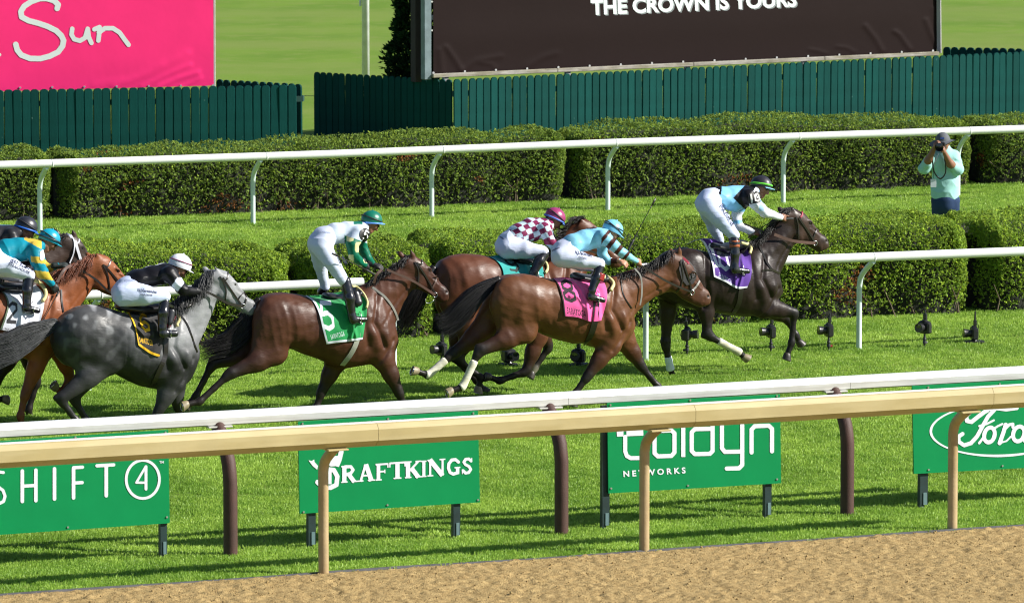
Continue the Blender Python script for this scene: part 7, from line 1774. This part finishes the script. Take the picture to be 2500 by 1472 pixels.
# jockey on the leader
def pat10(px, py, V):
    x = (px - 1660) * 4.09; y = (py - 400) * 4.09; c = np.tile(C_(BK), (len(px), 1)); lb = (.22, .52, .80)
    q = (x - 470) + (y - 330) * -.35; m = (x > 395) & (x < 700) & (((x - 640) * .55 + 220 > y * 0) )
    up_ = (y < 345 - (x - 400) * .08) & (x > 420 - (y - 220) * .1) & (x + (y - 225) * .95 < 640); lo_ = (y >= 310 + (x - 400) * -.02) & (x > 395) & (x - (y - 330) * 1.02 < 520) & (y - (x - 400) * .62 < 420) & (y < 505)
    c[up_ | lo_] = lb
    arm = (x - 690) * .62 + (y - 350) * .35 > 0; arm = arm & (x > 690) | ((x > 700) & (y > 380)); c[arm] = WH
    c[(V[:, 1] > .03) & (y > 480) & (x > 500)] = WH; c[(V[:, 1] > .03) & (y > 560) & (y < 600) & (x < 620)] = lb
    c[arm & (x > 790) & (x < 840) & (y < 470)] = (.40, .62, .88)
    return c
J10 = dict(id='ten', seed=110, fr=H10['fr'], zm=Z8, skin='brown', label='leading jockey in black and light blue silks looking back and reaching along the neck',
    torso=[(265, 400, 112, .15), (305, 360, 105, .155), (400, 340, 100, .145), (530, 350, 122, .155), (640, 325, 98, .175), (730, 270, 52, .10)],
    leg_near=[(285, 420, 108, -.10), (410, 560, 88, -.19), (535, 710, 58, -.26)], bl={'near': 2, 'far': 2}, leg_far=[(265, 430, 95, .10), (330, 620, 66, .18), (400, 765, 44, .22)],
    boot_near=[(535, 730, 52, -.265), (545, 800, 48, -.29), (550, 900, 46, -.31), (545, 1030, 40, -.325), (545, 1060, 40, -.33), (680, 1075, 24, -.33)], boot_far=[(395, 775, 40, .22), (370, 850, 38, .27), (360, 960, 34, .29), (440, 990, 24, .29)],
    arm_near=[(690, 330, 78, -.17), (760, 400, 60, -.24), (850, 490, 48, -.25), (1005, 532, 30, -.16)], arm_far=[(640, 380, 66, .16), (565, 500, 48, .22), (580, 620, 44, .18), (725, 685, 28, .05)],
    hand_near=(1070, 545, -.13, (.1, -1, .3), dict(curl=1.0, point=True)), hand_far=(790, 690, .03, (0, -.6, .7), dict(curl=1.25)),
    head=(805, 232), face=(-.36, .8), hs=1.02, hcol=(.020, .018, .026), pcol=(.25, .55, .75), band=(.13, .60, .04), bz=.006, bw=.011, ht=.30, roll=(0, 0), hrough=.45, strapband=False,
    pat=pat10, bcol=(.58, .65, .86), lens=(.10, .10, .09),
    cuffs=[((543, 770, -.283), (547, 835, -.297), 52, mat('tan_cuff', (.34, .09, .03), .3), 'boot_cuff')],
    patches=[(Z8, [(690, 300), (750, 275), (795, 300), (808, 350), (800, 385), (745, 395), (700, 400), (680, 350)], PBLK, 'arm_number_patch')],
    marks=[(Z8, [('p', [(708, 312), (722, 383)], 17), ('p', [(764, 300), (786, 312), (792, 358), (776, 376), (754, 370), (746, 318), (764, 300)], 14)], (680, 270, 815, 405), PWHT, 'arm_number')],
    print=[(Z8, "JEFF RUBY'S", (405, 410), (532, 610), 30, PRW, 'b'), (Z8, 'STEAKHOUSE', (390, 425), (515, 625), 17, PRW, 'b')])
# jockey on the bay behind
def pat9(px, py, V):
    u, w = V[:, 0] - V[:, 0].min(), V[:, 2]; a = (u * .92 + w * .38) / .062; b = (-u * .35 + w * .94 + V[:, 1] * .3) / .062
    k = (np.floor(a) + np.floor(b)) % 2; c = np.where(k[:, None] > .5, C_((.20, .022, .075)), C_((.58, .72, .80)))
    x = (px - 960) * 2.7256; y = (py - 480) * 2.7256; c[(y > 285) & (x > 1010) & (y < 322)] = (.20, .022, .075); c[(y > 322) & (x > 1010)] = (.35, .55, .75)
    return c
J9 = dict(id='nine', seed=109, fr=H9['fr'], zm=ZC, skin='brown', label='crouching jockey in maroon and pale blue checked silks',
    torso=[(745, 335, 66, .15), (775, 305, 66, .155), (840, 245, 62, .145), (920, 220, 72, .155), (985, 205, 62, .175), (1030, 180, 36, .10)],
    leg_near=[(760, 350, 66, -.10), (880, 355, 58, -.20), (995, 365, 38, -.27)], bl={'near': 2, 'far': 2}, leg_far=[(760, 350, 56, .10), (880, 370, 50, .2), (985, 390, 34, .26)],
    boot_near=[(1000, 385, 37, -.275), (970, 430, 36, -.30), (935, 500, 27, -.325), (925, 530, 24, -.33), (985, 545, 17, -.33)], boot_far=[(985, 400, 30, .26), (950, 480, 25, .3), (940, 530, 22, .31), (1000, 545, 15, .31)],
    arm_near=[(1005, 220, 46, -.17), (1040, 290, 36, -.21), (1075, 340, 30, -.20), (1130, 370, 20, -.12)], arm_far=[(1015, 220, 42, .16), (1060, 300, 32, .2), (1100, 350, 26, .14), (1150, 370, 19, .06)],
    hand_near=(1180, 385, -.09, (0, -.8, .6), dict(curl=1.2)), hand_far=(1190, 380, .03, (0, -.6, .7), dict(curl=1.2)), glove=(.014, .014, .015),
    head=(1070, 150), face=(-.75, .0), hcol=(.30, .035, .13), pcol=(.15, .32, .75), band=(.10, .20, .62), bz=-.02, bw=.010, ht=.30, hs=1.02,
    pat=pat9, bcol=(.61, .66, .82), print=[(ZC, 'equibase', (705, 268), (735, 290), 11, PRW, 'b')])
# jockey on the chestnut
def pat2(px, py, V):
    x = (px - 0) * 4.906; y = (py - 520) * 4.906; c = np.tile(C_((.006, .23, .32)), (len(px), 1)); ye = (.55, .40, .05)
    arm = (x > 370) & (y > 440) & (V[:, 1] < .0); t = y - (x - 450) * .12
    c[arm & (((t > 525) & (t < 600)) | ((t > 690) & (t < 785)))] = ye; c[(x > 290) & (y < 320 + (x - 290) * .55) & (x < 500) & (y > 290)] = ye
    c[(V[:, 1] > .02) & (x > 500) & (y > 560) & (x < 640)] = ye
    return c
J2 = dict(id='two', seed=102, fr=H2['fr'], zm=Z3, skin='brown', label='jockey in turquoise silks with yellow hoops near the left edge',
    torso=[(-110, 600, 150, .15), (-60, 540, 145, .16), (70, 450, 125, .145), (230, 440, 132, .155), (370, 430, 118, .175), (480, 380, 66, .10)],
    leg_near=[(-70, 630, 145, -.10), (140, 660, 112, -.20), (345, 745, 74, -.27)], bl={'near': 2, 'far': 2}, leg_far=[(-70, 640, 130, .10), (150, 720, 100, .2), (330, 790, 62, .26)],
    boot_near=[(340, 790, 68, -.275), (325, 930, 62, -.31), (320, 1080, 48, -.33), (310, 1140, 48, -.335), (450, 1170, 34, -.33)], boot_far=[(330, 800, 55, .26), (320, 950, 48, .3), (310, 1080, 44, .31), (440, 1110, 30, .31)],
    arm_near=[(420, 450, 100, -.17), (450, 590, 82, -.23), (500, 710, 74, -.22), (625, 850, 42, -.17)], arm_far=[(440, 450, 88, .16), (500, 600, 62, .2), (580, 660, 50, .14), (700, 630, 32, .04)],
    hand_near=(690, 960, -.17, (0, -1, .1), dict(curl=1.2)), hand_far=(850, 625, .0, (0, -.5, .8), dict(curl=1.2)), glove=(.014, .020, .018),
    head=(580, 330), face=(-.72, .0), hcol=(.006, .30, .44), pcol=(.006, .26, .36), ht=.35, hs=1.0, band=(.02, .05, .07), bz=.0, bw=.010,
    pat=pat2, bcol=(.66, .70, .84),
    print=[(Z3, "JEFF RUBY'S", (112, 590), (395, 700), 40, PRW, 'b'), (Z3, 'STEAKHOUSE', (100, 625), (350, 730), 26, PRW, 'b')],
    patches=[(Z3, [(480, 460), (510, 440), (530, 490), (520, 560), (480, 560)], mat('patch_pale', (.5, .5, .45), .6), 'arm_number_patch')])
# jockey in black at the left edge
J7 = dict(id='seven', seed=107, fr=H7['fr'], zm=Z3, skin='brown', label='jockey in black silks and a black helmet cut off by the left edge',
    torso=[(-380, 420, 140, .15), (-330, 370, 135, .16), (-200, 290, 115, .145), (-60, 265, 115, .155), (90, 260, 105, .175), (210, 220, 60, .10)],
    leg_near=[(-340, 440, 130, -.10), (-150, 480, 105, -.20), (40, 560, 70, -.27)], bl={'near': 2, 'far': 2}, leg_far=[(-340, 440, 120, .10), (-150, 500, 95, .2), (30, 580, 60, .26)],
    boot_near=[(35, 590, 62, -.275), (10, 740, 58, -.31), (0, 880, 46, -.33), (0, 930, 46, -.335), (130, 950, 32, -.33)], boot_far=[(30, 600, 52, .26), (0, 760, 46, .3), (0, 880, 42, .31), (120, 910, 28, .31)],
    arm_near=[(130, 270, 88, -.17), (170, 400, 70, -.22), (240, 500, 60, -.2), (380, 540, 40, -.12)], arm_far=[(150, 270, 80, .16), (200, 400, 60, .2), (280, 480, 50, .14), (400, 520, 34, .05)],
    hand_near=(440, 560, -.1, (0, -.8, .5), dict(curl=1.2)), hand_far=(460, 530, .02, (0, -.6, .7), dict(curl=1.2)), glove=(.014, .014, .015),
    head=(305, 190), face=(-.55, .0), hcol=(.020, .021, .030), pcol=(.02, .12, .42), ht=.22, hs=1.05, band=(.02, .12, .50), bz=-.022, bw=.011, hrough=.4,
    pat=lambda px, py, V: np.where((((py - 520) * 4.906 < 175) & ((px * 4.906) < 260) & (V[:, 1] > -.02))[:, None], C_((.03, .14, .40)), C_((.020, .020, .024))), bcol=(.66, .70, .84))
for J in (J5, J6, J8, J10, J9, J2, J7): person(J)

def wz(zm, x, y, yy): X, Y = Z(zm, [(x, y)])[0]; return (X, Y, yy)
whip('whip held back across the white breeches of the standing jockey', H5['fr'], [wz(Z4, 752, 735, -.14), wz(Z4, 600, 655, -.28), wz(Z4, 412, 566, -.36)])
whip('black whip raised upright above the light blue jockey', H8['fr'], [wz(Z7, 712, 352, .05), wz(Z7, 800, 180, .07), wz(Z7, 893, 8, .09)])
whip('pale whip held by the leading jockey against the neck', H10['fr'], [wz(Z8, 1130, 545, -.14), wz(Z8, 1000, 560, -.15), wz(Z8, 860, 610, -.12), wz(Z8, 745, 690, -.08)])
whip('long thin whip pointing down from the black glove beside the white cloth', H2['fr'], [wz(Z3, 705, 940, -.20), wz(Z3, 640, 1060, -.24), wz(Z3, 520, 1278, -.30)])
whip('short whip between the gloves of the jockey on the grey', H6['fr'], [wz(Z2, 1245, 700, -.13), wz(Z2, 1190, 750, -.16), wz(Z2, 1130, 792, -.18)])

# ------------------------------------------------------------------ the photographer behind the hedge
ZP = (2050, 280, 2.374)
def photographer():
    fr = Frame(2310, 634, yaw=0.0); A = fr.at; S = fr.ppm; k = ZP[2]
    def p(x, y, yy=0.0): X, Y = Z(ZP, [(x, y)])[0]; return A(X, Y, yy)
    def r(z_): return z_ / k / S
    skin = SKINS['brown']; mint = (.32, .60, .57)
    tz = [(p(610, 500), r(74), .13), (p(610, 440), r(77), .14), (p(612, 370), r(70), .125), (p(612, 300), r(74), .13), (p(612, 245), r(60), .12), (p(610, 205), r(32), .07)]
    tc = [cone(a, b, ra, rb, ha / ra, .04, sqb=hb / rb) for (a, ra, ha), (b, rb, hb) in zip(tz[:-1], tz[1:])]
    RA = [(p(662, 240), r(36)), (p(682, 318, -.08), r(34)), (p(640, 285, -.20), r(26)), (p(608, 222, -.30), r(15))]
    LA = [(p(545, 245), r(36)), (p(492, 312, -.08), r(34)), (p(515, 262, -.2), r(25)), (p(548, 196, -.28), r(15))]
    arm = [cone(q[i][0], q[i + 1][0], q[i][1], q[i + 1][1], 1, .03) for q in (RA, LA) for i in range(3)]
    # sleeves end just past the elbow
    slv = []
    for q in (RA, LA):
        m_ = q[1][0] * .45 + q[2][0] * .55; slv += [cone(q[0][0], q[1][0], q[0][1] * 1.05, q[1][1], 1, .03), cone(q[1][0], m_, q[1][1], r(28), 1, .02)]
    legs = [cone(p(575, 500), p(570, 640), r(46), r(32), 1, .03), cone(p(570, 640), p(566, 812), r(32), r(22), 1, .02), cone(p(652, 500), p(655, 640), r(46), r(32), 1, .03), cone(p(655, 640), p(660, 812), r(32), r(22), 1, .02)]
    feet = [cone(p(566, 822), p(560, 832, -.16), r(22), r(18), 1, .02), cone(p(660, 822), p(664, 832, -.16), r(22), r(18), 1, .02)]
    hc = p(598, 168, -.03); fwd = np.array([-.10, -1, -.08]); hp, q, fwd, up, rt = head_prims(hc, fwd, np.array([0, 0, 1.0]), 1.0, skin)
    nk = cone(p(612, 215), hc - [0, 0, .06], .055, .05, 1, .03, skin); dn = lambda P_, f: [dict(x, ra=x['ra'] * f, rb=x['rb'] * f, ca=skin, cb=skin) for x in P_]
    bp = dn(tc, .9) + dn(arm, .86) + dn(legs, .85) + dn(feet, .8) + [nk] + hp
    bp += hand_prims(RA[-1][0], nv(p(598, 190, -.33) - RA[-1][0]), np.array([1, -.3, 0]), skin, 1.0, curl=.9) + hand_prims(LA[-1][0], nv(p(555, 175, -.31) - LA[-1][0]), np.array([-1, -.3, 0]), skin, 1.0, curl=.9)
    V, Fc = voxmesh(bp, .0095); body = mesh('person', V, Fc, mat('skin'), None, smooth=True, col=prim_colors(bp, V, .004), frame=fr)
    tag(body, 'photographer in a mint shirt and grey sun hat standing behind the near hedge', 'person')
    skinmesh('shirt', [cone(p(610, 468), p(611, 400), r(80), r(74), .15 / r(80), .03, sqb=.14 / r(74))] + tc[1:] + slv + [cone(p(611, 212), p(610, 205), r(34), r(30), 1, .02)], .0095, mat('mint_shirt', mint, .75, .2, vary=.05, bump=.007, bscale=9, bstretch=(1.3, 1, .8)), body, (.011, 11, 301, (1, .6, .8)))
    skinmesh('jeans', [cone(p(610, 520), p(610, 500), r(72), r(72), 1, .04)] + legs, .0105, mat('denim', (.022, .045, .11), .8, .2, vary=.15, bump=.001, bscale=90), body, (.004, 10, 302, (1, 1, 1)))
    for f in feet: skinmesh('shoe', [f], .01, mat('shoe_dark', (.03, .03, .035), .6), body)
    skinmesh('hair', [cone(hc + [0, .03, .0], hc + [0.02, .05, -.07], .088, .07, 1, .02)], .01, mat('dark_hair'), body)
    up2 = np.array([-.06, -.05, 1.0]); up2 = nv(up2); f2 = nv(fwd - (fwd @ up2) * up2); gm = mat('hat_grey', (.10, .11, .125), .8, vary=.08, bump=.001, bscale=80)
    h = dome(hc + up2 * .045, f2, up2, .108, .098, .105, 'sun_hat', gm, body, lo=0.0)
    V = []; n = 36; rt2 = np.cross(f2, up2)
    for i in range(n):
        a = 2 * math.pi * i / n; d = f2 * math.cos(a) + rt2 * math.sin(a)
        for rr, dz in ((.098, .0), (.135, -.012), (.175, -.040 - .022 * math.sin(a * 2 + .6) - .02 * math.sin(a))): V.append(hc + up2 * (.048 + dz) + d * rr)
    Fc = [(i * 3 + j, ((i + 1) % n) * 3 + j, ((i + 1) % n) * 3 + j + 1, i * 3 + j + 1) for i in range(n) for j in range(2)]
    mesh('hat_brim', V, Fc, gm, h, smooth=True)
    mb = MB(); c = hc + up2 * .085 + f2 * .103; mb.box(c, (.05, .006, .022)); mb.build('hat_badge', mat('badge_blue', (.05, .10, .35), .5), h)
    # badge on a cord
    mb = MB(); mb.box(p(543, 398, -.17), (.075, .004, .11), bev=.002); mb.build('press_pass', mat('card_white', (.70, .74, .80), .4), body)
    mb = MB(); mb.tube(spline([p(575, 220, -.10), p(545, 300, -.17), p(543, 370, -.175)], 12), .004, 5); mb.build('lanyard', mat('cord_dark', (.10, .12, .14), .7), body)
    # camera in the hands
    root = empty('camera', fr.world(p(580, 182, -.26)), fr.yaw - .1, 'black long lens camera held to the eye of the mint shirted photographer', 'camera'); bk = mat('camera_black', (.014, .014, .016), .4, .6)
    mb = MB(); mb.box((0, .02, 0), (.145, .07, .10), bev=.015); mb.box((0, .02, .055), (.05, .05, .03), bev=.01); mb.build('camera_body', bk, root)
    mb = MB(); mb.tube([(0, -.01, 0), (0, -.06, 0), (0, -.07, 0), (0, -.15, 0), (0, -.155, 0), (0, -.2, 0)], [.042, .042, .047, .047, .055, .058], 22, caps=False); autosmooth(mb.build('lens', bk, root), 35)
    mb = MB(); mb.tube([(0, -.17, 0), (0, -.175, 0)], [.054, .01], 20); mb.build('front_glass', mat('lens_glass', (.012, .012, .018), .05, 1.0, vary=0), root)
    mb = MB(); s0 = p(580, 182, -.26); loop = [p(x, y, yy) - s0 for x, y, yy in ((548, 195, -.26), (538, 260, -.24), (545, 330, -.22), (580, 372, -.21), (612, 335, -.22), (608, 260, -.25), (598, 200, -.27))]; mb.tube(spline(loop, 30), .009, 6, sq=(1, .35)); mb.build('strap', mat('strap_black', (.02, .022, .025), .6), root, True)
photographer()

# ------------------------------------------------------------------ remote cameras on the grass
def remote(gx, gy, ytop, turn, label, style=0, tilt=0.0):
    g = ground(gx, gy); h = hz(gx, gy, ytop); root = empty('remote_camera', g, turn, label, 'camera', 'unmanned cameras standing along the rail'); bk = mat('camera_black'); m2 = mat('clamp_metal', (.05, .05, .055), .35, metal=.5)
    zc = .23 if style == 0 else .10; sc1 = 1.05; dz = zc
    def piece(nm, f, m=bk):
        mb = MB(); f(mb); return autosmooth(mb.build(nm, m, root), 40)
    if style == 0:
        piece('spike', lambda b: b.tube([(0, 0, 0), (0, 0, .05), (0, 0, .06), (0, 0, .10), (0, 0, zc - .06)], [.010, .014, .026, .018, .012], 10), m2); piece('ball_head', lambda b: b.tube([(0, 0, .09), (0, 0, .11), (0, 0, .13)], [.012, .026, .012], 10), m2)
        piece('knob', lambda b: b.tube([(0, 0, .06), (.045, 0, .065)], [.010, .014], 8), mat('knob_red', (.35, .02, .03), .5) if 'red' in label else m2)
    else:
        piece('ground_plate', lambda b: b.box((0, 0, .018), (.24, .17, .03), bev=.012), bk); piece('ball_head', lambda b: b.tube([(0, 0, .03), (0, 0, .05), (0, 0, .075)], [.04, .03, .02], 12), m2)
    zb = zc + .02
    piece('camera_body', lambda b: (b.box((0, 0, zb), (.075, .15, .15), bev=.018), b.box((0, 0, zb + .078), (.06, .06, .03), bev=.012), b.box((.01, .06, zb), (.09, .04, .13), bev=.015)))
    piece('lens', lambda b: b.tube([(-.03, 0, zb), (-.07, 0, zb + .002), (-.074, 0, zb + .002), (-.115, 0, zb + .004), (-.13, 0, zb + .005)], [.042, .042, .048, .050, .054], 20))
    piece('front_glass', lambda b: b.tube([(-.129, 0, zb + .005), (-.1305, 0, zb + .005)], [.046, .004], 18), mat('lens_glass'))
    piece('grip', lambda b: b.box((.0, -.07, zb - .01), (.06, .03, .12), bev=.012))
    piece('trigger_unit', lambda b: (b.box((.01, 0, zb + .125), (.035, .045, .07), bev=.008), b.tube([(.01, 0, zb + .16), (.012, 0, max(h, zb + .2))], [.013, .010], 8)))
    piece('cable', lambda b: b.tube(spline([(.02, .02, zb + .12), (.07, .06, zb + .08), (.06, .075, zb), (.03, .07, zb - .05)], 14), .004, 5))
T24 = TY
remote(1677, 868, 792, 2.6 + .3, 'camera on a spike below the dark horse between its hind legs', 0)
remote(1882, 861, 784, .35, 'camera on a spike just left of the raised front hoof of the leader', 0)
remote(2023, 858, 768, .3, 'camera on a red knobbed spike left of the tall white rail post', 0)
remote(2257, 850, 763, .9, 'camera on a spike standing alone right of the white rail post', 0)
remote(2378, 838, 760, .2, 'camera on a flat ground plate nearest the right edge', 1)
remote(1243, 893, 852, 2.2, 'low camera on a ground plate under the belly of the bright bay', 1)
remote(1412, 893, 846, 1.2, 'low camera on a ground plate behind the front leg of the bright bay', 1)
remote(1078, 905, 842, .6, 'camera on a spike behind the wrapped hind leg of the bright bay', 0)
